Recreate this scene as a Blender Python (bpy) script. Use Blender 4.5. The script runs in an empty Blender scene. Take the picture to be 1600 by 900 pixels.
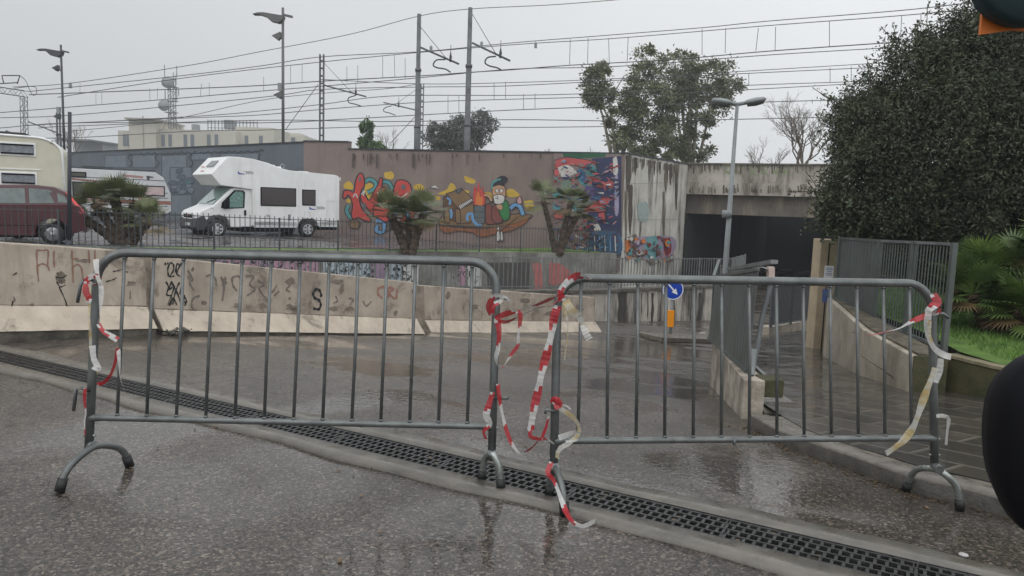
import bpy, bmesh, math, random
import numpy as np
from mathutils import Vector, Matrix
from mathutils.geometry import tessellate_polygon
R = math.radians
random.seed(7)
rng = np.random.default_rng(7)
scene = bpy.context.scene
COL = scene.collection

# ------------------------------------------------------------------ camera
F = 1156.0                      # focal length in pixels of the 1600 px wide photograph
CAM_H = 1.40
PITCH = math.atan(130 / F); ROLL = R(1.9)
cp, sp, ct, st = math.cos(PITCH), math.sin(PITCH), math.cos(ROLL), math.sin(ROLL)
_F = Vector((0, cp, -sp)); _R = Vector((ct, st * sp, st * cp)); _U = Vector((-st, ct * sp, ct * cp))
EYE = Vector((0, 0, CAM_H))
cam_data = bpy.data.cameras.new("camera"); cam = bpy.data.objects.new("camera", cam_data)
COL.objects.link(cam); scene.camera = cam
cam_data.sensor_width = 36.0; cam_data.lens = F / 1600 * 36
cam_data.clip_start = 0.05; cam_data.clip_end = 6000
mw = Matrix((( _R.x, _U.x, -_F.x, EYE.x), (_R.y, _U.y, -_F.y, EYE.y), (_R.z, _U.z, -_F.z, EYE.z), (0, 0, 0, 1)))
cam.matrix_world = mw

# ------------------------------------------------------------------ world: overcast
SKY_GAIN = 0.665
w = bpy.data.worlds.new("World"); scene.world = w; w.use_nodes = True
nt = w.node_tree; nt.nodes.clear()
out = nt.nodes.new("ShaderNodeOutputWorld"); bg = nt.nodes.new("ShaderNodeBackground")
sky = nt.nodes.new("ShaderNodeTexSky"); sky.sky_type = 'NISHITA'; sky.sun_disc = False
sky.sun_elevation = R(48); sky.sun_rotation = R(35); sky.dust_density = 6; sky.air_density = 1.5
hs = nt.nodes.new("ShaderNodeHueSaturation"); hs.inputs['Saturation'].default_value = 0.15
hs.inputs['Value'].default_value = 0.10
tc = nt.nodes.new("ShaderNodeTexCoord"); sx = nt.nodes.new("ShaderNodeSeparateXYZ")
rmp = nt.nodes.new("ShaderNodeValToRGB")      # cloud layer: brighter overhead
rmp.color_ramp.elements[0].position = 0.0; rmp.color_ramp.elements[0].color = (1.16, 1.20, 1.235, 1)
rmp.color_ramp.elements[1].position = 1.0; rmp.color_ramp.elements[1].color = (1.95, 2.03, 2.1, 1)
e = rmp.color_ramp.elements.new(0.30); e.color = (1.24, 1.28, 1.31, 1)
nz = nt.nodes.new("ShaderNodeTexNoise"); nz.inputs['Scale'].default_value = 1.6; nz.inputs['Detail'].default_value = 3
mr = nt.nodes.new("ShaderNodeMapRange"); mr.inputs[3].default_value = 0.90; mr.inputs[4].default_value = 1.10
# the cloud is thinner (brighter) towards the right of the picture
mr2 = nt.nodes.new("ShaderNodeMapRange"); mr2.inputs[1].default_value = -0.7; mr2.inputs[2].default_value = 0.5
mr2.inputs[3].default_value = 0.84; mr2.inputs[4].default_value = 1.10
mr3 = nt.nodes.new("ShaderNodeMapRange"); mr3.inputs[1].default_value = 0.3; mr3.inputs[2].default_value = -0.6   # added sky brightness behind the camera, lifts upright surfaces facing it
mr3.inputs[3].default_value = 1.0; mr3.inputs[4].default_value = 1.55
mA0 = nt.nodes.new("ShaderNodeMath"); mA0.operation = 'MULTIPLY'
mA = nt.nodes.new("ShaderNodeMath"); mA.operation = 'MULTIPLY'
mB = nt.nodes.new("ShaderNodeVectorMath"); mB.operation = 'SCALE'
mix = nt.nodes.new("ShaderNodeMix"); mix.data_type = 'RGBA'; mix.inputs[0].default_value = 0.88
L = nt.links.new
L(tc.outputs['Generated'], sx.inputs[0]); L(sx.outputs['Z'], rmp.inputs[0]); L(sky.outputs[0], hs.inputs['Color'])
L(tc.outputs['Generated'], nz.inputs['Vector']); L(nz.outputs[0], mr.inputs[0]); L(sx.outputs['X'], mr2.inputs[0])
L(sx.outputs['Y'], mr3.inputs[0]); L(mr.outputs[0], mA0.inputs[0]); L(mr3.outputs[0], mA0.inputs[1]); L(mA0.outputs[0], mA.inputs[0]); L(mr2.outputs[0], mA.inputs[1])
L(rmp.outputs[0], mB.inputs[0]); L(mA.outputs[0], mB.inputs['Scale'])
L(hs.outputs[0], mix.inputs[6]); L(mB.outputs[0], mix.inputs[7])
L(mix.outputs[2], bg.inputs['Color']); bg.inputs['Strength'].default_value = SKY_GAIN
L(bg.outputs[0], out.inputs[0])
sun_d = bpy.data.lights.new("sun", 'SUN'); sun_d.energy = 0.5; sun_d.angle = R(60); sun_d.color = (1.0, 0.98, 0.95)
sun = bpy.data.objects.new("sun", sun_d); COL.objects.link(sun)
sun.rotation_euler = (R(42), 0, R(-35))
vs = scene.view_settings; vs.view_transform = 'Standard'; vs.look = 'None'; vs.exposure = 0.0; vs.gamma = 1.0
vs.use_curve_mapping = False

# ------------------------------------------------------------------ pixel helpers (photo pixels -> real places)
def ray(px, py):
    a = (px - 800) / F; b = -(py - 450) / F
    return _F + _R * a + _U * b
def at(px, py, Y):
    d = ray(px, py); return EYE + d * (Y / d.y)
def atz(px, py, z):
    d = ray(px, py); return EYE + d * ((z - CAM_H) / d.z)
def proj(p):
    v = Vector(p) - EYE; z = v.dot(_F); return (800 + F * v.dot(_R) / z, 450 - F * v.dot(_U) / z)
def atplane(px, py, p0, n):
    d = ray(px, py); return EYE + d * ((Vector(p0) - EYE).dot(n) / d.dot(n))
D0 = atz(0, 557, 0); D1 = atz(1400, 888, 0)
dd = (D1 - D0).normalized(); GX, GY = -dd.y, dd.x     # down-ramp direction
def drop(s):
    s = s - 0.7
    if s < -6: return 0.0
    k = 0.6; sm = k * math.log1p(math.exp(min(s / k, 40)))
    zz = 0.13 * sm
    return -2.85 * (1 - math.exp(-(zz / 2.85) ** 3.0)) ** (1 / 3.0) if zz > 1e-6 else 0.0
def road_z(X, Y):
    return drop((X - D0.x) * GX + (Y - D0.y) * GY)
def walk_z(X, Y):
    y = max(Y, 2.5)
    z = -0.01 - (0.05 if y < 4.0 else 0.088) * (y - 4.0)
    return max(z, -1.2)
def atf(px, py, fn, off=0.0):
    d = ray(px, py); t = 0.5; prev = None
    while t < 200:
        p = EYE + d * t; h = p.z - fn(p.x, p.y) - off
        if h < 0:
            lo, hi = t - max(0.02, t * 0.01), t
            for _ in range(30):
                m = (lo + hi) / 2; q = EYE + d * m
                if q.z - fn(q.x, q.y) - off < 0: hi = m
                else: lo = m
            return EYE + d * hi
        t += max(0.02, t * 0.01)
    return EYE + d * 200

# ------------------------------------------------------------------ materials
MATS = {}
def mat(name, color, rough=0.6, var=0.0, scale=3.0, bump=0.0, bscale=40.0, metal=0.0, spec=0.5, coat=0.0,
        c2=None, streak=0.0, streak_c=(0.03, 0.03, 0.028), trans=0.0, rvar=0.0, detail=6.0, thr=(0.35, 0.65), grunge=0.0, gscale=3.5, gcol=(0.06, 0.052, 0.042), gthr=(0.56, 0.68), sthr=(0.5, 0.72), sscale=2.6):
    if name in MATS: return MATS[name]
    m = bpy.data.materials.new(name); MATS[name] = m; m.use_nodes = True
    n = m.node_tree.nodes; l = m.node_tree.links.new; b = n['Principled BSDF']
    b.inputs['Base Color'].default_value = (*color, 1); b.inputs['Roughness'].default_value = rough
    b.inputs['Metallic'].default_value = metal; b.inputs['Specular IOR Level'].default_value = spec
    b.inputs['Coat Weight'].default_value = coat; b.inputs['Coat Roughness'].default_value = 0.05
    b.inputs['Transmission Weight'].default_value = trans
    geo = n.new('ShaderNodeNewGeometry'); src = None
    if var or c2:
        nz = n.new('ShaderNodeTexNoise'); nz.inputs['Scale'].default_value = scale; nz.inputs['Detail'].default_value = detail
        nz.inputs['Roughness'].default_value = 0.65; l(geo.outputs['Position'], nz.inputs['Vector'])
        r = n.new('ShaderNodeValToRGB'); r.color_ramp.elements[0].position = thr[0]; r.color_ramp.elements[1].position = thr[1]
        a = c2 if c2 else tuple(c * (1 - var) for c in color); c = color if c2 else tuple(min(1, q * (1 + var)) for q in color)
        r.color_ramp.elements[0].color = (*a, 1); r.color_ramp.elements[1].color = (*c, 1)
        l(nz.outputs[0], r.inputs[0]); src = r.outputs[0]
    if streak:
        mp = n.new('ShaderNodeMapping'); mp.inputs['Scale'].default_value = (1.0, 1.0, 0.12); l(geo.outputs['Position'], mp.inputs['Vector'])
        n2 = n.new('ShaderNodeTexNoise'); n2.inputs['Scale'].default_value = sscale; n2.inputs['Detail'].default_value = 7; n2.inputs['Roughness'].default_value = 0.7
        l(mp.outputs[0], n2.inputs['Vector'])
        r2 = n.new('ShaderNodeValToRGB'); r2.color_ramp.elements[0].position = sthr[0]; r2.color_ramp.elements[1].position = sthr[1]
        r2.color_ramp.elements[0].color = (0, 0, 0, 1); r2.color_ramp.elements[1].color = (streak,) * 3 + (1,)
        l(n2.outputs[0], r2.inputs[0])
        mx = n.new('ShaderNodeMix'); mx.data_type = 'RGBA'; l(r2.outputs[0], mx.inputs[0])
        if src: l(src, mx.inputs[6])
        else: mx.inputs[6].default_value = (*color, 1)
        mx.inputs[7].default_value = (*streak_c, 1); src = mx.outputs[2]
    if grunge:
        n7 = n.new('ShaderNodeTexNoise'); n7.inputs['Scale'].default_value = gscale; n7.inputs['Detail'].default_value = 9; n7.inputs['Roughness'].default_value = 0.72; n7.inputs['Distortion'].default_value = 0.4
        l(geo.outputs['Position'], n7.inputs['Vector']); r7 = n.new('ShaderNodeValToRGB'); r7.color_ramp.elements[0].position = gthr[0]; r7.color_ramp.elements[1].position = gthr[1]
        r7.color_ramp.elements[0].color = (0, 0, 0, 1); r7.color_ramp.elements[1].color = (grunge,) * 3 + (1,); l(n7.outputs[0], r7.inputs[0])
        mx = n.new('ShaderNodeMix'); mx.data_type = 'RGBA'; l(r7.outputs[0], mx.inputs[0])
        if src: l(src, mx.inputs[6])
        else: mx.inputs[6].default_value = (*color, 1)
        mx.inputs[7].default_value = (*gcol, 1); src = mx.outputs[2]
    if src: l(src, b.inputs['Base Color'])
    if rvar:
        n3 = n.new('ShaderNodeTexNoise'); n3.inputs['Scale'].default_value = scale * 1.7; n3.inputs['Detail'].default_value = 5
        l(geo.outputs['Position'], n3.inputs['Vector'])
        q = n.new('ShaderNodeMapRange'); q.inputs[1].default_value = 0.35; q.inputs[2].default_value = 0.65
        q.inputs[3].default_value = max(0.02, rough - rvar); q.inputs[4].default_value = rough + rvar
        l(n3.outputs[0], q.inputs[0]); l(q.outputs[0], b.inputs['Roughness'])
    if bump:
        n4 = n.new('ShaderNodeTexNoise'); n4.inputs['Scale'].default_value = bscale; n4.inputs['Detail'].default_value = 4
        l(geo.outputs['Position'], n4.inputs['Vector'])
        bp = n.new('ShaderNodeBump'); bp.inputs['Strength'].default_value = bump; bp.inputs['Distance'].default_value = 0.6 / bscale
        l(n4.outputs[0], bp.inputs['Height']); l(bp.outputs[0], b.inputs['Normal'])
    return m

# wet asphalt with puddles
def wet_asphalt(name, base, coarse=170.0, wet=0.5, puddle=True):
    m = bpy.data.materials.new(name); MATS[name] = m; m.use_nodes = True
    n = m.node_tree.nodes; l = m.node_tree.links.new; b = n['Principled BSDF']
    geo = n.new('ShaderNodeNewGeometry'); P = geo.outputs['Position']
    vo = n.new('ShaderNodeTexVoronoi'); vo.inputs['Scale'].default_value = coarse; l(P, vo.inputs['Vector'])
    n1 = n.new('ShaderNodeTexNoise'); n1.inputs['Scale'].default_value = 0.9; n1.inputs['Detail'].default_value = 5; n1.inputs['Roughness'].default_value = 0.6; l(P, n1.inputs['Vector'])
    n2 = n.new('ShaderNodeTexNoise'); n2.inputs['Scale'].default_value = coarse * 0.45; n2.inputs['Detail'].default_value = 3; l(P, n2.inputs['Vector'])
    # pebble colours
    r1 = n.new('ShaderNodeValToRGB'); cr = r1.color_ramp
    cr.elements[0].position = 0.0; cr.elements[0].color = tuple(c * 0.5 for c in base) + (1,)
    cr.elements[1].position = 1.0; cr.elements[1].color = (base[0] * 3.0, base[1] * 2.9, base[2] * 2.8, 1)
    e = cr.elements.new(0.55); e.color = (*base, 1)
    e = cr.elements.new(0.86); e.color = (base[0] * 1.7, base[1] * 1.5, base[2] * 1.4, 1)
    sep = n.new('ShaderNodeSeparateColor'); l(vo.outputs['Color'], sep.inputs[0]); l(sep.outputs[0], r1.inputs[0])
    # large stains
    r2 = n.new('ShaderNodeValToRGB'); r2.color_ramp.elements[0].position = 0.3; r2.color_ramp.elements[1].position = 0.7
    r2.color_ramp.elements[0].color = (0.62, 0.60, 0.58, 1); r2.color_ramp.elements[1].color = (1.25, 1.2, 1.17, 1)
    l(n1.outputs[0], r2.inputs[0])
    mx = n.new('ShaderNodeMix'); mx.data_type = 'RGBA'; mx.blend_type = 'MULTIPLY'; mx.inputs[0].default_value = 1.0
    l(r1.outputs[0], mx.inputs[6]); l(r2.outputs[0], mx.inputs[7])
    # cracks and patch seams
    nd = n.new('ShaderNodeTexNoise'); nd.inputs['Scale'].default_value = 1.7; nd.inputs['Detail'].default_value = 6; l(P, nd.inputs['Vector'])
    va = n.new('ShaderNodeVectorMath'); va.operation = 'MULTIPLY_ADD'; va.inputs[1].default_value = (0.9, 0.9, 0.9); l(nd.outputs['Color'], va.inputs[0]); l(P, va.inputs[2])
    vc = n.new('ShaderNodeTexVoronoi'); vc.feature = 'DISTANCE_TO_EDGE'; vc.inputs['Scale'].default_value = 0.62; l(va.outputs[0], vc.inputs['Vector'])
    ck = n.new('ShaderNodeMapRange'); ck.inputs[1].default_value = 0.0; ck.inputs[2].default_value = 0.007; ck.inputs[3].default_value = 0.35; ck.inputs[4].default_value = 1.0; l(vc.outputs['Distance'], ck.inputs[0])
    mk = n.new('ShaderNodeMix'); mk.data_type = 'RGBA'; mk.blend_type = 'MULTIPLY'; mk.inputs[0].default_value = 1.0; l(mx.outputs[2], mk.inputs[6]); l(ck.outputs[0], mk.inputs[7])
    l(mk.outputs[2], b.inputs['Base Color'])
    # wetness mask
    n5 = n.new('ShaderNodeTexNoise'); n5.inputs['Scale'].default_value = 0.75; n5.inputs['Detail'].default_value = 4; n5.inputs['Distortion'].default_value = 0.6; l(P, n5.inputs['Vector'])
    pm = n.new('ShaderNodeMapRange'); pm.inputs[1].default_value = 0.46; pm.inputs[2].default_value = 0.58; l(n5.outputs[0], pm.inputs[0])
    mask = pm.outputs[0]
    if puddle:       # the stream of water that runs to the channel
        for (cx, cy, rx, ry, rot) in PUDDLES:
            mp = n.new('ShaderNodeMapping'); mp.vector_type = 'TEXTURE'
            mp.inputs['Location'].default_value = (cx, cy, 0); mp.inputs['Rotation'].default_value = (0, 0, rot); mp.inputs['Scale'].default_value = (rx, ry, 50)
            l(P, mp.inputs['Vector'])
            ln = n.new('ShaderNodeVectorMath'); ln.operation = 'LENGTH'; l(mp.outputs[0], ln.inputs[0])
            ad = n.new('ShaderNodeMath'); ad.operation = 'ADD'; l(ln.outputs['Value'], ad.inputs[0])
            ns = n.new('ShaderNodeMath'); ns.operation = 'MULTIPLY_ADD'; ns.inputs[1].default_value = 0.9; ns.inputs[2].default_value = -0.45
            l(n5.outputs[0], ns.inputs[0]); l(ns.outputs[0], ad.inputs[1])
            q = n.new('ShaderNodeMapRange'); q.inputs[1].default_value = 1.05; q.inputs[2].default_value = 0.7; l(ad.outputs[0], q.inputs[0])
            mm = n.new('ShaderNodeMath'); mm.operation = 'MAXIMUM'; l(mask, mm.inputs[0]); l(q.outputs[0], mm.inputs[1]); mask = mm.outputs[0]
    rr = n.new('ShaderNodeMapRange'); rr.inputs[3].default_value = 0.36; rr.inputs[4].default_value = 0.06; l(mask, rr.inputs[0]); l(rr.outputs[0], b.inputs['Roughness'])
    b.inputs['Specular IOR Level'].default_value = 0.42
    # bump: grit where dry, ripples where water stands
    bs = n.new('ShaderNodeMapRange'); bs.inputs[3].default_value = 0.85 * wet; bs.inputs[4].default_value = 0.05 * wet; l(mask, bs.inputs[0])
    bp = n.new('ShaderNodeBump'); bp.inputs['Distance'].default_value = 0.004; l(bs.outputs[0], bp.inputs['Strength'])
    ad = n.new('ShaderNodeMath'); ad.operation = 'ADD'; l(vo.outputs['Distance'], ad.inputs[0]); l(n2.outputs[0], ad.inputs[1]); l(ad.outputs[0], bp.inputs['Height'])
    n6 = n.new('ShaderNodeTexNoise'); n6.inputs['Scale'].default_value = 22; n6.inputs['Detail'].default_value = 3; l(P, n6.inputs['Vector'])
    rs = n.new('ShaderNodeMapRange'); rs.inputs[3].default_value = 0.05; rs.inputs[4].default_value = 0.35; l(mask, rs.inputs[0])
    b2 = n.new('ShaderNodeBump'); b2.inputs['Distance'].default_value = 0.006; l(rs.outputs[0], b2.inputs['Strength']); l(n6.outputs[0], b2.inputs['Height']); l(bp.outputs[0], b2.inputs['Normal'])
    l(b2.outputs[0], b.inputs['Normal'])
    return m
def _pc(px, py, rx, ry, rot):
    p = atf(px, py, road_z); return (p.x, p.y, rx, ry, rot)
PUDDLES = [_pc(1180, 745, 0.75, 0.5, -0.5), _pc(1330, 830, 0.6, 0.16, -0.5), _pc(1000, 545, 3.2, 1.2, 0.2), _pc(760, 830, 0.5, 0.45, 0), _pc(1080, 600, 0.8, 0.3, 0.4)]
M_ASPH = wet_asphalt('wet_asphalt', (0.064, 0.059, 0.053), coarse=95.0, wet=0.8)
M_PARK = wet_asphalt('parking_asphalt', (0.085, 0.082, 0.085), coarse=130, wet=0.3, puddle=False)

def stone_tiles():
    m = bpy.data.materials.new('stone_paving'); MATS['stone_paving'] = m; m.use_nodes = True
    n = m.node_tree.nodes; l = m.node_tree.links.new; b = n['Principled BSDF']
    geo = n.new('ShaderNodeNewGeometry'); mp = n.new('ShaderNodeMapping'); mp.inputs['Rotation'].default_value = (0, 0, 0.95)
    l(geo.outputs['Position'], mp.inputs['Vector'])
    br = n.new('ShaderNodeTexBrick'); br.inputs['Scale'].default_value = 1.0; br.inputs['Brick Width'].default_value = 0.62; br.inputs['Row Height'].default_value = 0.33
    br.inputs['Mortar Size'].default_value = 0.016; br.inputs['Mortar Smooth'].default_value = 0.3
    br.inputs['Color1'].default_value = (0.082, 0.074, 0.066, 1); br.inputs['Color2'].default_value = (0.05, 0.046, 0.043, 1); br.inputs['Mortar'].default_value = (0.13, 0.12, 0.105, 1)
    l(mp.outputs[0], br.inputs['Vector'])
    nz = n.new('ShaderNodeTexNoise'); nz.inputs['Scale'].default_value = 3; nz.inputs['Detail'].default_value = 8; l(geo.outputs['Position'], nz.inputs['Vector'])
    mx = n.new('ShaderNodeMix'); mx.data_type = 'RGBA'; mx.blend_type = 'MULTIPLY'; mx.inputs[0].default_value = 0.8
    r = n.new('ShaderNodeValToRGB'); r.color_ramp.elements[0].position = 0.3; r.color_ramp.elements[0].color = (0.5, 0.48, 0.46, 1); r.color_ramp.elements[1].position = 0.7; r.color_ramp.elements[1].color = (1.3, 1.25, 1.2, 1)
    l(nz.outputs[0], r.inputs[0]); l(br.outputs[0], mx.inputs[6]); l(r.outputs[0], mx.inputs[7]); l(mx.outputs[2], b.inputs['Base Color'])
    rr = n.new('ShaderNodeMapRange'); rr.inputs[1].default_value = 0.4; rr.inputs[2].default_value = 0.62; rr.inputs[3].default_value = 0.26; rr.inputs[4].default_value = 0.07
    l(nz.outputs[0], rr.inputs[0]); l(rr.outputs[0], b.inputs['Roughness'])
    bp = n.new('ShaderNodeBump'); bp.inputs['Strength'].default_value = 0.5; bp.inputs['Distance'].default_value = 0.01
    ad = n.new('ShaderNodeMath'); ad.operation = 'MULTIPLY_ADD'; ad.inputs[1].default_value = -1.0
    l(br.outputs['Fac'], ad.inputs[0]); l(nz.outputs[0], ad.inputs[2]); l(ad.outputs[0], bp.inputs['Height']); l(bp.outputs[0], b.inputs['Normal'])
    return m
M_TILE = stone_tiles()
M_CONC = mat('jersey_concrete', (0.47, 0.395, 0.32), 0.75, c2=(0.33, 0.275, 0.22), scale=2.2, bump=0.25, bscale=60, streak=0.55, streak_c=(0.16, 0.13, 0.105), grunge=0.75, gscale=2.6, gcol=(0.13, 0.105, 0.08), gthr=(0.53, 0.64))
M_CONC_TOE = mat('jersey_toe_concrete', (0.56, 0.48, 0.385), 0.7, c2=(0.42, 0.35, 0.28), scale=4, bump=0.25, bscale=50, streak=0.3, streak_c=(0.16, 0.135, 0.105), grunge=0.7, gscale=3.4, gcol=(0.14, 0.12, 0.09), gthr=(0.57, 0.66))
M_ENDC = mat('dirty_concrete_end', (0.33, 0.28, 0.225), 0.8, c2=(0.16, 0.13, 0.10), scale=7, bump=0.5, bscale=30)
M_CONC_D = mat('dark_concrete', (0.085, 0.075, 0.06), 0.6, var=0.5, scale=6, bump=0.4, bscale=40)
M_KERB = mat('kerb_stone', (0.115, 0.10, 0.082), 0.35, var=0.35, scale=7, bump=0.3, bscale=70, rvar=0.15)
M_LOWW = mat('low_wall_concrete', (0.48, 0.42, 0.34), 0.7, c2=(0.30, 0.26, 0.205), scale=2.5, bump=0.3, bscale=50, streak=0.6, streak_c=(0.13, 0.11, 0.08), grunge=0.6, gscale=3, gcol=(0.16, 0.135, 0.10))
M_MOSS = mat('mossy_concrete', (0.075, 0.068, 0.03), 0.8, c2=(0.03, 0.034, 0.012), scale=4, bump=0.5, bscale=45)
M_WHITE_ST = mat('stained_white_wall', (0.46, 0.42, 0.37), 0.7, c2=(0.3, 0.27, 0.23), scale=1.3, bump=0.2, bscale=30, streak=0.97, streak_c=(0.04, 0.036, 0.03), sthr=(0.47, 0.6), sscale=1.9)
M_PIER = mat('stained_pier', (0.60, 0.58, 0.53), 0.75, c2=(0.40, 0.38, 0.33), scale=0.7, bump=0.2, bscale=20, streak=0.92, streak_c=(0.075, 0.06, 0.045), sthr=(0.49, 0.62), sscale=1.5)
M_BRIDGE = mat('bridge_concrete', (0.46, 0.42, 0.37), 0.8, c2=(0.30, 0.27, 0.23), scale=0.7, bump=0.2, bscale=20, streak=0.85, streak_c=(0.10, 0.08, 0.06), sthr=(0.49, 0.63), sscale=1.5)
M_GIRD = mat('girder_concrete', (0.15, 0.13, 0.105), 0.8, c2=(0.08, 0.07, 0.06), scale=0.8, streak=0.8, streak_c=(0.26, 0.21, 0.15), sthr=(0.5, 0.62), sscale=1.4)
M_MURALW = mat('mauve_render', (0.235, 0.182, 0.162), 0.8, c2=(0.185, 0.142, 0.127), scale=0.5, bump=0.1, bscale=20, streak=0.35, streak_c=(0.10, 0.075, 0.065))
M_GREYW = mat('blue_grey_render', (0.125, 0.145, 0.165), 0.8, c2=(0.10, 0.115, 0.13), scale=0.6, streak=0.25, streak_c=(0.07, 0.08, 0.09))
M_COPE = mat('coping', (0.035, 0.037, 0.042), 0.7, var=0.3)
M_TAGW = mat('tagged_wall', (0.27, 0.265, 0.24), 0.8, c2=(0.11, 0.10, 0.085), scale=0.9, streak=0.6, streak_c=(0.06, 0.055, 0.045))
M_GALV = mat('galvanised_steel', (0.165, 0.174, 0.170), 0.38, c2=(0.105, 0.111, 0.11), scale=9, metal=0.55, rvar=0.1, bump=0.12, bscale=90, grunge=0.55, gscale=11, gcol=(0.085, 0.07, 0.055), gthr=(0.6, 0.7))
M_GALV_L = mat('bare_zinc', (0.42, 0.45, 0.43), 0.3, c2=(0.22, 0.235, 0.22), scale=14, metal=0.7, rvar=0.1)
M_RUBBER = mat('black_rubber', (0.012, 0.012, 0.012), 0.55)
M_IRON = mat('cast_iron', (0.035, 0.034, 0.034), 0.4, var=0.5, scale=20, bump=0.4, bscale=120, rvar=0.15, metal=0.3)
M_FENCE = mat('dark_fence_paint', (0.045, 0.05, 0.055), 0.5, var=0.3)
M_FENCE_G = mat('grey_green_fence', (0.095, 0.112, 0.108), 0.5, c2=(0.07, 0.08, 0.075), scale=3, metal=0.2, streak=0.3, streak_c=(0.17, 0.17, 0.15))
M_FENCE_L = mat('pale_fence_steel', (0.17, 0.18, 0.18), 0.45, var=0.25, metal=0.4)
M_POLE = mat('weathered_pole', (0.10, 0.105, 0.11), 0.6, var=0.3, scale=2)
M_POLE_D = mat('dark_pole', (0.03, 0.035, 0.045), 0.5, var=0.2)
M_WIRE = mat('wire', (0.06, 0.06, 0.06), 0.6)
M_LAMPG = mat('lamp_grey', (0.22, 0.235, 0.24), 0.45, var=0.15)
M_GRASS = mat('grass', (0.10, 0.18, 0.028), 0.85, c2=(0.05, 0.10, 0.015), scale=5, bump=0.8, bscale=30)
M_SOIL = mat('dark_soil', (0.03, 0.024, 0.018), 0.9, var=0.4)
M_LEAF = mat('evergreen_leaf', (0.092, 0.102, 0.064), 0.65, c2=(0.045, 0.056, 0.037), scale=0.7, spec=0.15, detail=5)
M_EUC = mat('eucalyptus_leaf', (0.17, 0.18, 0.085), 0.6, c2=(0.09, 0.10, 0.05), scale=0.6, detail=8)
M_PINE = mat('grey_green_leaf', (0.11, 0.125, 0.10), 0.7, c2=(0.07, 0.08, 0.065), scale=0.5)
M_GRN = mat('fresh_leaf', (0.10, 0.17, 0.05), 0.6, c2=(0.05, 0.09, 0.03), scale=0.8)
M_PALM = mat('palm_leaf', (0.15, 0.17, 0.07), 0.5, c2=(0.08, 0.10, 0.045), scale=2.5)
M_PALM_D = mat('dry_palm_leaf', (0.17, 0.11, 0.045), 0.7, c2=(0.08, 0.06, 0.03), scale=3)
M_YUC = mat('bright_palm_leaf', (0.15, 0.22, 0.05), 0.5, c2=(0.05, 0.09, 0.03), scale=2.5)
M_BARK = mat('bark', (0.07, 0.05, 0.036), 0.9, var=0.5, scale=6, bump=0.6, bscale=25)
M_BARK_P = mat('pale_bark', (0.25, 0.22, 0.17), 0.8, var=0.35, scale=1.5)
M_TWIG = mat('twig', (0.15, 0.12, 0.095), 0.85, var=0.25)
M_WHITE = mat('white_coachwork', (0.76, 0.76, 0.75), 0.3, var=0.05, scale=2, coat=0.4, streak=0.28, streak_c=(0.42, 0.40, 0.36), sscale=3.0)
M_WHITE_S = mat('silver_white_panel', (0.55, 0.56, 0.57), 0.35, var=0.06, coat=0.3)
M_CREAM = mat('cream_panel', (0.56, 0.53, 0.42), 0.4, var=0.06, scale=2)
M_GLASS = mat('dark_glass', (0.02, 0.024, 0.026), 0.08, spec=0.8)
M_GLASS_G = mat('green_screen_cover', (0.22, 0.36, 0.31), 0.3, c2=(0.06, 0.13, 0.12), scale=9, coat=1.0)
M_BROWNW = mat('brown_acrylic', (0.045, 0.035, 0.032), 0.15, spec=0.6)
M_PLAST = mat('dark_bumper_plastic', (0.035, 0.037, 0.042), 0.55)
M_TYRE = mat('tyre', (0.014, 0.014, 0.014), 0.7)
M_RIM = mat('alloy_rim', (0.42, 0.43, 0.44), 0.4, metal=0.3)
M_RED = mat('dark_red_paint', (0.055, 0.005, 0.009), 0.35, coat=0.35, var=0.15)
M_TAIL = mat('tail_lamp', (0.62, 0.02, 0.02), 0.15, coat=0.8)
M_TRED = mat('tape_red', (0.34, 0.010, 0.018), 0.32, var=0.15, scale=20)
M_TWHT = mat('tape_white', (0.58, 0.57, 0.55), 0.35, var=0.1, scale=20)
M_TYEL = mat('tape_yellowed', (0.46, 0.34, 0.13), 0.4, c2=(0.54, 0.53, 0.48), scale=13, detail=2, thr=(0.42, 0.58))
M_BLACK = mat('black_gloss', (0.006, 0.006, 0.008), 0.6, spec=0.12)
M_ORANGE = mat('orange_card', (0.62, 0.17, 0.03), 0.6)
M_BLUE = mat('sign_blue', (0.012, 0.06, 0.42), 0.35)
M_SIGNW = mat('sign_white', (0.8, 0.8, 0.8), 0.4)
M_AMBER = mat('amber_panel', (0.85, 0.30, 0.01), 0.4)
M_BLDG = mat('pale_building', (0.47, 0.44, 0.37), 0.8, var=0.1, scale=0.1)
M_BLDG_G = mat('building_window', (0.12, 0.14, 0.16), 0.3)
M_BEIGE = mat('beige_pillar', (0.40, 0.32, 0.22), 0.75, var=0.15)
M_PINK = mat('pink_concrete', (0.48, 0.37, 0.33), 0.75, var=0.15)
M_EARTH = mat('earth', (0.06, 0.055, 0.04), 0.9, var=0.4, scale=0.4)
def flat(name, c, rough=0.65): return mat(name, c, rough, var=0.12, scale=3)

for m_, a_ in ((M_TRED, 0.88), (M_TWHT, 0.68), (M_TYEL, 0.62)):      # thin plastic film lets some light through
    n_ = m_.node_tree.nodes; b_ = n_['Principled BSDF']; b_.inputs['Alpha'].default_value = a_
# ------------------------------------------------------------------ object helpers
def tag(o, label=None, cat=None, group=None, kind=None):
    if label: o['label'] = label
    if cat: o['category'] = cat
    if group: o['group'] = group
    if kind: o['kind'] = kind
    return o
def thing(name, label, cat, loc, rotz=0.0, group=None):
    o = bpy.data.objects.new(name, None); COL.objects.link(o); o.empty_display_size = 0.1
    o.location = loc; o.rotation_euler = (0, 0, rotz)
    return tag(o, label, cat, group)
def world_of(o):
    M = Matrix.LocRotScale(o.location, o.rotation_euler, o.scale)
    return world_of(o.parent) @ M if o.parent else M

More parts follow.
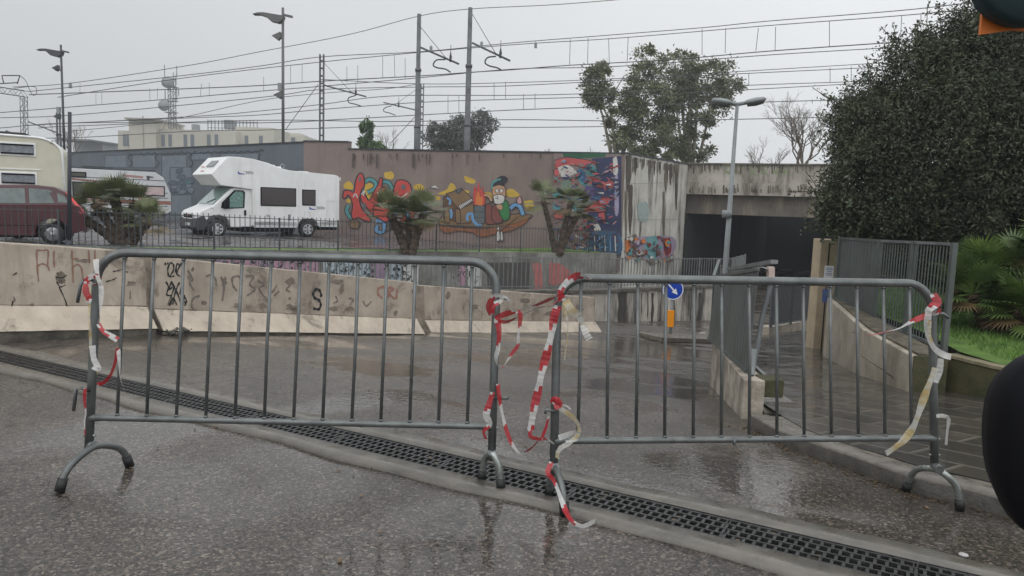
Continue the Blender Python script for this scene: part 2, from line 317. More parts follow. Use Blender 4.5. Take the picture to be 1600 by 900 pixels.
class MB:
    def __init__(s): s.v = []; s.f = []; s.mi = []; s.m = 0; s.smooth = []
    def add(s, vs, fs, smooth=False):
        b = len(s.v); s.v += [Vector(p) for p in vs]
        for f in fs: s.f.append([b + i for i in f]); s.mi.append(s.m); s.smooth.append(smooth)
        return s
    def box(s, c, d, rot=None):
        x, y, z = d[0] / 2, d[1] / 2, d[2] / 2
        vs = [Vector((i * x, j * y, k * z)) for k in (-1, 1) for j in (-1, 1) for i in (-1, 1)]
        if rot is not None: vs = [rot @ v for v in vs]
        c = Vector(c)
        return s.add([v + c for v in vs], [(0, 2, 3, 1), (4, 5, 7, 6), (0, 1, 5, 4), (2, 6, 7, 3), (0, 4, 6, 2), (1, 3, 7, 5)])
    def bar(s, a, b, w, t, up=(0, 0, 1)):
        a = Vector(a); b = Vector(b); d = b - a; L_ = d.length; d.normalize(); up = Vector(up)
        x = d.cross(up)
        if x.length < 1e-4: x = d.cross(Vector((0, 1, 0)))
        x.normalize(); y = x.cross(d)
        rot = Matrix((x, d, y)).transposed()
        return s.box((a + b) / 2, (w, L_, t), rot)
    def tube(s, pts, r, n=8, caps=True, smooth=True):
        pts = [Vector(p) for p in pts]; N = len(pts); b = len(s.v)
        rs = r if isinstance(r, (list, tuple)) else [r] * N
        ref = None; rings = []
        for i, p in enumerate(pts):
            t = (pts[min(i + 1, N - 1)] - pts[max(i - 1, 0)])
            if t.length < 1e-9: t = Vector((0, 0, 1))
            t.normalize()
            if ref is None:
                ref = Vector((0, 0, 1)) if abs(t.z) < 0.9 else Vector((1, 0, 0))
            x = (ref - t * ref.dot(t)); x.normalize(); ref = x; y = t.cross(x)
            rings.append([p + (x * math.cos(a) + y * math.sin(a)) * rs[i] for a in [2 * math.pi * k / n for k in range(n)]])
        vs = [q for g in rings for q in g]; fs = []
        for i in range(N - 1):
            for k in range(n):
                k2 = (k + 1) % n; fs.append((i * n + k, i * n + k2, (i + 1) * n + k2, (i + 1) * n + k))
        s.add(vs, fs, smooth)
        if caps:
            s.f.append([b + k for k in range(n)][::-1]); s.mi.append(s.m); s.smooth.append(False)
            s.f.append([b + (N - 1) * n + k for k in range(n)]); s.mi.append(s.m); s.smooth.append(False)
        return s
    def prism(s, outline, h, M=None):       # outline in xy, extruded z 0..h, M places it
        n = len(outline); tri = tessellate_polygon([[Vector((p[0], p[1], 0)) for p in outline]])
        vs = [Vector((p[0], p[1], 0)) for p in outline] + [Vector((p[0], p[1], h)) for p in outline]
        if M is not None: vs = [M @ v for v in vs]
        fs = [tuple(t) for t in tri] + [tuple(n + i for i in t) for t in tri] + [(i, (i + 1) % n, n + (i + 1) % n, n + i) for i in range(n)]
        return s.add(vs, fs)
    def lathe(s, prof, c=(0, 0, 0), n=20, axis='z', smooth=True):
        c = Vector(c); vs = []; fs = []
        for (r, z) in prof:
            for k in range(n):
                a = 2 * math.pi * k / n; q = (r * math.cos(a), r * math.sin(a), z)
                if axis == 'y': q = (q[0], q[2], q[1])
                if axis == 'x': q = (q[2], q[0], q[1])
                vs.append(c + Vector(q))
        for i in range(len(prof) - 1):
            for k in range(n):
                k2 = (k + 1) % n; fs.append((i * n + k, i * n + k2, (i + 1) * n + k2, (i + 1) * n + k))
        fs.append(tuple(range(n))[::-1]); fs.append(tuple((len(prof) - 1) * n + k for k in range(n)))
        return s.add(vs, fs, smooth)
    def grid(s, P):                         # P[i][j] points
        nj = len(P[0]); vs = [p for r in P for p in r]
        return s.add(vs, [(i * nj + j, i * nj + j + 1, (i + 1) * nj + j + 1, (i + 1) * nj + j) for i in range(len(P) - 1) for j in range(nj - 1)], True)
    def build(s, name, mats, parent=None, local=False, bevel=0.0, origin=None):
        me = bpy.data.meshes.new(name)
        vs = s.v
        if parent is not None and not local:
            inv = world_of(parent).inverted(); vs = [inv @ v for v in vs]
        o = bpy.data.objects.new(name, me); COL.objects.link(o)
        if parent is None and not local and vs:
            if origin is None:
                xs = [v.x for v in vs]; ys = [v.y for v in vs]; zs = [v.z for v in vs]
                origin = Vector(((min(xs) + max(xs)) / 2, (min(ys) + max(ys)) / 2, min(zs)))
            origin = Vector(origin); vs = [v - origin for v in vs]; o.location = origin
        me.from_pydata([tuple(v) for v in vs], [], s.f)
        if not isinstance(mats, (list, tuple)): mats = [mats]
        for m in mats: me.materials.append(m)
        me.polygons.foreach_set('material_index', s.mi); me.polygons.foreach_set('use_smooth', s.smooth)
        bm = bmesh.new(); bm.from_mesh(me); bmesh.ops.recalc_face_normals(bm, faces=bm.faces)
        bm.to_mesh(me); bm.free(); me.update()
        if parent is not None: o.parent = parent
        if bevel:
            b = o.modifiers.new('bevel', 'BEVEL'); b.width = bevel; b.segments = 2; b.limit_method = 'ANGLE'; b.angle_limit = R(35)
        return o
def struct(o): return tag(o, kind='structure')
def copy_tree(o, parent=None):
    c = o.copy(); COL.objects.link(c); c.parent = parent
    for ch in list(o.children): copy_tree(ch, c)
    return c
def lerp(a, b, t): return a + (b - a) * t
def bez(pts, n=8):                          # Catmull-Rom through points
    pts = [Vector(p) for p in pts]; P_ = [pts[0] * 2 - pts[1]] + pts + [pts[-1] * 2 - pts[-2]]; o = []
    for i in range(1, len(P_) - 2):
        a, b, c, d = P_[i - 1], P_[i], P_[i + 1], P_[i + 2]
        for k in range(n):
            t = k / n
            o.append(0.5 * ((2 * b) + (c - a) * t + (2 * a - 5 * b + 4 * c - d) * t * t + (3 * b - a - 3 * c + d) * t ** 3))
    o.append(pts[-1]); return o
# ================================================================== ground, road, walls
def sheet(name, x0, x1, y0, y1, step, fn, m, keep=None):
    nx = int((x1 - x0) / step) + 1; ny = int((y1 - y0) / step) + 1
    xs = np.linspace(x0, x1, nx); ys = np.linspace(y0, y1, ny); idx = {}; vs = []; fs = []
    for j in range(ny):
        for i in range(nx): idx[i, j] = len(vs); vs.append((xs[i], ys[j], fn(xs[i], ys[j])))
    for j in range(ny - 1):
        for i in range(nx - 1):
            if keep is None or keep((xs[i] + xs[i + 1]) / 2, (ys[j] + ys[j + 1]) / 2): fs.append((idx[i, j], idx[i + 1, j], idx[i + 1, j + 1], idx[i, j + 1]))
    mb = MB(); mb.add(vs, fs, True); return struct(mb.build(name, m, origin=(0, 0, 0)))
def poly_fill(outline, fn):                 # flat-ish polygon with height function
    tri = tessellate_polygon([[Vector((p[0], p[1], 0)) for p in outline]])
    return [Vector((p[0], p[1], fn(p[0], p[1]))) for p in outline], [tuple(t) for t in tri]
# the channel is a gap cut in the road sheet
dv = Vector((dd.x, dd.y, 0)); gv = Vector((GX, GY, 0))
HALF = 0.118; BORD = 0.125
def along(t, o, z=0.0): return Vector((D0.x, D0.y, 0)) + dv * t + gv * o + Vector((0, 0, z))
# rotated sheet so that the channel's edge is exact
def rsheet(name, t0, t1, o0, o1, nt_, no_, m, z=None):
    mb = MB(); P_ = []
    for i in range(nt_ + 1):
        row = []
        for j in range(no_ + 1):
            o = lerp(o0, o1, j / no_); p = along(lerp(t0, t1, i / nt_), o); p.z = drop(o); row.append(p)
        P_.append(row)
    mb.grid(P_); return struct(mb.build(name, m, origin=(0, 0, 0)))
T0, T1 = -60, 40
ED = HALF + BORD
rsheet('road', T0, T1, ED, 70, 100, 280, M_ASPH)
rsheet('near_road', T0, T1, -30, -ED, 30, 20, M_ASPH)
for nm, a, b in (('channel_border', HALF, ED), ('channel_border', -ED, -HALF)):
    mb = MB(); P_ = []
    for i in range(0, 261):
        t = lerp(-14, 12, i / 260)
        wob = 0.018 * math.sin(t * 3.1 + a * 9) + 0.012 * math.sin(t * 7.7 + a)
        if a > 0: row = [along(t, a, -0.15), along(t, a, 0.0035), along(t, b + 0.02 + wob, 0.0035), along(t, b + 0.02 + wob, -0.02)]
        else: row = [along(t, a - 0.02 + wob, -0.02), along(t, a - 0.02 + wob, 0.0035), along(t, b, 0.0035), along(t, b, -0.15)]
        P_.append(row)
    mb.grid(P_); struct(mb.build(nm, mat('border_concrete', (0.155, 0.14, 0.118), 0.35, c2=(0.095, 0.087, 0.075), scale=5, bump=0.3, bscale=60, rvar=0.15), origin=(0, 0, 0)))
mb = MB(); mb.add([along(-14, -HALF, -0.14), along(12, -HALF, -0.14), along(12, HALF, -0.14), along(-14, HALF, -0.14)], [(0, 1, 2, 3)])
struct(mb.build('channel_floor', M_SOIL))
# ground to the horizon
mb = MB(); mb.add([(-3000, -800, -3.02), (3000, -800, -3.02), (3000, 3000, -3.02), (-3000, 3000, -3.02)], [(0, 1, 2, 3)])
struct(mb.build('ground', M_EARTH, origin=(0, 0, -3.02)))

# ---- drain gratings, 0.75 m pieces
def grating():
    root = thing('drain_grate', 'dark cast iron slotted drain grate set between concrete borders across the road', 'drain grate', (0, 0, 0), 0, 'drain gratings across the road')
    Lg = 0.746; mb = MB(); W2 = HALF - 0.006; t = 0.025
    for y in (-W2 + 0.007, W2 - 0.007): mb.box((Lg / 2, y, -t / 2), (Lg, 0.014, t))
    n = 4
    for k in range(1, n): mb.box((Lg / 2, -W2 + 2 * W2 * k / n, -t / 2), (Lg, 0.011, t))
    for k in range(n):
        yc = -W2 + 2 * W2 * (k + 0.5) / n; q = 17
        for i in range(q + 1):
            x = Lg * i / q + (0.25 * Lg / q * k) * (1 if i < q else 0)
            mb.box((min(max(x, 0.005), Lg - 0.005), yc, -t / 2 - 0.001), (0.013, 2 * W2 / n - 0.012, t))
    mb.build('grid', M_IRON, root, local=True)
    mb = MB()
    for y in (-W2 - 0.004, W2 + 0.004): mb.box((Lg / 2, y, -0.012), (Lg, 0.004, 0.03))
    mb.build('edge_rail', M_IRON, root, local=True)
    return root
g0 = grating(); ang = math.atan2(dd.y, dd.x)
for i in range(-8, 12):
    o = g0 if i == -8 else copy_tree(g0)
    o.location = along(i * 0.75, 0, -0.001); o.rotation_euler = (0, 0, ang)

# ---- right-hand pavement
KB = [atf(1640, 835, road_z), atf(1539, 799, road_z), atf(1428, 772, road_z), atf(1344, 741, road_z), atf(1261, 711, road_z), atf(1210, 690, road_z), atf(1172, 667, road_z)]
KB = [Vector((p.x, p.y, 0)) for p in KB]
print('kerb', [tuple(round(c, 2) for c in p) for p in KB])
endk = KB[-1]
FL = [endk, Vector((2.3, 8.3, 0)), Vector((2.95, 10.4, 0)), Vector((4.15, 13.0, 0)), Vector((6.0, 15.2, 0)), Vector((8.5, 18.5, 0)), Vector((10.5, 25, 0)), Vector((12, 36, 0))]
# the kerb curves off right past the frame, near the car
LINE = [Vector((4.2, 1.6, 0)), Vector((3.1, 2.7, 0))] + KB[1:]
LINE = bez(LINE, 4)
RW = [Vector((6.5, 2.6, 0)), Vector((5.3, 4.6, 0)), Vector((4.55, 6.1, 0)), Vector((4.15, 6.9, 0)), atf(1420, 612, walk_z), atf(1342, 586, walk_z), atf(1285, 556, walk_z)]
RW = [Vector((p.x, p.y, 0)) for p in RW]
print('rw', [tuple(round(c, 2) for c in p) for p in RW])
KW = 0.13
def offs(line, d):
    o = []
    for i, p in enumerate(line):
        t = (line[min(i + 1, len(line) - 1)] - line[max(i - 1, 0)]).normalized(); o.append(p + Vector((t.y, -t.x, 0)) * d)
    return o
def kz(p):
    return max(walk_z(p.x, p.y), road_z(p.x, p.y) + 0.10)
LI = offs(LINE, KW)
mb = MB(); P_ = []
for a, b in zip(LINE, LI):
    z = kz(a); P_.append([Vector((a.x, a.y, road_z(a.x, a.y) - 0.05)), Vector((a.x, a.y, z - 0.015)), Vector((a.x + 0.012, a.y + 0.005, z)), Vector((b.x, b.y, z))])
mb.grid(P_); mb.mi = [1 if i % 3 == 0 else 0 for i in range(len(mb.f))]; kb = struct(mb.build('kerb', [M_KERB, mat('kerb_face_dark', (0.062, 0.056, 0.048), 0.4, var=0.35, scale=9, bump=0.4, bscale=60)], origin=(0, 0, 0)))  # upright face coloured darker than the kerb top
LI2 = offs(LINE, KW + 0.11)
mb = MB(); mb.grid([[Vector((a.x, a.y, kz(a) - 0.002)), Vector((b.x, b.y, kz(b) - 0.004))] for a, b in zip(LI, LI2)])
struct(mb.build('kerb_inner_strip', mat('inner_strip', (0.14, 0.125, 0.105), 0.3, var=0.3, scale=9, rvar=0.12, bump=0.3), origin=(0, 0, 0)))
# pavement surface : strips between the kerb / fence line and the right wall
left = LI2 + [p + Vector((0.02, 0, 0)) for p in FL[1:5]]
right = RW + [Vector((5.2, 12.4, 0)), Vector((7.2, 15.6, 0))]
def resample(line, n):
    ds = [0]
    for a, b in zip(line, line[1:]): ds.append(ds[-1] + (b - a).length)
    o = []
    for k in range(n):
        t = ds[-1] * k / (n - 1); i = max(j for j in range(len(ds)) if ds[j] <= t + 1e-9); i = min(i, len(line) - 2)
        o.append(line[i].lerp(line[i + 1], (t - ds[i]) / max(ds[i + 1] - ds[i], 1e-6)))
    return o
la, ra = resample(left, 60), resample(right, 60)
mb = MB(); mb.grid([[Vector((p.x, p.y, walk_z(p.x, p.y) if True else 0)) for p in [a.lerp(b, k / 12) for k in range(13)]] for a, b in zip(la, ra)])
struct(mb.build('pavement', M_TILE, origin=(0, 0, 0)))

def wall_strip(name, line, z_bot, z_top, thick, m, label=None, cat=None, group=None, side=1, parts=None, cap=None, kind=None):
    """a wall that follows a polyline; z_bot / z_top are functions of a point"""
    inn = offs(line, thick * side); mb = MB(); P_ = []
    for a, b in zip(line, inn):
        za, zb = z_top(a), z_bot(a)
        P_.append([Vector((a.x, a.y, zb)), Vector((a.x, a.y, za)), Vector((b.x, b.y, za)), Vector((b.x, b.y, zb))])
    base = len(mb.v)
    vs = [p for r in P_ for p in r]; fs = []
    for i in range(len(P_) - 1):
        for j in range(4):
            j2 = (j + 1) % 4; fs.append((i * 4 + j, i * 4 + j2, (i + 1) * 4 + j2, (i + 1) * 4 + j))
    fs.append((0, 1, 2, 3)); n = (len(P_) - 1) * 4; fs.append((n, n + 1, n + 2, n + 3))
    mb.add(vs, fs); return mb
# low white wall along the road edge carrying the leaning screen fence
_w = atf(1158, 654, road_z); FW = [Vector((_w.x, _w.y, 0))] + FL[1:3]
def fw_top(p): return 0.03 - 0.045 * (p.y - 6.2)
WB = atf(1196, 640, walk_z)
lw = thing('low_road_wall', 'low white painted concrete wall with a green mossy end block under the leaning screen', 'low wall', (endk.x, endk.y, road_z(endk.x, endk.y)))
wall_strip('', FW, lambda p: road_z(p.x, p.y) - 0.1, fw_top, 0.17, None).build('wall', mat('low_white_wall', (0.45, 0.4, 0.33), 0.7, c2=(0.17, 0.14, 0.11), scale=4, bump=0.4, bscale=40, streak=0.8, streak_c=(0.06, 0.05, 0.04)), lw, bevel=0.008)
mb = MB(); a = FW[0]; mb.box((a.x + 0.25, a.y + 0.115, fw_top(a) - 0.072), (0.18, 0.2, 0.15)); mb.build('end_block', M_MOSS, lw, bevel=0.01)
mb = MB(); mb.box((a.x + 0.35, a.y + 0.22, walk_z(0, a.y + .2) - 0.108), (0.36, 0.62, 0.2)); struct(mb.build('kerb_corner', M_KERB))

# right-hand low wall with block end, then mossy wall holding the lawn
LW = RW[4:]
def lw_top(p): return lerp(0.085, 0.27, (p.y - 7.2) / 3.0)
LWb = [LW[0], LW[1], LW[2]]
t1 = thing('retaining_wall', 'pale stained concrete retaining wall beside the pavement, carrying the tall grey screen', 'retaining wall', (LW[0].x, LW[0].y, walk_z(LW[0].x, LW[0].y)))
wall_strip('', LWb, lambda p: walk_z(p.x, p.y) - 0.2, lw_top, 0.34, None).build('wall', M_LOWW, t1, bevel=0.015)
_d = (LWb[1] - LWb[0]).normalized(); _s = Vector((_d.y, -_d.x, 0)); _a = LWb[0] - _d * 0.012
mb = MB(); mb.bar(_a + _s * 0.012 + Vector((0, 0, -0.12)), _a + _s * 0.33 + Vector((0, 0, -0.12)), 0.02, 0.40); mb.build('damp_end_face', M_MOSS, t1)
mb = MB(); c = offs(LWb, 0.19)
for i in range(len(LWb) - 1):
    a, b = c[i], c[i + 1]; mb.bar((a.x, a.y, lw_top(LWb[i]) + 0.012), (b.x, b.y, lw_top(LWb[i + 1]) + 0.012), 0.26, 0.024)
mb.build('debris_ledge', mat('dirty_ledge', (0.10, 0.085, 0.06), 0.8, var=0.5, scale=8, bump=0.6), t1)
p0 = LW[0]; dirw = (LW[1] - LW[0]).normalized()
MW = [Vector((7.2, 2.2, 0)), Vector((5.9, 3.9, 0)), Vector((5.15, 5.2, 0)), Vector((4.75, 6.15, 0)), Vector((4.45, 6.75, 0)), Vector((4.32, 7.25, 0))]
MW = bez(MW, 3)
t2 = thing('garden_wall', 'low mossy green-brown wall curving round the lawn behind the barricade', 'garden wall', (4.4, 6.7, -0.2))
wall_strip('', MW, lambda p: -0.5, lambda p: 0.045, 0.2, None).build('wall', M_MOSS, t2, bevel=0.01)
wall_strip('', [p + Vector((-0.015, -0.005, 0)) for p in MW], lambda p: 0.047, lambda p: 0.075, 0.235, None).build('coping', mat('worn_coping', (0.24, 0.2, 0.13), 0.7, c2=(0.12, 0.11, 0.06), scale=7), t2)
# fill between pavement edge and mossy wall
mb = MB(); o_ = [Vector((p.x, p.y, 0)) for p in RW[:5]][::-1] + MW
vs, fs = poly_fill([(p.x - 0.01, p.y) for p in RW[:5]] + [(p.x + 0.05, p.y) for p in MW[::-1]], lambda x, y: walk_z(x, y) - 0.003); mb.add(vs, fs)
struct(mb.build('pavement_edge', M_TILE, origin=(0, 0, 0)))
# lawn
def lawn_z(x, y): return 0.05 + 0.035 * max(0, y - 6) + 0.03 * math.sin(x * 1.3 + y) * min(1, max(0, (y - 6.5)))
inner = [p + Vector((0.12, 0, 0)) for p in MW] + [Vector((4.6, 8.5, 0)), Vector((4.62, 10.2, 0)), Vector((5.1, 11.9, 0)), Vector((7.4, 13.6, 0)), Vector((12, 15.5, 0)), Vector((22, 18, 0))]
ra_ = resample(inner, 70); P_ = []
for a in ra_:
    P_.append([Vector((x, a.y, lawn_z(x, a.y))) for x in [a.x + (38 - a.x) * (k / 22) ** 1.6 for k in range(23)]])
mb = MB(); mb.grid(P_); struct(mb.build('lawn', M_GRASS, origin=(0, 0, 0)))
mb = MB(); rim = [(a.x, a.y) for a in ra_ if a.y > 11.9]
mb.grid([[Vector((x, y, -3)), Vector((x, y, lawn_z(x, y)))] for x, y in rim]); struct(mb.build('lawn_bank', M_WHITE_ST, origin=(0, 0, 0)))
# grass blades on the lawn
gx = []; gf = []
def blade_patch(n, pick, h0, h1, wd):
    vs = []; fs = []
    for _ in range(n):
        x, y, z = pick(); h = random.uniform(h0, h1); a = random.uniform(0, 6.28); lx, ly = random.gauss(0, h * 0.35), random.gauss(0, h * 0.35)
        dx, dy = math.cos(a) * wd, math.sin(a) * wd; b = len(vs)
        vs += [Vector((x - dx, y - dy, z)), Vector((x + dx, y + dy, z)), Vector((x + lx, y + ly, z + h))]; fs.append((b, b + 1, b + 2))
    return vs, fs
def pick_lawn():
    while True:
        y = 6.2 + 8 * random.random() ** 1.7; x = random.uniform(4.5, 4.5 + y * 0.55)
        if (y > 11.6 and x < 5.2 + (y - 11.8) * 1.4) or x < 4.7: continue
        if y > 6.9 or x > 4.85 + (6.9 - y) * 0.45: return x, y, lawn_z(x, y) - 0.005
vs, fs = blade_patch(26000, pick_lawn, 0.03, 0.08, 0.006); mb = MB(); mb.add(vs, fs)
tag(mb.build('lawn_grass', mat('blade_green', (0.13, 0.24, 0.035), 0.6, c2=(0.06, 0.12, 0.02), scale=2.5, detail=8)), kind='stuff')

# ---- parking plateau
def park_z(x, y): return -0.2 - 0.03 * max(0, x + 12)
CL = [Vector(p) for p in ((-30, 18.0, 0), (-20, 17.4, 0), (-11.8, 20.0, 0), (-6.3, 24.4, 0), (-2.0, 28.2, 0), (1.3, 30.7, 0), (4.75, 33.9, 0))]
E0 = Vector((-34, 56.5, 0)); E1 = Vector((-10.7, 37.7, 0)); E2 = Vector((-8.35, 37.2, 0)); E3 = Vector((4.95, 34.1, 0))
EA = [Vector((-48, 66, 0)), E0, E1, E2, E3]
out_ = [(p.x, p.y) for p in CL] + [(4.95, 34.3), (-8.35, 37.4), (-10.7, 37.9), (-34, 56.7), (-48, 66), (-60, 66), (-60, 20)]
mb = MB()
cl, ea = resample(CL, 50), resample(EA, 50)
mb.grid([[Vector((p.x, p.y, park_z(p.x, p.y))) for p in [a.lerp(b + Vector((0, 0.2, 0)), k / 16) for k in range(17)]] for a, b in zip(cl, ea)])
mb.add([(-60, 18, -0.2), (-30, 20, -0.2), (-48, 66.2, -0.2), (-60, 66, -0.2)], [(0, 1, 2, 3)])
struct(mb.build('parking_ground', M_PARK, origin=(0, 0, 0)))
# grass verge along the fence
def verge(t, wd): return wd
mb = MB(); P_ = []
cl2 = resample(CL[2:], 60)
off = offs(cl2, -0.18)
for i, (a, b) in enumerate(zip(cl2, off)):
    t = i / 59; wdt = 0.5 + 1.3 * t + (1.8 * max(0, t - 0.55) / 0.45)
    b2 = offs(cl2, -wdt)[i]; row = []
    for k in range(6):
        p = a.lerp(b2, k / 5); row.append(Vector((p.x, p.y, park_z(p.x, p.y) + 0.02 + 0.06 * math.sin(math.pi * k / 5))))
    P_.append(row)
mb.grid(P_); struct(mb.build('grass_verge', mat('verge_grass', (0.13, 0.22, 0.04), 0.9, c2=(0.075, 0.13, 0.022), scale=2, bump=0.8, bscale=20), origin=(0, 0, 0)))

# retaining wall below the parking, tagged
tw = thing('tagged_retaining_wall', 'long grey retaining wall below the car park covered in faded black and pink graffiti', 'retaining wall', (1.3, 30.7, -2.6))
wall_strip('', [CL[i] for i in range(1, 7)], lambda p: -3.0, lambda p: park_z(p.x, p.y) + 0.06, 0.3, None, side=-1).build('wall', M_TAGW, tw)

# mural wall and grey wall (railway boundary)
ZT = 3.85; ZG = 4.15
def slab(a, b, z0, z1, th):
    a = Vector(a); b = Vector(b); d = (b - a).normalized(); n = Vector((-d.y, d.x, 0)); mb = MB()
    return mb.add([Vector((p.x, p.y, z)) for z in (z0, z1) for p in (a, b, b + n * th, a + n * th)], [(0, 1, 2, 3), (4, 5, 6, 7), (0, 1, 5, 4), (1, 2, 6, 5), (2, 3, 7, 6), (3, 0, 4, 7)])
gw = thing('grey_wall', 'long blue-grey wall painted with cracked stone blocks behind the camper and caravans', 'wall', ((E0 + E1) / 2))
slab(EA[0], E0, -1, ZG, 0.4).build('wall', M_GREYW, gw); slab(E0, E1, -1, ZG, 0.4).build('wall', M_GREYW, gw)
def cope(a, b, z, par):
    d = (b - a).normalized(); n = Vector((-d.y, d.x, 0)); slab(a - n * 0.05, b - n * 0.05, z, z + 0.07, 0.5).build('coping', M_COPE, par)
cope(E0, E1, ZG, gw); cope(EA[0], E0, ZG, gw)
mwl = thing('mural_wall', 'mauve wall with a red lettering piece and a raft scene painted on it', 'wall', ((E2 + E3) / 2))
slab(E1, E2, -1, ZG + 0.05, 0.4).build('wall', M_MURALW, mwl); cope(E1, E2, ZG + 0.05, mwl)
slab(E2, E3, -1.5, ZT, 0.4).build('wall', M_MURALW, mwl); cope(E2, E3, ZT, mwl)

# white stained pier, bridge and underpass
PE = Vector((9.3, 40.6, 0))
pr = thing('bridge_abutment', 'white concrete abutment streaked with black, between the mural and the bridge', 'bridge abutment', (E3.x, E3.y, -2.9))
slab(E3 + Vector((0.02, 0, 0)), PE, -3, ZT + 0.02, 1.2).build('wall', M_PIER, pr); d = (PE - E3).normalized()
cope(E3 + Vector((0.02, 0, 0)), PE, ZT + 0.02, pr)
br = thing('railway_bridge', 'low concrete railway bridge with a pale parapet over the dark underpass', 'bridge', (14, 41, -2.9))
B0 = PE + Vector((0.0, 0.2, 0)); B1 = Vector((26, 33.5, 0)); bd = (B1 - B0).normalized(); bn = Vector((-bd.y, bd.x, 0))
slab(B0, B1, 2.952, ZT + 0.05, 0.35).build('parapet', M_BRIDGE, br)
slab(B0 - bn * 0.08, B1 - bn * 0.08, 2.3, 2.95, 0.5).build('parapet_base', M_BRIDGE, br)
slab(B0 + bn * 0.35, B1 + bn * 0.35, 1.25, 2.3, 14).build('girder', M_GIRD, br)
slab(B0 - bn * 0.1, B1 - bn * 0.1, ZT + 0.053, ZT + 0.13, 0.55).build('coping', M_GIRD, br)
mb = MB()
wl = MB()
# tunnel side walls and end
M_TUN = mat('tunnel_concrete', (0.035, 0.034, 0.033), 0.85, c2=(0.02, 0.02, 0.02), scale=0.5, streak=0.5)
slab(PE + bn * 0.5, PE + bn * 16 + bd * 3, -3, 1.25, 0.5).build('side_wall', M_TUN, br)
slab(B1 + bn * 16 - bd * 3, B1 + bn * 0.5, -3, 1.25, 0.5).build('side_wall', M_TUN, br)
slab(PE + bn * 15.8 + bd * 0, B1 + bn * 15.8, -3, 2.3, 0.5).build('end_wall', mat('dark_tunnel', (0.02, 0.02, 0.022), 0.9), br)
# embankment the railway runs on
mb = MB(); a0 = Vector((-48, 66.6, 0)); pts = [a0, E0 + Vector((0, .5, 0)), E1 + Vector((0, .5, 0)), E3 + Vector((0, .5, 0)), PE + Vector((0.1, 1.3, 0)), PE + Vector((15, 35, 0)), Vector((15, 110, 0)), Vector((-60, 130, 0))]
vs, fs = poly_fill([(p.x, p.y) for p in pts], lambda x, y: 2.3); mb.add(vs, fs); struct(mb.build('railway_embankment', M_EARTH, origin=(0, 0, 0)))
mb = MB(); mb.add([(p.x, p.y, z) for z in (-3, 2.29) for p in pts], [(i, (i + 1) % 8, 8 + (i + 1) % 8, 8 + i) for i in range(8)]); struct(mb.build('embankment_side', M_EARTH, origin=(0, 0, 0)))

# wall B with fence (far side of the ramp)
BL = [Vector(p) for p in ((-8.5, 12.2, 0), (-6, 15, 0), (-3.3, 18.9, 0), (2.6, 22.3, 0), (8.2, 27.2, 0), (10.5, 33, 0), (11.5, 40, 0))]
def b_top(p):
    ks = [(-8.5, -0.55), (-6, -0.75), (-3.3, -1.02), (2.6, -1.17), (8.2, -1.33), (10.5, -1.5), (12, -1.6)]
    for (x0, z0), (x1, z1) in zip(ks, ks[1:]):
        if p.x <= x1: return lerp(z0, z1, (p.x - x0) / (x1 - x0))
    return -1.6
wb = thing('ramp_wall', 'low white wall with black water stains on the far side of the ramp', 'low wall', (2.6, 22.3, -2.3))
wall_strip('', BL, lambda p: -3.0, b_top, 0.3, None, side=-1).build('wall', M_WHITE_ST, wb)
wall_strip('', [p + Vector((0.05, -0.05, 0)) for p in BL], lambda p: b_top(p) + 0.003, lambda p: b_top(p) + 0.09, 0.42, None, side=-1).build('coping', M_CONC_D, wb)
# pale kerb at the foot + little refuge with the sign
FT = [atf(880, 524, road_z), atf(960, 521, road_z), atf(1120, 533, road_z)]

# ---- fences: panels between posts along a line
def rail_fence(name, label, line, zf, h, m, gap=0.13, post_every=2.0, br_=0.009, pr_=0.03, low=0.08, cat='fence', bar_over=0.0, rails=(0.0, 1.0)):
    root = thing(name, label, cat, (line[0].x, line[0].y, zf(line[0])))
    tot = sum((b - a).length for a, b in zip(line, line[1:])); n = max(1, round(tot / post_every)); ps = resample(line, n + 1)
    for i, p in enumerate(ps):
        mb = MB(); z = zf(p); mb.box((p.x, p.y, z + h / 2), (pr_ * 1.6, pr_ * 1.6, h + 0.03)); mb.build('post', m, root)
    for a, b in zip(ps, ps[1:]):
        mb = MB(); L_ = (b - a).length; k = int(L_ / gap)
        za, zb = zf(a), zf(b)
        for r_ in rails:
            mb.bar((a.x, a.y, za + low + (h - low) * r_), (b.x, b.y, zb + low + (h - low) * r_), pr_, pr_ * 0.8)
        for j in range(1, k):
            t = j / k; p = a.lerp(b, t); z = lerp(za, zb, t)
            mb.box((p.x, p.y, z + low + (h - low) / 2 + bar_over / 2), (br_ * 2, br_ * 2, h - low + bar_over))
        mb.build('bar_panel', m, root)
    return root
cf = [CL[i] + Vector((0.05, 0.12, 0)) for i in (1, 2, 3, 4, 5, 6)]
rail_fence('car_park_fence', 'dark steel bar fence along the car park edge in front of the palms', cf, lambda p: park_z(p.x, p.y) + 0.05, 1.02, M_FENCE, gap=0.15, br_=0.009, bar_over=0.06, rails=(0.0, 0.97))
bf = [BL[i] + Vector((-0.1, 0.12, 0)) for i in range(0, 6)]
rail_fence('ramp_fence', 'pale grey bar fence on top of the stained ramp wall', bf, lambda p: b_top(p) + 0.06, 0.98, M_FENCE_L, gap=0.14, br_=0.011, rails=(0.05, 0.97))

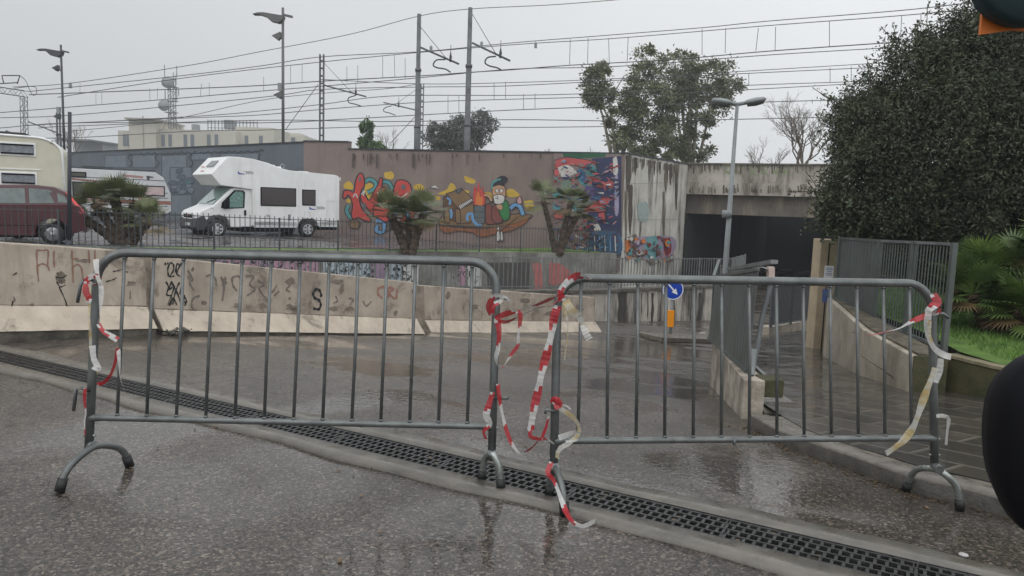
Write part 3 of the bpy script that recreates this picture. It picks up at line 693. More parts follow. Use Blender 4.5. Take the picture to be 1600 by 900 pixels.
# ---- right screens
def screen(root, a, b, z0, z1, h0, h1, solid=False, lean=0.0, dens=0.035, m=M_FENCE_G):
    """vertical-slat grating from a to b; z0,z1 bottoms; h0,h1 tops"""
    d = (b - a); L_ = d.length; d.normalize(); nrm = Vector((d.y, -d.x, 0)); mb = MB(); n = int(L_ / dens)
    for i in range(n + 1):
        t = i / n; p = a.lerp(b, t); zb = lerp(z0, z1, t); zt = lerp(h0, h1, t)
        lo = Vector((p.x, p.y, zb)); hi = Vector((p.x, p.y, zt)) + nrm * lean
        mb.bar(lo, hi, dens * 1.02 if solid else 0.012, 0.008 if not solid else 0.006 + 0.004 * (i % 2), up=nrm)
    mb.build('slat_panel', m, root)
    mb = MB()
    for k in (0.0, 1.0):
        mb.bar(Vector((a.x, a.y, lerp(z0, h0, k))) + nrm * lean * k, Vector((b.x, b.y, lerp(z1, h1, k))) + nrm * lean * k, 0.035, 0.03)
    mb.build('frame', M_FENCE_L if not solid else m, root)
rs = thing('tall_screen_fence', 'tall grey-green slatted screen standing on the stained retaining wall by the lawn', 'screen fence', (4.4, 8.5, 0.15))
SA = atz(1475, 545, 0.10); SB = atz(1365, 500, 0.17); SC = atz(1306, 464, 0.3)
SA.z = SB.z = SC.z = 0
print('screen', SA, SB, SC)
def topz(px, py, P_): return at(px, py, P_.y).z
hA, hB, hC = topz(1476, 381, SA), topz(1366, 376, SB), topz(1310, 372, SC)
print('tops', hA, hB, hC)
screen(rs, SA, SB, 0.10, 0.17, hA, hB, dens=0.055); SM = SA.lerp(SB, 0.5); mb = MB(); mb.box((SM.x, SM.y, 0.6), (0.05, 0.05, hA + 0.02 - 0.1)); mb.build('mid_post', M_FENCE_G, rs); screen(rs, SB, SC, 0.17, 0.3, hB, hC, solid=True, dens=0.05)
for p, z, h in ((SA, 0.05, hA), (SB, 0.1, hB), (SC, 0.2, hC)):
    mb = MB(); mb.box((p.x, p.y, (z + h) / 2), (0.05, 0.05, h - z + 0.03)); mb.build('post', M_FENCE_G, rs)
# left leaning screen
ls = thing('leaning_screen_fence', 'broken grey-green metal screen leaning on the low white wall at the road edge', 'screen fence', (2.2, 7.0, 0))
A_ = Vector((FW[0].x + 0.12, FW[0].y + 0.3, 0)); B_ = Vector((2.30, 8.45, 0)); C_ = Vector((2.9, 10.4, 0))
lA = at(1203, 416, A_.y).z; lB = at(1133, 440, B_.y).z
screen(ls, A_, B_, fw_top(A_) + 0.02, fw_top(B_) + 0.02, lA - 0.03, lB + 0.05, solid=True, dens=0.06, lean=0.03)
screen(ls, B_ + Vector((0.02, 0.05, 0)), C_, fw_top(B_) + 0.02, fw_top(C_) + 0.02, lB + 0.05, 0.72, solid=True, dens=0.06)
mb = MB(); mb.tube(bez([at(1174, 588, A_.y - 0.1), at(1184, 540, A_.y - .05), at(1190, 500, A_.y), at(1198, 470, A_.y), at(1207, 430, A_.y)], 4), 0.022, 8); mb.build('broken_post', M_POLE, ls)
mb = MB(); mb.bar(at(1174, 585, A_.y - 0.13), at(1179, 545, A_.y - .1), 0.045, 0.03); mb.build('post_sleeve', M_LAMPG, ls)
mb = MB(); mb.bar(at(1140, 421, B_.y), at(1210, 409, A_.y), 0.06, 0.035); mb.build('bent_top_rail', M_FENCE_L, ls)
mb = MB(); mb.tube(bez([at(1140, 429, B_.y), at(1170, 421, 7.3), at(1192, 418, A_.y), at(1202, 426, A_.y)], 6), 0.006, 6); mb.build('hanging_wire', M_GALV_L, ls)
mb = MB(); mb.bar(at(1133, 530, B_.y - .05), at(1196, 588, A_.y - .1), 0.03, 0.025); mb.build('bottom_rail', M_FENCE_L, ls)
# railing at the foot of the pavement, on a small curb
RL = [atf(1203, 519, walk_z), atf(1245, 511, walk_z), atf(1292, 500, walk_z)]
RL = [Vector((p.x, p.y, 0)) for p in RL]; print('RL', RL)
rail_fence('pavement_railing', 'dark bar railing on a pale curb closing the wet paved walk', RL, lambda p: walk_z(p.x, p.y) + 0.1, 0.86, mat('dark_grey_rail', (0.13, 0.14, 0.15), 0.45, metal=0.4), gap=0.105, br_=0.010, post_every=1.6, low=0.04, cat='railing')
wall_strip('', [p + Vector((-0.05, -0.09, 0)) for p in RL], lambda p: walk_z(p.x, p.y) - 0.2, lambda p: walk_z(p.x, p.y) + 0.1, 0.2, None, side=-1).build('railing_curb', M_LOWW)
o = bpy.data.objects['railing_curb']; tag(o, 'pale low curb under the dark bar railing', 'curb')
# pillar with a notice
pl = thing('beige_pillar', 'beige gate pillar with a paper notice beside the tall screen', 'pillar', (4.9, 11.0, -0.5))
c0 = at(1277, 455, 11.2); c1 = at(1308, 455, 11.2); tz = at(1290, 374, 11.2).z
mb = MB(); mb.box(((c0.x + c1.x) / 2, 11.35, (tz - 1.2) / 2 + 0.0), (c1.x - c0.x, 0.3, tz + 1.2)); mb.build('shaft', M_BEIGE, pl, bevel=0.01)
g = at(1290, 455, 11.2); mb = MB(); mb.box((g.x, 11.196, (tz - 1.2) / 2), (0.015, 0.012, tz + 1.1)); mb.build('groove', M_COPE, pl)
q = at(1295, 425, 11.19); mb = MB(); mb.box((q.x, 11.185, q.z), (0.14, 0.004, 0.19)); nb = mb.build('notice', M_SIGNW, pl)
mb = MB()
for k, (wd, zz, mm) in enumerate(((0.11, 0.06, 0), (0.1, 0.035, 0), (0.07, 0.01, 0), (0.1, -0.02, 0), (0.1, -0.045, 0))): mb.box((q.x, 11.181, q.z + zz), (wd, 0.003, 0.008))
mb.build('notice_text', flat('blue_ink', (0.05, 0.09, 0.3)), nb)
q = at(1291, 462, 11.19); mb = MB(); mb.box((q.x, 11.186, q.z), (0.12, 0.004, 0.2)); mb.build('blue_notice', flat('blue_notice', (0.1, 0.14, 0.35)), pl)
# pink block seen left of the railing
mb = MB(); mb.bar(at(1204, 442, A_.y - 0.02), at(1204, 417, A_.y - 0.02), 0.06, 0.05); mb.build('pink_post_cap', M_PINK, ls)

# ---- damp air
mb = MB(); mb.box((0, 104, 11.9), (330, 250, 32.0))
hz = mb.build('haze', mat('haze_air', (0, 0, 0))); tag(hz, kind='stuff')
hm = hz.data.materials[0]; hn = hm.node_tree.nodes; hn.remove(hn['Principled BSDF']); vv = hn.new('ShaderNodeVolumePrincipled'); vv.inputs['Color'].default_value = (0.88, 0.91, 0.94, 1); vv.inputs['Density'].default_value = 0.0012; vv.inputs['Anisotropy'].default_value = 0.3
hm.node_tree.links.new(vv.outputs[0], hn['Material Output'].inputs['Volume'])

# silt and leaves caught in the grating, grit on the road
mb = MB(); r9 = random.Random(31)
for k in range(46):
    t_ = r9.uniform(0, 8.3); o_ = r9.uniform(-HALF + .02, HALF - .02); p = along(t_, o_, -0.016); s_ = r9.uniform(0.012, 0.045)
    mb.box(p, (s_ * 1.6, s_, 0.012), Matrix.Rotation(r9.random() * 3, 3, 'Z'))
tag(mb.build('silt', mat('silt_brown', (0.10, 0.08, 0.055), 0.7, var=0.5, scale=20)), kind='stuff')
mb = MB()
for k in range(420):
    t_ = r9.uniform(0.5, 8.0); o_ = r9.choice((-1, 1)) * r9.uniform(ED * 0.6, 2.2) ** 1.0; p = along(t_, o_, 0.0)
    p.z = drop(o_) + 0.005; s_ = r9.uniform(0.002, 0.007)
    if r9.random() < 0.1: mb.m = 1; mb.box(p, (s_ * 5, s_ * 2.4, 0.002), Matrix.Rotation(r9.random() * 3, 3, 'Z'))
    else: mb.m = 0; mb.box(p, (s_ * 1.5, s_, s_), Matrix.Rotation(r9.random() * 3, 3, 'Z'))
tag(mb.build('road_grit', [mat('grit', (0.16, 0.145, 0.12), 0.6, var=0.6, scale=40), mat('fallen_leaf', (0.12, 0.07, 0.03), 0.5, var=0.5, scale=30)]), kind='stuff')
# ================================================================== jersey barriers
JH = 0.90
def jersey(label, a, b, h=JH):
    """a,b : front base line end points (world, z from the road)"""
    a = Vector(a); b = Vector(b); d = (b - a); L_ = d.length; d.normalize(); n = Vector((-d.y, d.x, 0)).normalized()
    root = thing('jersey_barrier', label, 'concrete barrier', ((a + b) / 2 + n * 0.3), 0, 'concrete barriers along the ramp')
    prof_toe = [(0.0, 0.075), (0.19, 0.30), (0.43, 0.30), (0.62, 0.075)]
    prof_up = [(0.19, 0.30), (0.235, h), (0.385, h), (0.43, 0.30)]
    def ext(prof, mat_, name, e=0.0):
        mb = MB(); N = 28; vs = []; fs = []; m = len(prof)
        for i in range(N + 1):
            p = a + d * (L_ * i / N)
            for (u, z) in prof: vs.append(p + n * (u + random.gauss(0, 0.0015)) + Vector((0, 0, z + random.gauss(0, 0.002))))
        for i in range(N):
            for j in range(m): j2 = (j + 1) % m; fs.append((i * m + j, i * m + j2, (i + 1) * m + j2, (i + 1) * m + j))
        fs.append(tuple(range(m))); fs.append(tuple(N * m + j for j in range(m)))
        mb.add(vs, fs); return mb.build(name, mat_, root, bevel=0.012 if name == 'upper' else 0)
    ext(prof_toe, M_CONC_TOE, 'toe'); ext(prof_up, M_CONC, 'upper')
    # dirty broken end faces
    for p, s_ in ((a, 1), (b, -1)):
        mb = MB(); q = p - d * 0.006 * s_; o_ = [(0.004, 0.078), (0.188, 0.299), (0.233, h - 0.01), (0.387, h - 0.01), (0.432, 0.299), (0.616, 0.078)]
        vs = [q + n * u + Vector((0, 0, z)) for u, z in o_] + [q + d * 0.012 * s_ + n * u + Vector((0, 0, z)) for u, z in o_]
        mb.add(vs, [tuple(range(6)), tuple(range(6, 12))] + [(i, (i + 1) % 6, 6 + (i + 1) % 6, 6 + i) for i in range(6)]); mb.build('dirty_end', M_ENDC, root)
    # foot in darker concrete, set back under the toe
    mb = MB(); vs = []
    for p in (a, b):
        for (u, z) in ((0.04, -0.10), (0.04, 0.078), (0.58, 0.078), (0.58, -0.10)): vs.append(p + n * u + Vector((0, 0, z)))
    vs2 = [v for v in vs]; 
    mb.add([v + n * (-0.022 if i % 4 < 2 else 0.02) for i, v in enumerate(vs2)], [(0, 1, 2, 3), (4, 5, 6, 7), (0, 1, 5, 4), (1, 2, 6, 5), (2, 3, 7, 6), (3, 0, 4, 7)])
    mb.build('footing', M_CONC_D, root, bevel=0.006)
    return root, a + n * 0.19 + Vector((0, 0, .3)), b + n * 0.19 + Vector((0, 0, .3)), n
def base_at(px, py, topy, h=JH):
    r0 = ray(px, py); r1 = ray(px, topy)    # vertical scale gives the distance
    Y = 5.0
    lo, hi = 2.0, 60.0
    for _ in range(60):
        Y = (lo + hi) / 2; hh = at(px, topy, Y).z - at(px, py, Y).z
        if hh > h: hi = Y
        else: lo = Y
    p = at(px, py, Y); return p
J0 = base_at(0, 531, 379); J1 = base_at(246, 524, 396)
J2 = base_at(256, 527, 402); J3 = base_at(664, 529, 443); J4 = base_at(676, 529, 448); J5 = base_at(940, 523, 466, 0.9)
for q in (J0, J1, J2, J3, J4, J5): print('J', [round(c, 2) for c in q], round(road_z(q.x, q.y), 2))
for q in (J0, J1, J2, J3, J4, J5): pass
Js = J1 + (J0 - J1).normalized() * 5.8
jb1 = jersey('nearest concrete barrier at the left edge with rust-coloured letters on it', Js, J1)
jb2 = jersey('middle concrete barrier with a black tag at its near end and a lone black S', J2, J3)
jb3 = jersey('farthest concrete barrier, behind the gap between the two barricades', J4, J5)

# ---- painted strokes on real surfaces
def stroke_mb(mb, pts, wd, plane, off):
    p0, n = plane; P_ = [atplane(x, y, p0, n) for x, y in pts]
    if len(P_) > 2: P_ = bez(P_, 5)
    n = n.normalized(); 
    if n.dot(EYE - P_[0]) < 0: n = -n
    rows = []
    for i, p in enumerate(P_):
        t = P_[min(i + 1, len(P_) - 1)] - P_[max(i - 1, 0)]; t.normalize(); s_ = n.cross(t).normalized()
        tw = wd * (0.75 + 0.25 * math.sin(i * 1.3)) / 2
        rows.append([p + s_ * tw + n * off, p - s_ * tw + n * off])
    mb.grid(rows)
def strokes(root, name, m, lst, wd, plane, off=0.004):
    mb = MB()
    for k, s_ in enumerate(lst): stroke_mb(mb, s_, wd, plane, off + 0.0006 * (k % 6))
    return mb.build(name, m, root)
def jplane(jb):
    _, a, b, n = jb; nn = Vector(n); d = (b - a).normalized(); upv = (Vector((0, 0, 1)) * 0.6 + nn * 0.045)
    return (a, d.cross(upv))
M_RUST = flat('rust_spray', (0.25, 0.13, 0.085)); M_INK = flat('black_spray', (0.018, 0.018, 0.018)); M_FADE = flat('faded_spray', (0.14, 0.12, 0.10)); M_FRED = flat('faded_red_spray', (0.30, 0.15, 0.11))
pj = jplane(jb1)
strokes(jb1[0], 'rust_letters', M_RUST, [[(57, 391), (58, 415), (60, 440)], [(57, 391), (68, 391), (75, 392), (74, 414)], [(59, 415), (66, 412), (74, 416), (77, 423)], [(84, 392), (84, 410), (85, 418)], [(112, 391), (113, 415), (114, 441)], [(113, 418), (120, 413), (127, 419), (129, 436)], [(112, 405), (122, 404)], [(138, 391), (140, 411)], [(148, 391), (148, 408)]], 0.017, pj)
strokes(jb1[0], 'dirty_scratches', M_INK, [[(162, 415), (168, 416)], [(176, 424), (183, 423), (190, 421)], [(165, 440), (176, 437), (182, 434)], [(192, 424), (200, 425)], [(20, 430), (26, 426)], [(86, 432), (96, 434), (104, 430)], [(88, 440), (94, 448), (102, 445)], [(92, 448), (102, 470), (107, 490)], [(20, 470), (17, 485), (14, 498)]], 0.014, pj)
pj = jplane(jb2)
strokes(jb2[0], 'black_tag', M_INK, [[(263, 432), (262, 420), (266, 411), (271, 414), (270, 424), (265, 432), (272, 431)], [(274, 426), (276, 413), (281, 414)], [(283, 411), (276, 426), (281, 432)], [(259, 440), (263, 449), (260, 460), (268, 462)], [(268, 439), (264, 452), (272, 447), (266, 466)], [(280, 441), (275, 452), (270, 470)], [(268, 441), (276, 456), (282, 472)], [(284, 448), (281, 458), (288, 462), (284, 474)], [(264, 478), (270, 466), (276, 476)], [(288, 470), (290, 476)], [(287, 463), (291, 470), (288, 478)], [(258, 410), (258, 414)], [(262, 410), (262, 413)]], 0.024, pj)
strokes(jb2[0], 'black_letter', M_INK, [[(502, 464), (500, 455), (494, 452), (489, 458), (491, 465), (498, 469), (501, 476), (498, 483), (489, 482)]], 0.05, pj)
strokes(jb2[0], 'faded_letters', M_FADE, [[(293, 422), (301, 436), (296, 442), (303, 454)], [(312, 462), (302, 466), (299, 478), (306, 486)], [(322, 432), (329, 429), (336, 435), (338, 446)], [(345, 432), (350, 447), (347, 470)], [(352, 432), (348, 446)], [(362, 434), (364, 446), (370, 454)], [(362, 434), (371, 431), (376, 436)], [(384, 431), (396, 432), (390, 444), (398, 452), (386, 462)], [(403, 438), (413, 446), (404, 450), (417, 470)], [(420, 446), (424, 457), (432, 446)], [(436, 455), (428, 462)], [(452, 447), (447, 452), (453, 456)], [(524, 462), (527, 470), (521, 474)], [(545, 466), (552, 468), (547, 476)], [(567, 470), (572, 478), (580, 471)]], 0.026, pj)
strokes(jb2[0], 'faded_red_letters', M_FRED, [[(600, 448), (592, 450), (590, 458), (597, 466)], [(607, 449), (606, 466)], [(607, 449), (615, 451), (608, 458), (616, 467)], [(620, 451), (619, 467)]], 0.05, pj)
def blot(mb, x, y, rx, ry, plane, rnd, off):
    p0, n = plane; n = n.normalized()
    if n.dot(EYE - Vector(p0)) < 0: n = -n
    q = [Vector((x + math.cos(t_) * rx * rnd.uniform(0.5, 1.2), y + math.sin(t_) * ry * rnd.uniform(0.5, 1.2), 0)) for t_ in [k * 0.628 for k in range(10)]]; q = bez(q + [q[0]], 3)[:-1]; tri = tessellate_polygon([q])
    mb.add([atplane(p.x, p.y, p0, n) + n * off for p in q], [tuple(t_) for t_ in tri])
M_SMUT = mat('grime', (0.22, 0.185, 0.15), 0.8, c2=(0.14, 0.115, 0.09), scale=14, thr=(0.4, 0.6)); M_SMUT2 = mat('dark_grime', (0.17, 0.14, 0.11), 0.8, c2=(0.07, 0.058, 0.045), scale=14, thr=(0.4, 0.6))
for jb, lst in ((jb1, [(95, 434, 9, 9, 0), (97, 440, 6, 4, 1), (90, 428, 3, 4, 1), (205, 444, 9, 4, 0), (203, 441, 5, 2.4, 1), (203, 462, 1.5, 10, 0), (197, 404, 3, 4, 1), (128, 440, 2, 3, 1), (22, 468, 1.6, 5, 1), (49, 476, 3, 3, 0), (130, 407, 12, 3, 0)]),
                (jb2, [(301, 421, 3, 3.5, 1), (296, 434, 4, 6, 0), (318, 473, 6, 5, 0), (267, 472, 7, 7, 1), (350, 438, 5, 6, 0), (370, 478, 8, 5, 0), (388, 480, 6, 4, 0), (410, 478, 6, 5, 0), (455, 480, 10, 5, 0), (460, 483, 6, 3, 1), (520, 482, 8, 4, 0), (545, 482, 9, 3, 0), (455, 440, 8, 6, 0), (527, 440, 10, 5, 0), (535, 452, 4, 8, 0), (452, 466, 2, 2, 1), (644, 455, 1.4, 3, 1), (618, 488, 3, 5, 0)]), (jb3, [(700, 462, 5, 6, 0), (740, 480, 8, 5, 0), (820, 470, 10, 6, 0), (860, 490, 12, 4, 0), (905, 480, 7, 7, 0)])):
    r_ = random.Random(4); pl_ = jplane(jb); ma, mb_ = MB(), MB()
    for k, (x, y, rx, ry, d_) in enumerate(lst): blot(mb_ if d_ else ma, x, y, rx, ry, pl_, r_, 0.0025 + 0.0004 * k)
    if ma.v: ma.build('grime', M_SMUT, jb[0])
    if mb_.v: mb_.build('dark_grime', M_SMUT2, jb[0])
# crumbled dirt joints
mb = MB()
for k in range(34):
    q = J1.lerp(J2, 0.5); mb.box(q + Vector((random.uniform(0.0, .2), random.uniform(0.05, .35), random.uniform(0, 0.05))), (random.uniform(.01, .04),) * 3, Matrix.Rotation(random.random() * 3, 3, 'X') @ Matrix.Rotation(random.random() * 3, 3, 'Z'))
tag(mb.build('rubble', M_CONC_D), 'dark crumbled rubble in the joint between the two nearest concrete barriers', 'rubble', kind='stuff')

# ================================================================== crowd barricades
def corner_cut(P_, f=0.22, n=3):
    for _ in range(n):
        Q_ = [P_[0]]
        for i in range(1, len(P_) - 1): Q_ += [P_[i].lerp(P_[i - 1], f), P_[i].lerp(P_[i + 1], f)]
        P_ = Q_ + [P_[-1]]; f = 0.25
    return P_
def barricade(name_label, TL, TR, BL_, BR_, u0, u1, feet, stubs):
    """corner points are real places: top rail ends and ground points under the posts"""
    root = thing('crowd_barrier', name_label, 'crowd barrier', BL_.lerp(BR_, 0.5), 0, 'steel crowd barriers across the road')
    def Q(u, v): return BL_.lerp(BR_, u).lerp(TL.lerp(TR, u), v)
    W = (BR_ - BL_).length; H = (TL - BL_).length; r = 0.14; cr, cv = r / W, r / H
    v0 = 0.11
    pts = [Q(0, v0), Q(0, 0.5)] + [Q(cr * (1 - math.cos(a)), 1 - cv * (1 - math.sin(a))) for a in [math.pi / 2 * k / 8 for k in range(9)]] \
        + [Q(1 - cr * (1 - math.sin(a)), 1 - cv * (1 - math.cos(a))) for a in [math.pi / 2 * k / 8 for k in range(9)]] + [Q(1, 0.5), Q(1, v0)]
    mb = MB(); mb.tube(pts, 0.0205, 12); mb.build('frame', M_GALV, root)
    mb = MB(); vb = 0.262; mb.tube([Q(0.0, vb), Q(0.012, vb), Q(0.03, vb), Q(0.97, vb), Q(0.988, vb), Q(1.0, vb)], [0.024, 0.02, 0.0165, 0.0165, 0.02, 0.024], 10); mb.build('bottom_rail', M_GALV, root)
    for k in range(13):
        u = lerp(u0, u1, k / 12); mb = MB(); b_ = random.uniform(-0.0018, 0.0018)
        mb.tube([Q(u, vb), Q(u + b_, (vb + 1) / 2), Q(u, 1 - 0.018)], 0.0084, 8); mb.tube([Q(u, vb + 0.012), Q(u, vb + 0.022)], [0.0125, 0.009], 8); mb.tube([Q(u, 1 - 0.028), Q(u, 1 - 0.018)], [0.009, 0.012], 8); mb.build('bar', M_GALV, root)
    for side, (fpts) in zip((0, 1), feet):
        top = Q(side, v0 + 0.02); path = [fpts[0], fpts[1], fpts[2], fpts[3], fpts[4]]
        mb = MB(); mb.tube(corner_cut([path[0] + Vector((0, 0, .02))] + path[1:4] + [path[4] + Vector((0, 0, .02))]), 0.0168, 10); ft = mb.build('foot', M_GALV_L if side else M_GALV, root)
        mb = MB(); mb.tube([top, path[2] + Vector((0, 0, -0.005))], 0.022, 10); mb.build('socket', M_GALV, ft)
        for e_, nb_ in ((path[0], path[1]), (path[4], path[3])):
            mb = MB(); dr = (nb_ - e_).normalized(); mb.tube([e_ + Vector((0, 0, 0.002)), e_ + dr * 0.055 + Vector((0, 0, .01))], 0.023, 10); mb.build('rubber_cap', M_RUBBER, ft)
        for zz in (0.10, 0.21):
            mb = MB(); c_ = Q(side, v0 + zz * .7); mb.tube([c_ + Vector((-0.028, -0.0, 0)), c_ + Vector((0.028, 0, 0))], 0.006, 6); mb.build('bolt', M_GALV_L, root)
    for s_ in stubs:
        mb = MB(); mb.tube(s_, 0.008, 8); mb.build('hook', M_GALV, root)
    return root, Q
gz = lambda p: Vector((p.x, p.y, road_z(p.x, p.y)))
TLl = at(153, 394, 3.56); TRl = at(777, 410, 3.66); BLl = at(137, 742, 3.52); BRl = at(767, 757, 3.57)
def foot(px0, py0, px1, py1, top_px, top_py, Ytop, elbow0=0.55, elbow1=0.6, eh=0.8):
    """path of a bent foot: near end on the ground, up over the post, down to the far end"""
    a = gz(atf(px0, py0, road_z)); b = gz(atf(px1, py1, road_z)); c = at(top_px, top_py, Ytop)
    e0 = a.lerp(c, elbow0); e0.z = a.z + (c.z - a.z) * eh * 0.75 + 0.0; e1 = b.lerp(c, 1 - elbow1 + 0.0); e1.z = b.z + (c.z - b.z) * eh * 0.85
    e0.x, e0.y = lerp(a.x, c.x, 0.22), lerp(a.y, c.y, 0.22); e1.x, e1.y = lerp(b.x, c.x, 0.25), lerp(b.y, c.y, 0.25)
    return [a, e0, c, e1, b]
feetL = [foot(93, 769, 203, 729, 147, 694, 3.50), foot(783, 767, 752, 752, 769, 705, 3.56)]
stubsL = [[at(146, 437, 3.55), at(130, 438, 3.5), at(126, 445, 3.49), at(121, 473, 3.48)], [at(140, 611, 3.52), at(128, 606, 3.47), at(119, 608, 3.45), at(115, 642, 3.44)],
          [at(771, 622, 3.58), at(794, 622, 3.55)], [at(776, 463, 3.64), at(797, 468, 3.6)]]
bL, QL = barricade('left steel crowd barrier with red and white tape tied to both its posts', TLl, TRl, BLl, BRl, (194 - 153) / 624, (737 - 153) / 624, feetL, stubsL)
TLr = at(872, 434, 3.50); TRr = at(1456, 443, 3.70); BLr = at(864, 778, 3.44); BRr = at(1461, 768, 3.68)
feetR = [foot(882, 806, 858, 776, 868, 728, 3.42), foot(1500, 798, 1414, 768, 1468, 733, 3.62)]
stubsR = [[at(868, 643, 3.43), at(853, 640, 3.42), at(852, 646, 3.42)], [at(1148, 684, 3.55), at(1147, 696, 3.54)], [at(1462, 492, 3.68), at(1474, 490, 3.66), at(1482, 497, 3.66)]]
bR, QR = barricade('right steel crowd barrier with its far foot standing at the kerb', TLr, TRr, BLr, BRr, (906 - 872) / 584, (1419 - 872) / 584, feetR, stubsR)

# ---- barrier tapes
def tape(label, pts, wd, pat='rw', twist=0.0, n=10, seg=0.075, flutter=0.3, group=None, shear=0.6, seed=0):
    rr_ = random.Random(seed + len(label)); P_ = bez([at(*p) if len(p) == 3 else p for p in pts], n)
    ds = [0]
    for a, b in zip(P_, P_[1:]): ds.append(ds[-1] + (b - a).length)
    mb = MB(); rows = []
    wd = wd * (0.60 if pat == 'rw' else 0.5)
    for i, p in enumerate(P_):
        t = P_[min(i + 1, len(P_) - 1)] - P_[max(i - 1, 0)]; t.normalize(); v = (EYE - p).normalized()
        s_ = t.cross(v).normalized(); a = twist * ds[i] + flutter * math.sin(ds[i] * 17 + seed)
        s_ = s_ * math.cos(a) + t.cross(s_) * math.sin(a); crinkle = 1 + 0.18 * math.sin(ds[i] * 31 + seed)
        fold = v * (0.12 * wd * math.sin(ds[i] * 40 + seed)) + t * 0.0; p = p + v * rr_.gauss(0, 0.0010) + s_ * rr_.gauss(0, 0.0004)
        rows.append([p + s_ * wd * crinkle / 2, p + fold, p - s_ * wd * crinkle / 2])
    vs = [q for r in rows for q in r]; base = len(mb.v)
    for i in range(len(rows) - 1):
        for j in range(2):
            b = i * 3 + j
            if pat == 'rw': k = int(math.floor((ds[i] + (j - 0.5) * shear * wd) / seg)) % 2
            elif pat == 'w': k = 1
            else: k = 2
            mb.m = k; mb.f.append([b, b + 1, b + 4, b + 3]); mb.mi.append(k); mb.smooth.append(True)
    mb.v = vs
    o = mb.build('barrier_tape', [M_TRED, M_TWHT, M_TYEL])
    return tag(o, label, 'barrier tape', 'scraps of barrier tape on the crowd barriers')
yl = 3.50
tape('red and white tape bunched in a knot round the top of the left post', [(131, 440, 3.5), (142, 434, 3.48), (155, 436, 3.5), (158, 441, 3.5), (146, 444, 3.46), (135, 438, 3.47), (150, 431, 3.47), (159, 447, 3.49)], 0.035, twist=14, seg=0.03)
tape('short red tail hanging from the top of the left post over its hook', [(136, 440, 3.46), (134, 455, 3.45), (139, 466, 3.45), (137, 474, 3.45)], 0.04, seg=0.09)
tape('pale yellowed tape running down the outside of the left post', [(140, 444, 3.46), (139, 480, 3.455), (141, 520, 3.46), (143, 560, 3.46), (153, 585, 3.46)], 0.022, pat='y', twist=2)
tape('pale whitish plastic strip fluttering down the right side of the left post', [(150, 405, 3.5), (152, 430, 3.47), (158, 450, 3.47), (157, 478, 3.46), (153, 505, 3.46)], 0.045, pat='w', twist=5, seed=2)
tape('bluish white tape end twisted low on the left post', [(144, 540, 3.46), (147, 560, 3.45), (153, 575, 3.45), (146, 572, 3.45)], 0.055, pat='w', twist=4, seed=3)
tape('red and white tape end flapping just right of the left post', [(154, 506, 3.46), (161, 517, 3.45), (172, 524, 3.45), (184, 531, 3.45)], 0.04, seg=0.06, shear=1.5, seed=4)
tape('thin string slanting from the left knot to the first bar', [(152, 442, 3.48), (168, 464, 3.5), (183, 490, 3.5), (181, 497, 3.5)], 0.006, pat='y')
tape('red tape looped over the first bar of the left barrier', [(152, 601, 3.46), (163, 597, 3.46), (173, 585, 3.46), (180, 566, 3.46), (184, 546, 3.46), (186, 560, 3.45), (188, 590, 3.45), (195, 610, 3.45), (206, 634, 3.45)], 0.027, seg=0.22, twist=3, shear=0.2, seed=1)
tape('red and white tape down the foot end of the left post', [(133, 606, 3.44), (132, 625, 3.44), (134, 645, 3.44), (132, 660, 3.44), (133, 680, 3.44)], 0.022, seg=0.1, twist=6)
tape('red tape wrapped round the top of the right post of the left barrier', [(768, 492, 3.6), (764, 478, 3.58), (772, 463, 3.57), (784, 462, 3.57), (782, 470, 3.58), (770, 478, 3.58), (768, 490, 3.58)], 0.045, seg=0.10, twist=3)
tape('white tape end sticking out right of the left barrier at rail height', [(779, 463, 3.58), (788, 464, 3.57), (797, 470, 3.57)], 0.025, pat='w')
tape('upper red and white tape strung between the two barriers', [(773, 497, 3.6), (795, 489, 3.56), (820, 483, 3.52), (840, 476, 3.5), (860, 467, 3.47), (879, 458, 3.44), (884, 447, 3.44)], 0.042, seg=0.11, twist=4, seed=5)
tape('lower red and white tape sagging between the two barriers', [(773, 498, 3.6), (790, 503, 3.56), (812, 494, 3.52), (838, 482, 3.5), (862, 476, 3.47), (880, 462, 3.44)], 0.03, seg=0.13, twist=6, seed=6)
tape('red tape tail hanging from the middle of the strung tapes', [(808, 486, 3.52), (813, 492, 3.51), (812, 508, 3.51), (810, 525, 3.52), (809, 540, 3.53), (800, 552, 3.55), (788, 570, 3.56), (780, 578, 3.57)], 0.035, seg=0.085, twist=5, seed=7)
tape('red and white tape wound down the right post of the left barrier', [(777, 500, 3.59), (780, 520, 3.57), (778, 545, 3.57), (775, 560, 3.57), (780, 575, 3.56), (788, 572, 3.56)], 0.05, seg=0.12, twist=7, seed=8)
tape('red and white tape wrapped round the top left corner of the right barrier', [(878, 470, 3.44), (876, 455, 3.43), (884, 443, 3.44), (897, 433, 3.45), (906, 431, 3.46), (922, 436, 3.47), (918, 433, 3.47)], 0.055, seg=0.06, twist=5, seed=9)
tape('wide red and white tape hanging slantwise left of the right barrier', [(872, 478, 3.42), (866, 495, 3.42), (862, 520, 3.42), (855, 550, 3.42), (847, 580, 3.42), (841, 610, 3.42), (834, 640, 3.42), (829, 672, 3.42)], 0.058, seg=0.10, flutter=0.12, shear=0.9, n=16)
tape('red and white tape running from the wide tape back to the right barrier post', [(828, 672, 3.42), (829, 682, 3.42), (842, 686, 3.42), (855, 686, 3.42), (866, 694, 3.42)], 0.028, seg=0.11, twist=5)
tape('small tape tied to the hook on the left side of the right barrier', [(846, 686, 3.42), (853, 668, 3.42), (857, 650, 3.42)], 0.022, seg=0.1, twist=4)
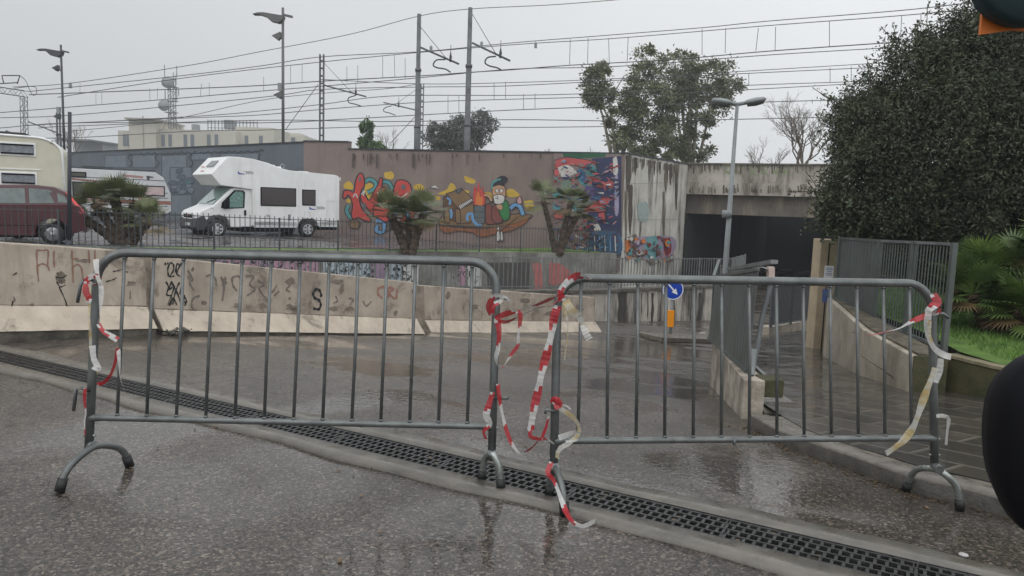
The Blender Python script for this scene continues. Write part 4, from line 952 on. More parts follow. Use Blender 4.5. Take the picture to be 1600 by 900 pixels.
tape('long red and white tape loop drooping from the left barrier towards the ground', [(778, 600, 3.56), (781, 626, 3.55), (788, 660, 3.54), (797, 688, 3.52), (808, 705, 3.5), (816, 709, 3.48), (830, 700, 3.46), (842, 688, 3.44)], 0.03, seg=0.10, twist=2, n=12)
tape('red and white tape wrapped low round the right post of the left barrier', [(770, 613, 3.55), (763, 635, 3.54), (760, 650, 3.54), (765, 662, 3.54), (756, 674, 3.55), (759, 686, 3.55)], 0.05, seg=0.09, twist=3, seed=4)
tape('cream and white tape bow hanging from the right barrier corner', [(884, 470, 3.43), (892, 484, 3.41), (903, 492, 3.41), (910, 505, 3.41), (913, 513, 3.41)], 0.07, pat='y', twist=2)
tape('white tape end fluttering right of the barrier corner bow', [(911, 508, 3.41), (915, 520, 3.40), (921, 530, 3.40)], 0.055, pat='w', flutter=0.1)
tape('thin pale tape strand hanging inside the right barrier', [(880, 480, 3.43), (886, 500, 3.42), (887, 525, 3.42), (884, 545, 3.42), (882, 562, 3.42)], 0.02, pat='y', twist=5)
tape('red tape scrap tied low on the left post of the right barrier', [(862, 630, 3.41), (868, 624, 3.40), (874, 632, 3.40), (866, 636, 3.40)], 0.045, seg=0.6)
tape('white tape end pointing right from the low tie on the right barrier', [(872, 632, 3.41), (884, 634, 3.41), (892, 640, 3.41)], 0.014, pat='w')
tape('yellowed tape looped round the lower left corner of the right barrier', [(873, 637, 3.41), (890, 648, 3.41), (902, 660, 3.41), (904, 676, 3.41), (892, 690, 3.41), (874, 702, 3.42), (870, 716, 3.42)], 0.04, pat='y', twist=1.5)
tape('grey white tape wrapped round the bottom rail of the right barrier', [(873, 684, 3.42), (885, 680, 3.41), (896, 676, 3.41), (904, 678, 3.41), (900, 688, 3.42), (884, 690, 3.42)], 0.05, pat='w', twist=6)
tape('tape down the near foot of the right barrier, trailing on the road', [(862, 722, 3.39), (856, 738, 3.36), (866, 752, 3.33), (875, 775, 3.27), (884, 798, 3.2), (894, 814, 3.13), (910, 822, 3.12), (930, 814, 3.16)], 0.035, seg=0.12, twist=1, n=12)
tape('red and white tape fluttering left from the right post of the right barrier', [(1459, 485, 3.66), (1444, 494, 3.65), (1425, 502, 3.65), (1405, 513, 3.65), (1385, 518, 3.65), (1362, 523, 3.65), (1345, 521, 3.65), (1330, 519, 3.65)], 0.042, seg=0.12, twist=5, seed=11)
tape('white and pink tape wound round the top of the rightmost post', [(1458, 459, 3.66), (1464, 472, 3.64), (1456, 480, 3.63), (1450, 487, 3.63), (1462, 490, 3.63), (1470, 484, 3.64)], 0.06, seg=0.08, twist=4, seed=12)
tape('white tape bow curving from the rightmost post to the garden wall', [(1451, 487, 3.63), (1449, 505, 3.63), (1451, 525, 3.63), (1459, 543, 3.62), (1472, 553, 3.62), (1486, 558, 3.62)], 0.055, pat='w', flutter=0.3)
tape('yellow stained tape strip lying along the rightmost post', [(1453, 500, 3.62), (1452, 520, 3.62), (1456, 535, 3.61)], 0.03, pat='y')
tape('bluish white tape strip half way down the rightmost post', [(1470, 560, 3.61), (1468, 580, 3.61), (1462, 598, 3.61)], 0.05, pat='w')
tape('long yellowed tape streaming down to the kerb left of the rightmost post', [(1462, 575, 3.62), (1450, 605, 3.61), (1439, 635, 3.6), (1428, 665, 3.6), (1412, 688, 3.6), (1390, 705, 3.6), (1384, 708, 3.6)], 0.062, pat='y', flutter=0.5, seed=3)
tape('torn white plastic scrap tied right of the rightmost post', [(1463, 650, 3.62), (1474, 650, 3.61), (1482, 655, 3.61), (1480, 675, 3.61), (1478, 695, 3.61)], 0.035, pat='w', twist=4)
def gp(px, py, o=0.008):
    p = atf(px, py, road_z); return Vector((p.x, p.y, road_z(p.x, p.y) + o))
tape('red and white tape scrap lying in the water near the kerb', [gp(1330, 773), gp(1312, 773), gp(1294, 776), gp(1302, 792), gp(1308, 808), gp(1306, 822), gp(1318, 815), gp(1330, 826)], 0.03, seg=0.06, twist=0.5)
mb = MB(); q = gp(1505, 871); mb.lathe([(0.004, 0), (0.02, 0.002), (0.018, 0.008), (0.003, 0.01)], q, 10); tag(mb.build('paper_scrap', M_TWHT), 'small white paper scrap on the wet road at the lower right', 'litter')
# twig on the pavement
mb = MB(); mb.tube([atf(1345, 555, walk_z, 0.35), atf(1375, 575, walk_z, 0.2), atf(1408, 599, walk_z, 0.02)], 0.006, 6); tag(mb.build('fallen_stick', M_TWIG), 'thin pale stick leaning on the stained wall above the pavement', 'stick')

# ---- small debris scattered over road and kerb foot
mb = MB(); rr_ = random.Random(5)
for k in range(260):
    i = rr_.randrange(len(LINE) - 1); p = LINE[i].lerp(LINE[i + 1], rr_.random()) + Vector((-abs(rr_.gauss(0.03, 0.05)), rr_.gauss(-0.02, 0.05), 0)); s_ = rr_.uniform(0.004, 0.016)
    mb.box((p.x, p.y, road_z(p.x, p.y) + 0.003), (s_ * 2, s_, 0.005), Matrix.Rotation(rr_.random() * 3, 3, 'Z'))
tag(mb.build('leaf_litter', mat('litter', (0.06, 0.04, 0.02), 0.7, var=0.5, scale=30)), kind='stuff')

# ---- sign on the far refuge
ks = gp(1047, 531); sg = thing('direction_sign', 'round blue road sign with a white arrow pointing down right above an amber reflector', 'road sign', ks)
ctr = at(1051, 452, ks.y); px_m = F / ks.y; rad = 16.5 / px_m
mb = MB(); mb.tube([ks + Vector((0, 0, -.1)), Vector((ctr.x, ks.y, ctr.z + rad * 0.8))], 0.03, 10); mb.build('pole', M_LAMPG, sg)
mb = MB(); mb.lathe([(rad, -0.05), (rad, -0.035)], (ctr.x, ks.y, ctr.z), 32, 'y', False); dsc = mb.build('disc', M_BLUE, sg)
mb = MB(); n_ = 40; vs = []; fs = []
for k in range(n_):
    a = 2 * math.pi * k / n_; vs += [(ctr.x + math.cos(a) * rad * 0.98, ks.y - 0.054, ctr.z + math.sin(a) * rad * 0.98), (ctr.x + math.cos(a) * rad * 0.90, ks.y - 0.054, ctr.z + math.sin(a) * rad * 0.90)]
    k2 = (k + 1) % n_; fs.append((2 * k, 2 * k2, 2 * k2 + 1, 2 * k + 1))
mb.add(vs, fs); mb.build('rim', M_SIGNW, dsc)
ar = [(-0.66, 0.07), (0.1, 0.07), (0.1, 0.27), (0.66, 0), (0.1, -0.27), (0.1, -0.07), (-0.66, -0.07)]; ca, sa = math.cos(R(-47)), math.sin(R(-47))
ar = [((x * ca - y * sa) * rad, (x * sa + y * ca) * rad) for x, y in ar]
mb = MB(); mb.prism([(ctr.x + x, ctr.z + y) for x, y in ar], 0.004, Matrix(((1, 0, 0, 0), (0, 0, -1, ks.y - 0.0525), (0, 1, 0, 0), (0, 0, 0, 1)))); mb.build('arrow', M_SIGNW, dsc)
q = at(1047, 498, ks.y - 0.05); mb = MB(); mb.box((q.x, ks.y - 0.05, q.z), (12.5 / px_m, 0.03, 27 / px_m)); mb.build('amber_reflector', M_AMBER, sg, bevel=0.01)
# refuge kerb behind
mb = MB(); a = gp(1020, 534); b = gp(1122, 537); mb.bar(a + Vector((0, 0.35, 0.03)), b + Vector((0, 0.35, 0.03)), 0.7, 0.12); struct(mb.build('traffic_island', M_KERB, bevel=0.02))
q = gp(1100, 532); mb = MB(); mb.box(q + Vector((0, 0.2, 0.14)), (0.14, 0.08, 0.02)); tag(mb.build('white_scrap', M_TWHT), 'small white scrap lying on the far traffic island', 'litter')

# ---- double street lamp
lb = gp(1128, 560); lb = Vector((lb.x, lb.y, 0)); Yl = 13.8
foot_ = at(1125, 530, Yl); zt = at(1152, 163, Yl)
sl = thing('street_lamp', 'tall grey two-headed street lamp rising behind the right crowd barrier', 'street lamp', Vector((foot_.x, Yl, road_z(foot_.x, Yl))))
base = Vector((foot_.x, Yl, road_z(foot_.x, Yl)))
mb = MB(); mb.tube([base, base.lerp(zt, 0.35), zt], [0.068, 0.055, 0.03], 12); mb.build('pole', M_LAMPG, sl)
for (x0, x1, y0, y1, yy) in ((1153, 1112, 163, 156, 0.0), (1153, 1197, 163, 154, 0.0)):
    a = at(x0, y0, Yl); b = at(x1, y1, Yl); d = (b - a)
    mb = MB(); mb.tube([a, a + d * 0.3], 0.035, 8); arm = mb.build('arm', M_LAMPG, sl)
    mb = MB(); c = [a + d * 0.2, a + d * 0.35, a + d * 0.65, a + d * 0.92, a + d]; mb.tube(c, [0.035, 0.09, 0.11, 0.08, 0.02], 12); mb.v = [Vector((v_.x, v_.y, (a.z + d.z * ((v_.x - a.x) / d.x)) + (v_.z - (a.z + d.z * ((v_.x - a.x) / d.x))) * 0.55)) for v_ in mb.v]; hd = mb.build('lamp_head', M_LAMPG, sl)
    mb = MB(); mb.tube([p + Vector((0, 0, -0.05)) for p in c[1:4]], [0.03, 0.045, 0.03], 12); mb.build('lamp_glass', flat('smoked_glass', (0.09, 0.09, 0.09)), hd)
zz = at(1136, 330, Yl); mb = MB(); mb.tube([zz - Vector((0, 0, .12)), zz + Vector((0, 0, .02))], 0.09, 12); mb.build('collar', M_LAMPG, sl)

# ---- the car's own wing mirror and the hanging badge near the lens
wm = thing('wing_mirror', 'black oval car wing mirror at the right edge of the view', 'wing mirror', at(1662, 715, 0.95))
c = at(1662, 708, 0.95); vs = []; N = 28; mb = MB(); prof = [(0.02, -0.03), (0.6, -0.022), (0.9, -0.008), (1.0, 0.012), (0.97, 0.04), (0.8, 0.075), (0.4, 0.1), (0.05, 0.105)]
for (s_, dep) in prof:
    for k in range(N):
        a = 2 * math.pi * k / N; ca_, sa_ = math.cos(a), math.sin(a); e_ = 0.86
        x = math.copysign(abs(ca_) ** e_, ca_) * 0.077 * s_; z = math.copysign(abs(sa_) ** e_, sa_) * 0.132 * s_
        vs.append(c + Vector((x - z * 0.12 + 0.0, dep, z)))
fs = [(i * N + k, i * N + (k + 1) % N, (i + 1) * N + (k + 1) % N, (i + 1) * N + k) for i in range(len(prof) - 1) for k in range(N)] + [tuple(range(N)), tuple((len(prof) - 1) * N + k for k in range(N))]
mb.add(vs, fs, True); mb.build('housing', M_BLACK, wm)
mb = MB(); mb.tube([c + Vector((0.02, 0.05, -0.03)), c + Vector((0.16, 0.0, -0.09))], [0.03, 0.035], 12); mb.build('stalk', M_BLACK, wm)
bd_ = thing('hanging_tag', 'dark round tag on an orange card hanging at the top right corner', 'hanging tag', at(1590, 10, 0.6))
c = at(1602, -47, 0.6)
mb = MB(); mb.lathe([(0.001, -0.012), (0.040, -0.012), (0.0425, -0.006), (0.0425, 0.006), (0.001, 0.008)], c, 36, 'y'); mb.build('disc', flat('dark_green_felt', (0.012, 0.03, 0.035)), bd_)
a = [at(1536, 12, 0.61), at(1532, 54, 0.61), at(1580, 47, 0.61), at(1640, 50, 0.61), at(1640, -20, 0.61), at(1560, -40, 0.61)]
mb = MB(); vs = a + [p + Vector((0, 0.003, 0)) for p in a]; mb.add(vs, [tuple(range(6)), tuple(range(6, 12))] + [(i, (i + 1) % 6, 6 + (i + 1) % 6, 6 + i) for i in range(6)]); mb.build('orange_card', M_ORANGE, bd_)
mb = MB(); mb.tube([c + Vector((0, 0, .035)), c + Vector((0.01, 0.0, .2))], 0.0015, 6); mb.build('string', M_BLACK, bd_)
# ================================================================== vehicles
def wheel(par, x, y, z, r, wd, side, spokes=6):
    mb = MB(); mb.lathe([(r * 0.62, -wd / 2), (r * 0.93, -wd / 2), (r, -wd * 0.3), (r, wd * 0.3), (r * 0.93, wd / 2), (r * 0.62, wd / 2)], (x, y, z), 28, 'y')
    mb.lathe([(0.001, -0.02), (r * 0.7, -0.02), (r * 0.7, 0.02), (0.001, 0.02)], (x, y + side * (wd / 2 - 0.07), z), 20, 'y'); w_ = mb.build('tyre', M_TYRE, par, local=True)
    mb = MB(); yo = y + side * (wd / 2 + 0.004)
    mb.lathe([(r * 0.62, -0.01), (r * 0.62, 0.012), (r * 0.52, 0.012), (r * 0.52, -0.01)], (x, yo, z), 28, 'y')
    mb.lathe([(0.001, 0.0), (r * 0.2, 0.0), (r * 0.16, 0.02), (0.001, 0.022)], (x, yo - (0 if side > 0 else 0.022), z), 16, 'y')
    for k in range(spokes):
        a = 2 * math.pi * k / spokes; mb.bar((x + math.cos(a) * r * .15, yo, z + math.sin(a) * r * .15), (x + math.cos(a) * r * .57, yo, z + math.sin(a) * r * .57), 0.085, 0.02, up=(0, 1, 0))
    return mb.build('rim', M_RIM, w_, local=True)
SIDE = lambda y: Matrix(((1, 0, 0, 0), (0, 0, -1, y), (0, 1, 0, 0), (0, 0, 0, 1)))   # outline (x,z) extruded towards -y from y
def side_prism(mb, outline, y1, y0): return mb.prism(outline, y1 - y0, SIDE(y1))

def camper():
    a = at(303, 372, 29.0); b = at(530, 362, 33.2); d = Vector((a.x - b.x, a.y - b.y, 0)); rz = math.atan2(d.y, d.x); dn = d.normalized()
    org = Vector((b.x + dn.y * 1.1, b.y - dn.x * 1.1, park_z(-9, 31) - 0.02))
    root = thing('camper_van', 'white overcab camper van parked in front of the grey wall', 'camper van', org, rz)
    W = 2.2       # y 0 = near (left) side -> vehicle left is +y ; we look at its left side
    # local x forward, +y = left side, which faces us
    body = [(0, 0.55), (0, 2.62), (0.06, 2.72), (0.2, 2.76), (2.3, 2.84), (2.75, 2.92), (3.3, 3.10), (3.9, 3.22), (4.5, 3.26), (4.95, 3.25), (5.62, 2.52), (5.25, 2.10), (3.95, 1.98), (3.95, 0.5), (1.95, 0.5), (1.95, 0.62), (1.75, 0.82), (1.25, 0.82), (1.02, 0.62), (1.0, 0.5)]
    mb = MB(); side_prism(mb, body, W / 2, -W / 2); mb.build('body', M_WHITE, root, local=True, bevel=0.05)
    # overcab nose panel (faces forward)
    cab = [(3.90, 0.42), (3.90, 2.02), (4.55, 2.05), (4.75, 2.0), (5.42, 1.36), (5.50, 1.28), (6.02, 1.05), (6.12, 0.92), (6.14, 0.62), (5.80, 0.55), (5.77, 0.68), (5.62, 0.86), (5.28, 0.90), (5.0, 0.84), (4.86, 0.66), (4.82, 0.42)]
    mb = MB(); side_prism(mb, cab, 0.98, -0.98); mb.build('cab', M_WHITE, root, local=True, bevel=0.045)
    mb = MB(); bump_ = [(5.66, 0.34), (5.72, 0.60), (5.86, 0.88), (6.08, 0.82), (6.17, 0.74), (6.20, 0.40), (6.1, 0.3)]; side_prism(mb, bump_, 1.0, -1.0); mb.build('bumper', M_PLAST, root, local=True, bevel=0.03)
    # windscreen and side glass
    mb = MB(); y = 0.86; P4 = [(4.80, -y * 0.94, 1.985), (4.80, y * 0.94, 1.985), (5.47, y, 1.345), (5.47, -y, 1.345)]; nrm = Vector((0.69, 0, 0.72)) * 0.012
    mb.add([Vector(p) + nrm for p in P4] + [Vector(p) - nrm for p in P4], [(0, 1, 2, 3), (4, 5, 6, 7), (0, 1, 5, 4), (1, 2, 6, 5), (2, 3, 7, 6), (3, 0, 4, 7)]); ws = mb.build('windscreen', M_GLASS_G, root, local=True)
    mb = MB(); mb.bar((5.44, 0.1, 1.40), (5.28, 0.65, 1.56), 0.03, 0.02); mb.build('wiper', M_BLACK, ws, local=True)
    for s_ in (1, -1):
        o_ = [(4.25, 1.22), (4.22, 1.86), (4.30, 1.93), (4.66, 1.93), (5.16, 1.42), (5.20, 1.2), (5.05, 1.16)]; mb = MB(); side_prism(mb, o_, s_ * 0.98 + 0.014, s_ * 0.98 - 0.014); fr = mb.build('door_window', M_BLACK, root, local=True)
        o_ = [(4.31, 1.25), (4.29, 1.82), (4.34, 1.88), (4.62, 1.88), (4.85, 1.62), (4.85, 1.22)]; mb = MB(); side_prism(mb, o_, s_ * 0.98 + 0.02, s_ * 0.98 - 0.02); mb.build('glass', M_GLASS_G, fr, local=True)
        mb = MB(); mb.box((5.02, s_ * 1.14, 1.36), (0.16, 0.2, 0.36)); mb.box((5.05, s_ * 1.02, 1.22), (0.1, 0.14, 0.06)); mb.build('mirror', M_BLACK, root, local=True, bevel=0.03)
        mb = MB(); mb.box((4.22, s_ * 0.992, 1.02), (0.09, 0.03, 0.22)); mb.build('door_handle', M_BLACK, root, local=True, bevel=0.01)
        mb = MB(); mb.add([(5.45, s_ * 0.992, 1.13), (5.60, s_ * 0.995, 1.21), (5.92, s_ * 0.9, 1.09), (6.12, s_ * 0.72, 0.96), (6.1, s_ * 0.74, 0.90), (5.75, s_ * 0.995, 0.98), (5.5, s_ * 0.995, 1.05), (5.7, s_ * 0.8, 1.0)],
                         [(0, 1, 2, 6), (2, 3, 4, 5), (2, 5, 6), (0, 6, 7), (1, 2, 7)]); mb.build('headlight', mat('headlight', (0.62, 0.64, 0.64), 0.08, spec=0.9, coat=1), root, local=True)
        mb = MB(); mb.box((5.3, s_ * 0.988, 0.82), (1.0, 0.03, 0.10)); 
        for x in (5.38, 1.5): wheel(root, x, s_ * 0.97, 0.36, 0.36, 0.24, s_)
        arch = MB(); 
        for (xc, r_) in ((5.38, 0.44),):
            arch.tube([(xc + r_ * math.cos(a), s_ * 0.985, 0.38 + r_ * math.sin(a)) for a in [R(k) for k in range(-5, 186, 19)]], 0.035, 6)
        arch.build('wheel_arch', M_PLAST, root, local=True)
        # skirt
        mb = MB(); mb.box((2.95, s_ * 1.085, 0.55), (1.9, 0.03, 0.26)); mb.box((0.5, s_ * 1.085, 0.58), (0.96, 0.03, 0.24)); mb.build('skirt', M_WHITE_S, root, local=True, bevel=0.01)
    mb = MB(); mb.box((6.15, 0, 0.84), (0.03, 1.0, 0.22)); gr = mb.build('grille', M_BLACK, root, local=True)
    mb = MB()
    for z in (0.75, 0.93): mb.box((6.16, 0, z), (0.03, 1.12, 0.035))
    for s_ in (1, -1): mb.box((6.16, s_ * 0.55, 0.84), (0.03, 0.04, 0.2))
    mb.build('grille_surround', M_WHITE, gr, local=True)
    mb = MB(); mb.lathe([(0.07, 0), (0.07, 0.02)], (6.165, 0, 0.84), 16, 'x'); mb.build('badge', mat('badge_metal', (0.3, 0.05, 0.05), 0.3, metal=.5), gr, local=True)
    mb = MB(); mb.box((6.205, 0.1, 0.52), (0.015, 0.5, 0.11)); mb.build('licence_plate', flat('plate', (0.6, 0.6, 0.6)), root, local=True)
    # side windows
    for (x0, x1, z0, z1) in ((2.05, 3.62, 1.32, 2.10), (1.15, 1.78, 1.38, 2.07)):
        mb = MB(); mb.box(((x0 + x1) / 2, 1.105, (z0 + z1) / 2), (x1 - x0, 0.03, z1 - z0)); wn = mb.build('window', M_BLACK, root, local=True, bevel=0.02)
        mb = MB(); mb.box(((x0 + x1) / 2, 1.122, (z0 + z1) / 2), (x1 - x0 - 0.09, 0.012, z1 - z0 - 0.09)); mb.build('pane', M_BROWNW, wn, local=True)
    # roof window in the nose, lockers, badges
    nx = Vector((0.72, 0, 0.69)).normalized()
    mb = MB(); c = Vector((5.24, 0.2, 2.96)) ; rot = Matrix((Vector((0, 1, 0)), Vector((-0.69, 0, 0.72)).normalized(), nx)).transposed(); mb.box(c + nx * 0.005, (0.75, 0.34, 0.03), rot); mb.build('front_roof_window', mat('smoked_roof', (0.16, 0.17, 0.18), 0.2), root, local=True)
    mb = MB(); mb.box(Vector((5.36, -0.55, 2.84)) + nx * 0.012, (0.4, 0.04, 0.01), rot); mb.box(Vector((5.5, -0.2, 2.66)) + nx * 0.012, (0.35, 0.04, 0.01), rot); mb.build('nose_lettering', flat('pale_red_letter', (0.55, 0.25, 0.22)), root, local=True)
    BL2 = flat('decal_blue', (0.02, 0.05, 0.28)); GR2 = flat('decal_grey', (0.36, 0.36, 0.37))
    for (xc, zc, s_) in ((4.28, 2.62, 1.0), (1.13, 1.26, 1.15)):
        mb = MB(); y = 1.106
        mb.prism([(-0.02 + 0.30 * s_, 0.06), (0.26 * s_, -0.045), (-0.0 * s_, -0.045), (0.0, -0.02), (0.2 * s_, 0.0), (0.24 * s_, 0.06)], 0.006, Matrix(((1, 0, 0, xc), (0, 0, -1, y + 0.003), (0, 1, 0, zc), (0, 0, 0, 1)))); lg = mb.build('blue_swoosh', BL2, root, local=True)
        mb = MB()
        for k in range(4): mb.box((xc - 0.08 - k * 0.085 * s_, y + 0.001, zc + 0.03), (0.065 * s_, 0.006, 0.085 * s_))
        mb.box((xc - 0.12 * s_, y + 0.002, zc + 0.055 + 0.035), (0.36 * s_, 0.006, 0.014)); mb.build('lettering', GR2, lg, local=True)
    def outline(name, x0, x1, z0, z1, m_=None):
        mb = MB(); t = 0.012
        for (xa, xb, za, zb) in ((x0, x1, z0, z0 + t), (x0, x1, z1 - t, z1), (x0, x0 + t, z0 + t, z1 - t), (x1 - t, x1, z0 + t, z1 - t)): mb.box(((xa + xb) / 2, 1.104, (za + zb) / 2), (xb - xa, 0.012, zb - za))
        mb.build(name, m_ or M_WHITE_S, root, local=True)
    outline('service_hatch', 1.42, 1.68, 0.82, 1.12); outline('locker_door', 0.12, 0.62, 0.70, 1.62)
    mb = MB(); mb.box((2.36, 1.105, 0.86), (0.12, 0.02, 0.26)); mb.build('heater_vent', M_LAMPG, root, local=True)
    mb = MB(); mb.lathe([(0.001, 0), (0.08, 0), (0.07, 0.03), (0.001, 0.035)], (3.3, 1.10, 0.96), 14, 'y'); mb.build('filler_cap', M_WHITE_S, root, local=True)
    mb = MB(); mb.box((3.25, 0.2, 0.35), (2.2, 1.6, 0.22)); mb.box((0.5, 0, 0.42), (0.9, 1.9, 0.2)); mb.build('chassis', M_BLACK, root, local=True)
    mb = MB(); mb.box((2.65, 0.1, 2.95), (0.55, 0.55, 0.12)); mb.box((2.5, -0.3, 3.0), (0.2, 0.2, 0.18)); mb.build('roof_unit', M_WHITE, root, local=True, bevel=0.03)
    mb = MB(); mb.box((1.3, 0, 2.83), (0.5, 0.5, 0.08)); mb.build('roof_hatch', M_WHITE, root, local=True, bevel=0.03)
    mb = MB(); mb.tube(bez([(2.45, 0.3, 2.95), (2.35, 0.35, 3.12), (2.2, 0.3, 3.05), (2.25, 0.2, 2.95)], 4), 0.02, 6); mb.build('aerial', M_LAMPG, root, local=True)
    mb = MB(); mb.box((0.02, 1.05, 1.05), (0.05, 0.06, 0.8)); mb.box((-0.03, 1.09, 2.6), (0.06, 0.05, 0.14)); mb.build('rear_light', M_WHITE_S, root, local=True)
    return root
camper()

def old_caravan():
    a = at(268, 345, 40.5); b = at(104, 345, 38.0); d = Vector((a.x - b.x, a.y - b.y, 0)); Lc = d.length; rz = math.atan2(d.y, d.x)
    root = thing('old_motorhome', 'silver grey motorhome with reddish diagonal stripes behind the left palm', 'motorhome', Vector((b.x, b.y, park_z(-22, 39))), rz)
    # local x to the right along the visible side; visible side faces -y ; y0=0 near side
    H = 2.72
    o_ = [(0, 0.55), (0, H), (Lc - 0.75, H - 0.02), (Lc - 0.35, H - 0.30), (Lc, 1.55), (Lc, 0.62), (Lc - 0.2, 0.5), (Lc - 1.45, 0.5), (Lc - 1.5, 0.75), (Lc - 2.15, 0.75), (Lc - 2.2, 0.5)]
    mb = MB(); side_prism(mb, o_, 2.1, 0.0); mb.build('body', M_WHITE_S, root, local=True, bevel=0.03)
    BR = flat('stripe_brown', (0.26, 0.11, 0.085)); DK = flat('stripe_dark', (0.05, 0.05, 0.06))
    def decal(name, pts, m_, t=0.008):
        mb = MB(); side_prism(mb, pts, 0.0, -t); return mb.build(name, m_, root, local=True)
    decal('belt_stripe', [(0.3, 1.18), (Lc - 0.03, 1.18), (Lc - 0.02, 0.98), (0.3, 1.03)], BR)
    decal('diagonal_stripe', [(Lc - 2.7, 2.05), (Lc - 2.35, 2.05), (Lc - 1.1, 1.2), (Lc - 1.5, 1.2)], BR, 0.011)
    decal('upper_stripe', [(0.3, 2.22), (Lc - 2.5, 2.08), (Lc - 2.5, 2.02), (0.3, 2.12)], BR, 0.009)
    for k, z in enumerate((2.28, 1.62, 0.9, 1.35)): decal('pinstripe', [(0.3, z + 0.03), (Lc - 0.15 - (0.15 if z > 2 else 0), z), (Lc - 0.15 - (0.15 if z > 2 else 0), z - 0.03), (0.3, z)], DK, 0.014)
    decal('maker_panel', [(Lc - 2.3, 2.52), (Lc - 1.35, 2.47), (Lc - 1.35, 2.35), (Lc - 2.3, 2.40)], flat('faded_letter', (0.38, 0.22, 0.2)), 0.01)
    decal('logo', [(Lc - 1.2, 2.5), (Lc - 0.85, 2.46), (Lc - 0.85, 2.4), (Lc - 1.02, 2.4), (Lc - 1.05, 2.28), (Lc - 1.15, 2.28)], DK, 0.01)
    for nm, (x0, x1, z0, z1) in (('rear_window', (Lc - 1.3, Lc - 0.3, 1.42, 1.98)), ('side_window', (0.3, 1.3, 1.3, 2.05)), ('mid_window', (1.7, 3.6, 1.38, 2.0)), ('top_window', (0.2, 0.95, 2.25, 2.55))):
        mb = MB(); mb.box(((x0 + x1) / 2, -0.012, (z0 + z1) / 2), (x1 - x0, 0.03, z1 - z0)); f_ = mb.build('window', M_BLACK, root, local=True, bevel=0.02)
        mb = MB(); mb.box(((x0 + x1) / 2, -0.03, (z0 + z1) / 2), (x1 - x0 - 0.12, 0.012, z1 - z0 - 0.12)); mb.build('pane', flat('pale_blind', (0.5, 0.38, 0.38)) if nm == 'rear_window' else mat('olive_glass', (0.06, 0.065, 0.045), 0.2), f_, local=True)
    mb = MB(); mb.box(((Lc - 0.6) / 2, 0.1, H + 0.06), (Lc - 0.8, 0.06, 0.05)); mb.box((Lc * 0.3, 0.9, H + 0.1), (1.4, 1.2, 0.12)); mb.build('roof_rack', M_FENCE, root, local=True)
    mb = MB(); mb.lathe([(0.1, -0.02), (0.1, 0.0)], (Lc - 1.0, 0, 0.82), 16, 'y'); mb.build('vent', DK, root, local=True)
    for x in (Lc - 1.82, 0.9): wheel(root, x, 0.16, 0.34, 0.34, 0.2, -1, 5)
    mb = MB(); mb.box((Lc / 2, 1.2, 0.4), (Lc - 0.5, 1.4, 0.25)); mb.build('chassis', M_BLACK, root, local=True)
old_caravan()

def cream_camper():
    b = at(100, 330, 24.2); root = thing('cream_camper', 'cream coloured camper with two stacked windows behind the red car', 'camper van', Vector((b.x - 5.6 * math.cos(R(26)), b.y - 5.6 * math.sin(R(26)), park_z(-15, 23))), R(26))
    Mi = world_of(root).inverted(); sn = Vector((math.sin(R(26)), -math.cos(R(26)), 0)); P0_ = Vector((b.x, b.y, 0))
    def loc(px, py): return Mi @ atplane(px, py, P0_, sn)
    Lc = 5.6; H = at(85, 214, 24.0).z - park_z(-15, 23)
    o_ = [(0, 0.5)] + [(0, H)] + [(Lc - 0.75 + 0.75 * math.sin(a), H - 0.55 + 0.5 * math.cos(a)) for a in [R(k) for k in range(0, 91, 15)]] + [(Lc + 0.09, 0.5)]
    o_[1] = (0, H + 0.05)
    mb = MB(); side_prism(mb, o_, 2.2, 0.0); mb.build('body', M_CREAM, root, local=True, bevel=0.02)
    mb = MB(); pts = [(x, -0.0, z + 0.01) for x, z in o_[1:-1]] + [(Lc + 0.09, 0, 0.5)]; mb.tube(pts, 0.04, 8); mb.build('edge_trim', M_WHITE, root, local=True)
    mb = MB(); z = loc(50, 265).z; mb.box((Lc / 2 - 0.25, -0.01, z), (Lc - 0.7, 0.03, 0.035)); mb.build('belt_trim', M_WHITE, root, local=True)
    for (px, py, w_, h_) in ((27, 233, 46, 18), (29, 279, 46, 18)):
        c = loc(px, py); x = c.x; z = c.z; s_ = 23.3 / F * 1.08
        mb = MB(); mb.box((x, -0.01, z), (w_ * s_, 0.04, h_ * s_ + 0.04)); f_ = mb.build('window', M_WHITE, root, local=True, bevel=0.015)
        mb = MB(); mb.box((x, -0.035, z), ((w_ - 4.5) * s_, 0.02, (h_ - 4) * s_)); mb.build('pane', mat('grey_blind', (0.13, 0.14, 0.16), 0.35, c2=(0.22, 0.24, 0.26), scale=9), f_, local=True)
        mb = MB()
        for zz in (1, -1): mb.box((x, -0.05, z + zz * (h_ - 5.5) * s_ / 2), ((w_ - 6) * s_, 0.02, 0.05))
        mb.build('frame', M_BLACK, f_, local=True)
    c = loc(81, 222); mb = MB(); mb.lathe([(0.05, -0.03), (0.05, 0.0)], (c.x, 0, c.z), 12, 'y'); mb.build('marker_lamp', M_BLACK, root, local=True)
    for x in (4.3, 1.2): wheel(root, x, 0.2, 0.34, 0.34, 0.22, -1)
    mb = MB()
    for k in range(3): mb.tube([(0.3, 0.3 + k * 0.5, H + 0.13 + 0.02 * k), (Lc - 1.0, 0.3 + k * 0.5, H + 0.08)], 0.02, 6)
    for x in (0.6, 2.3, 4.1): mb.box((x, 0.8, H + 0.08), (0.05, 1.3, 0.1))
    mb.build('roof_rack', M_FENCE, root, local=True)
cream_camper()

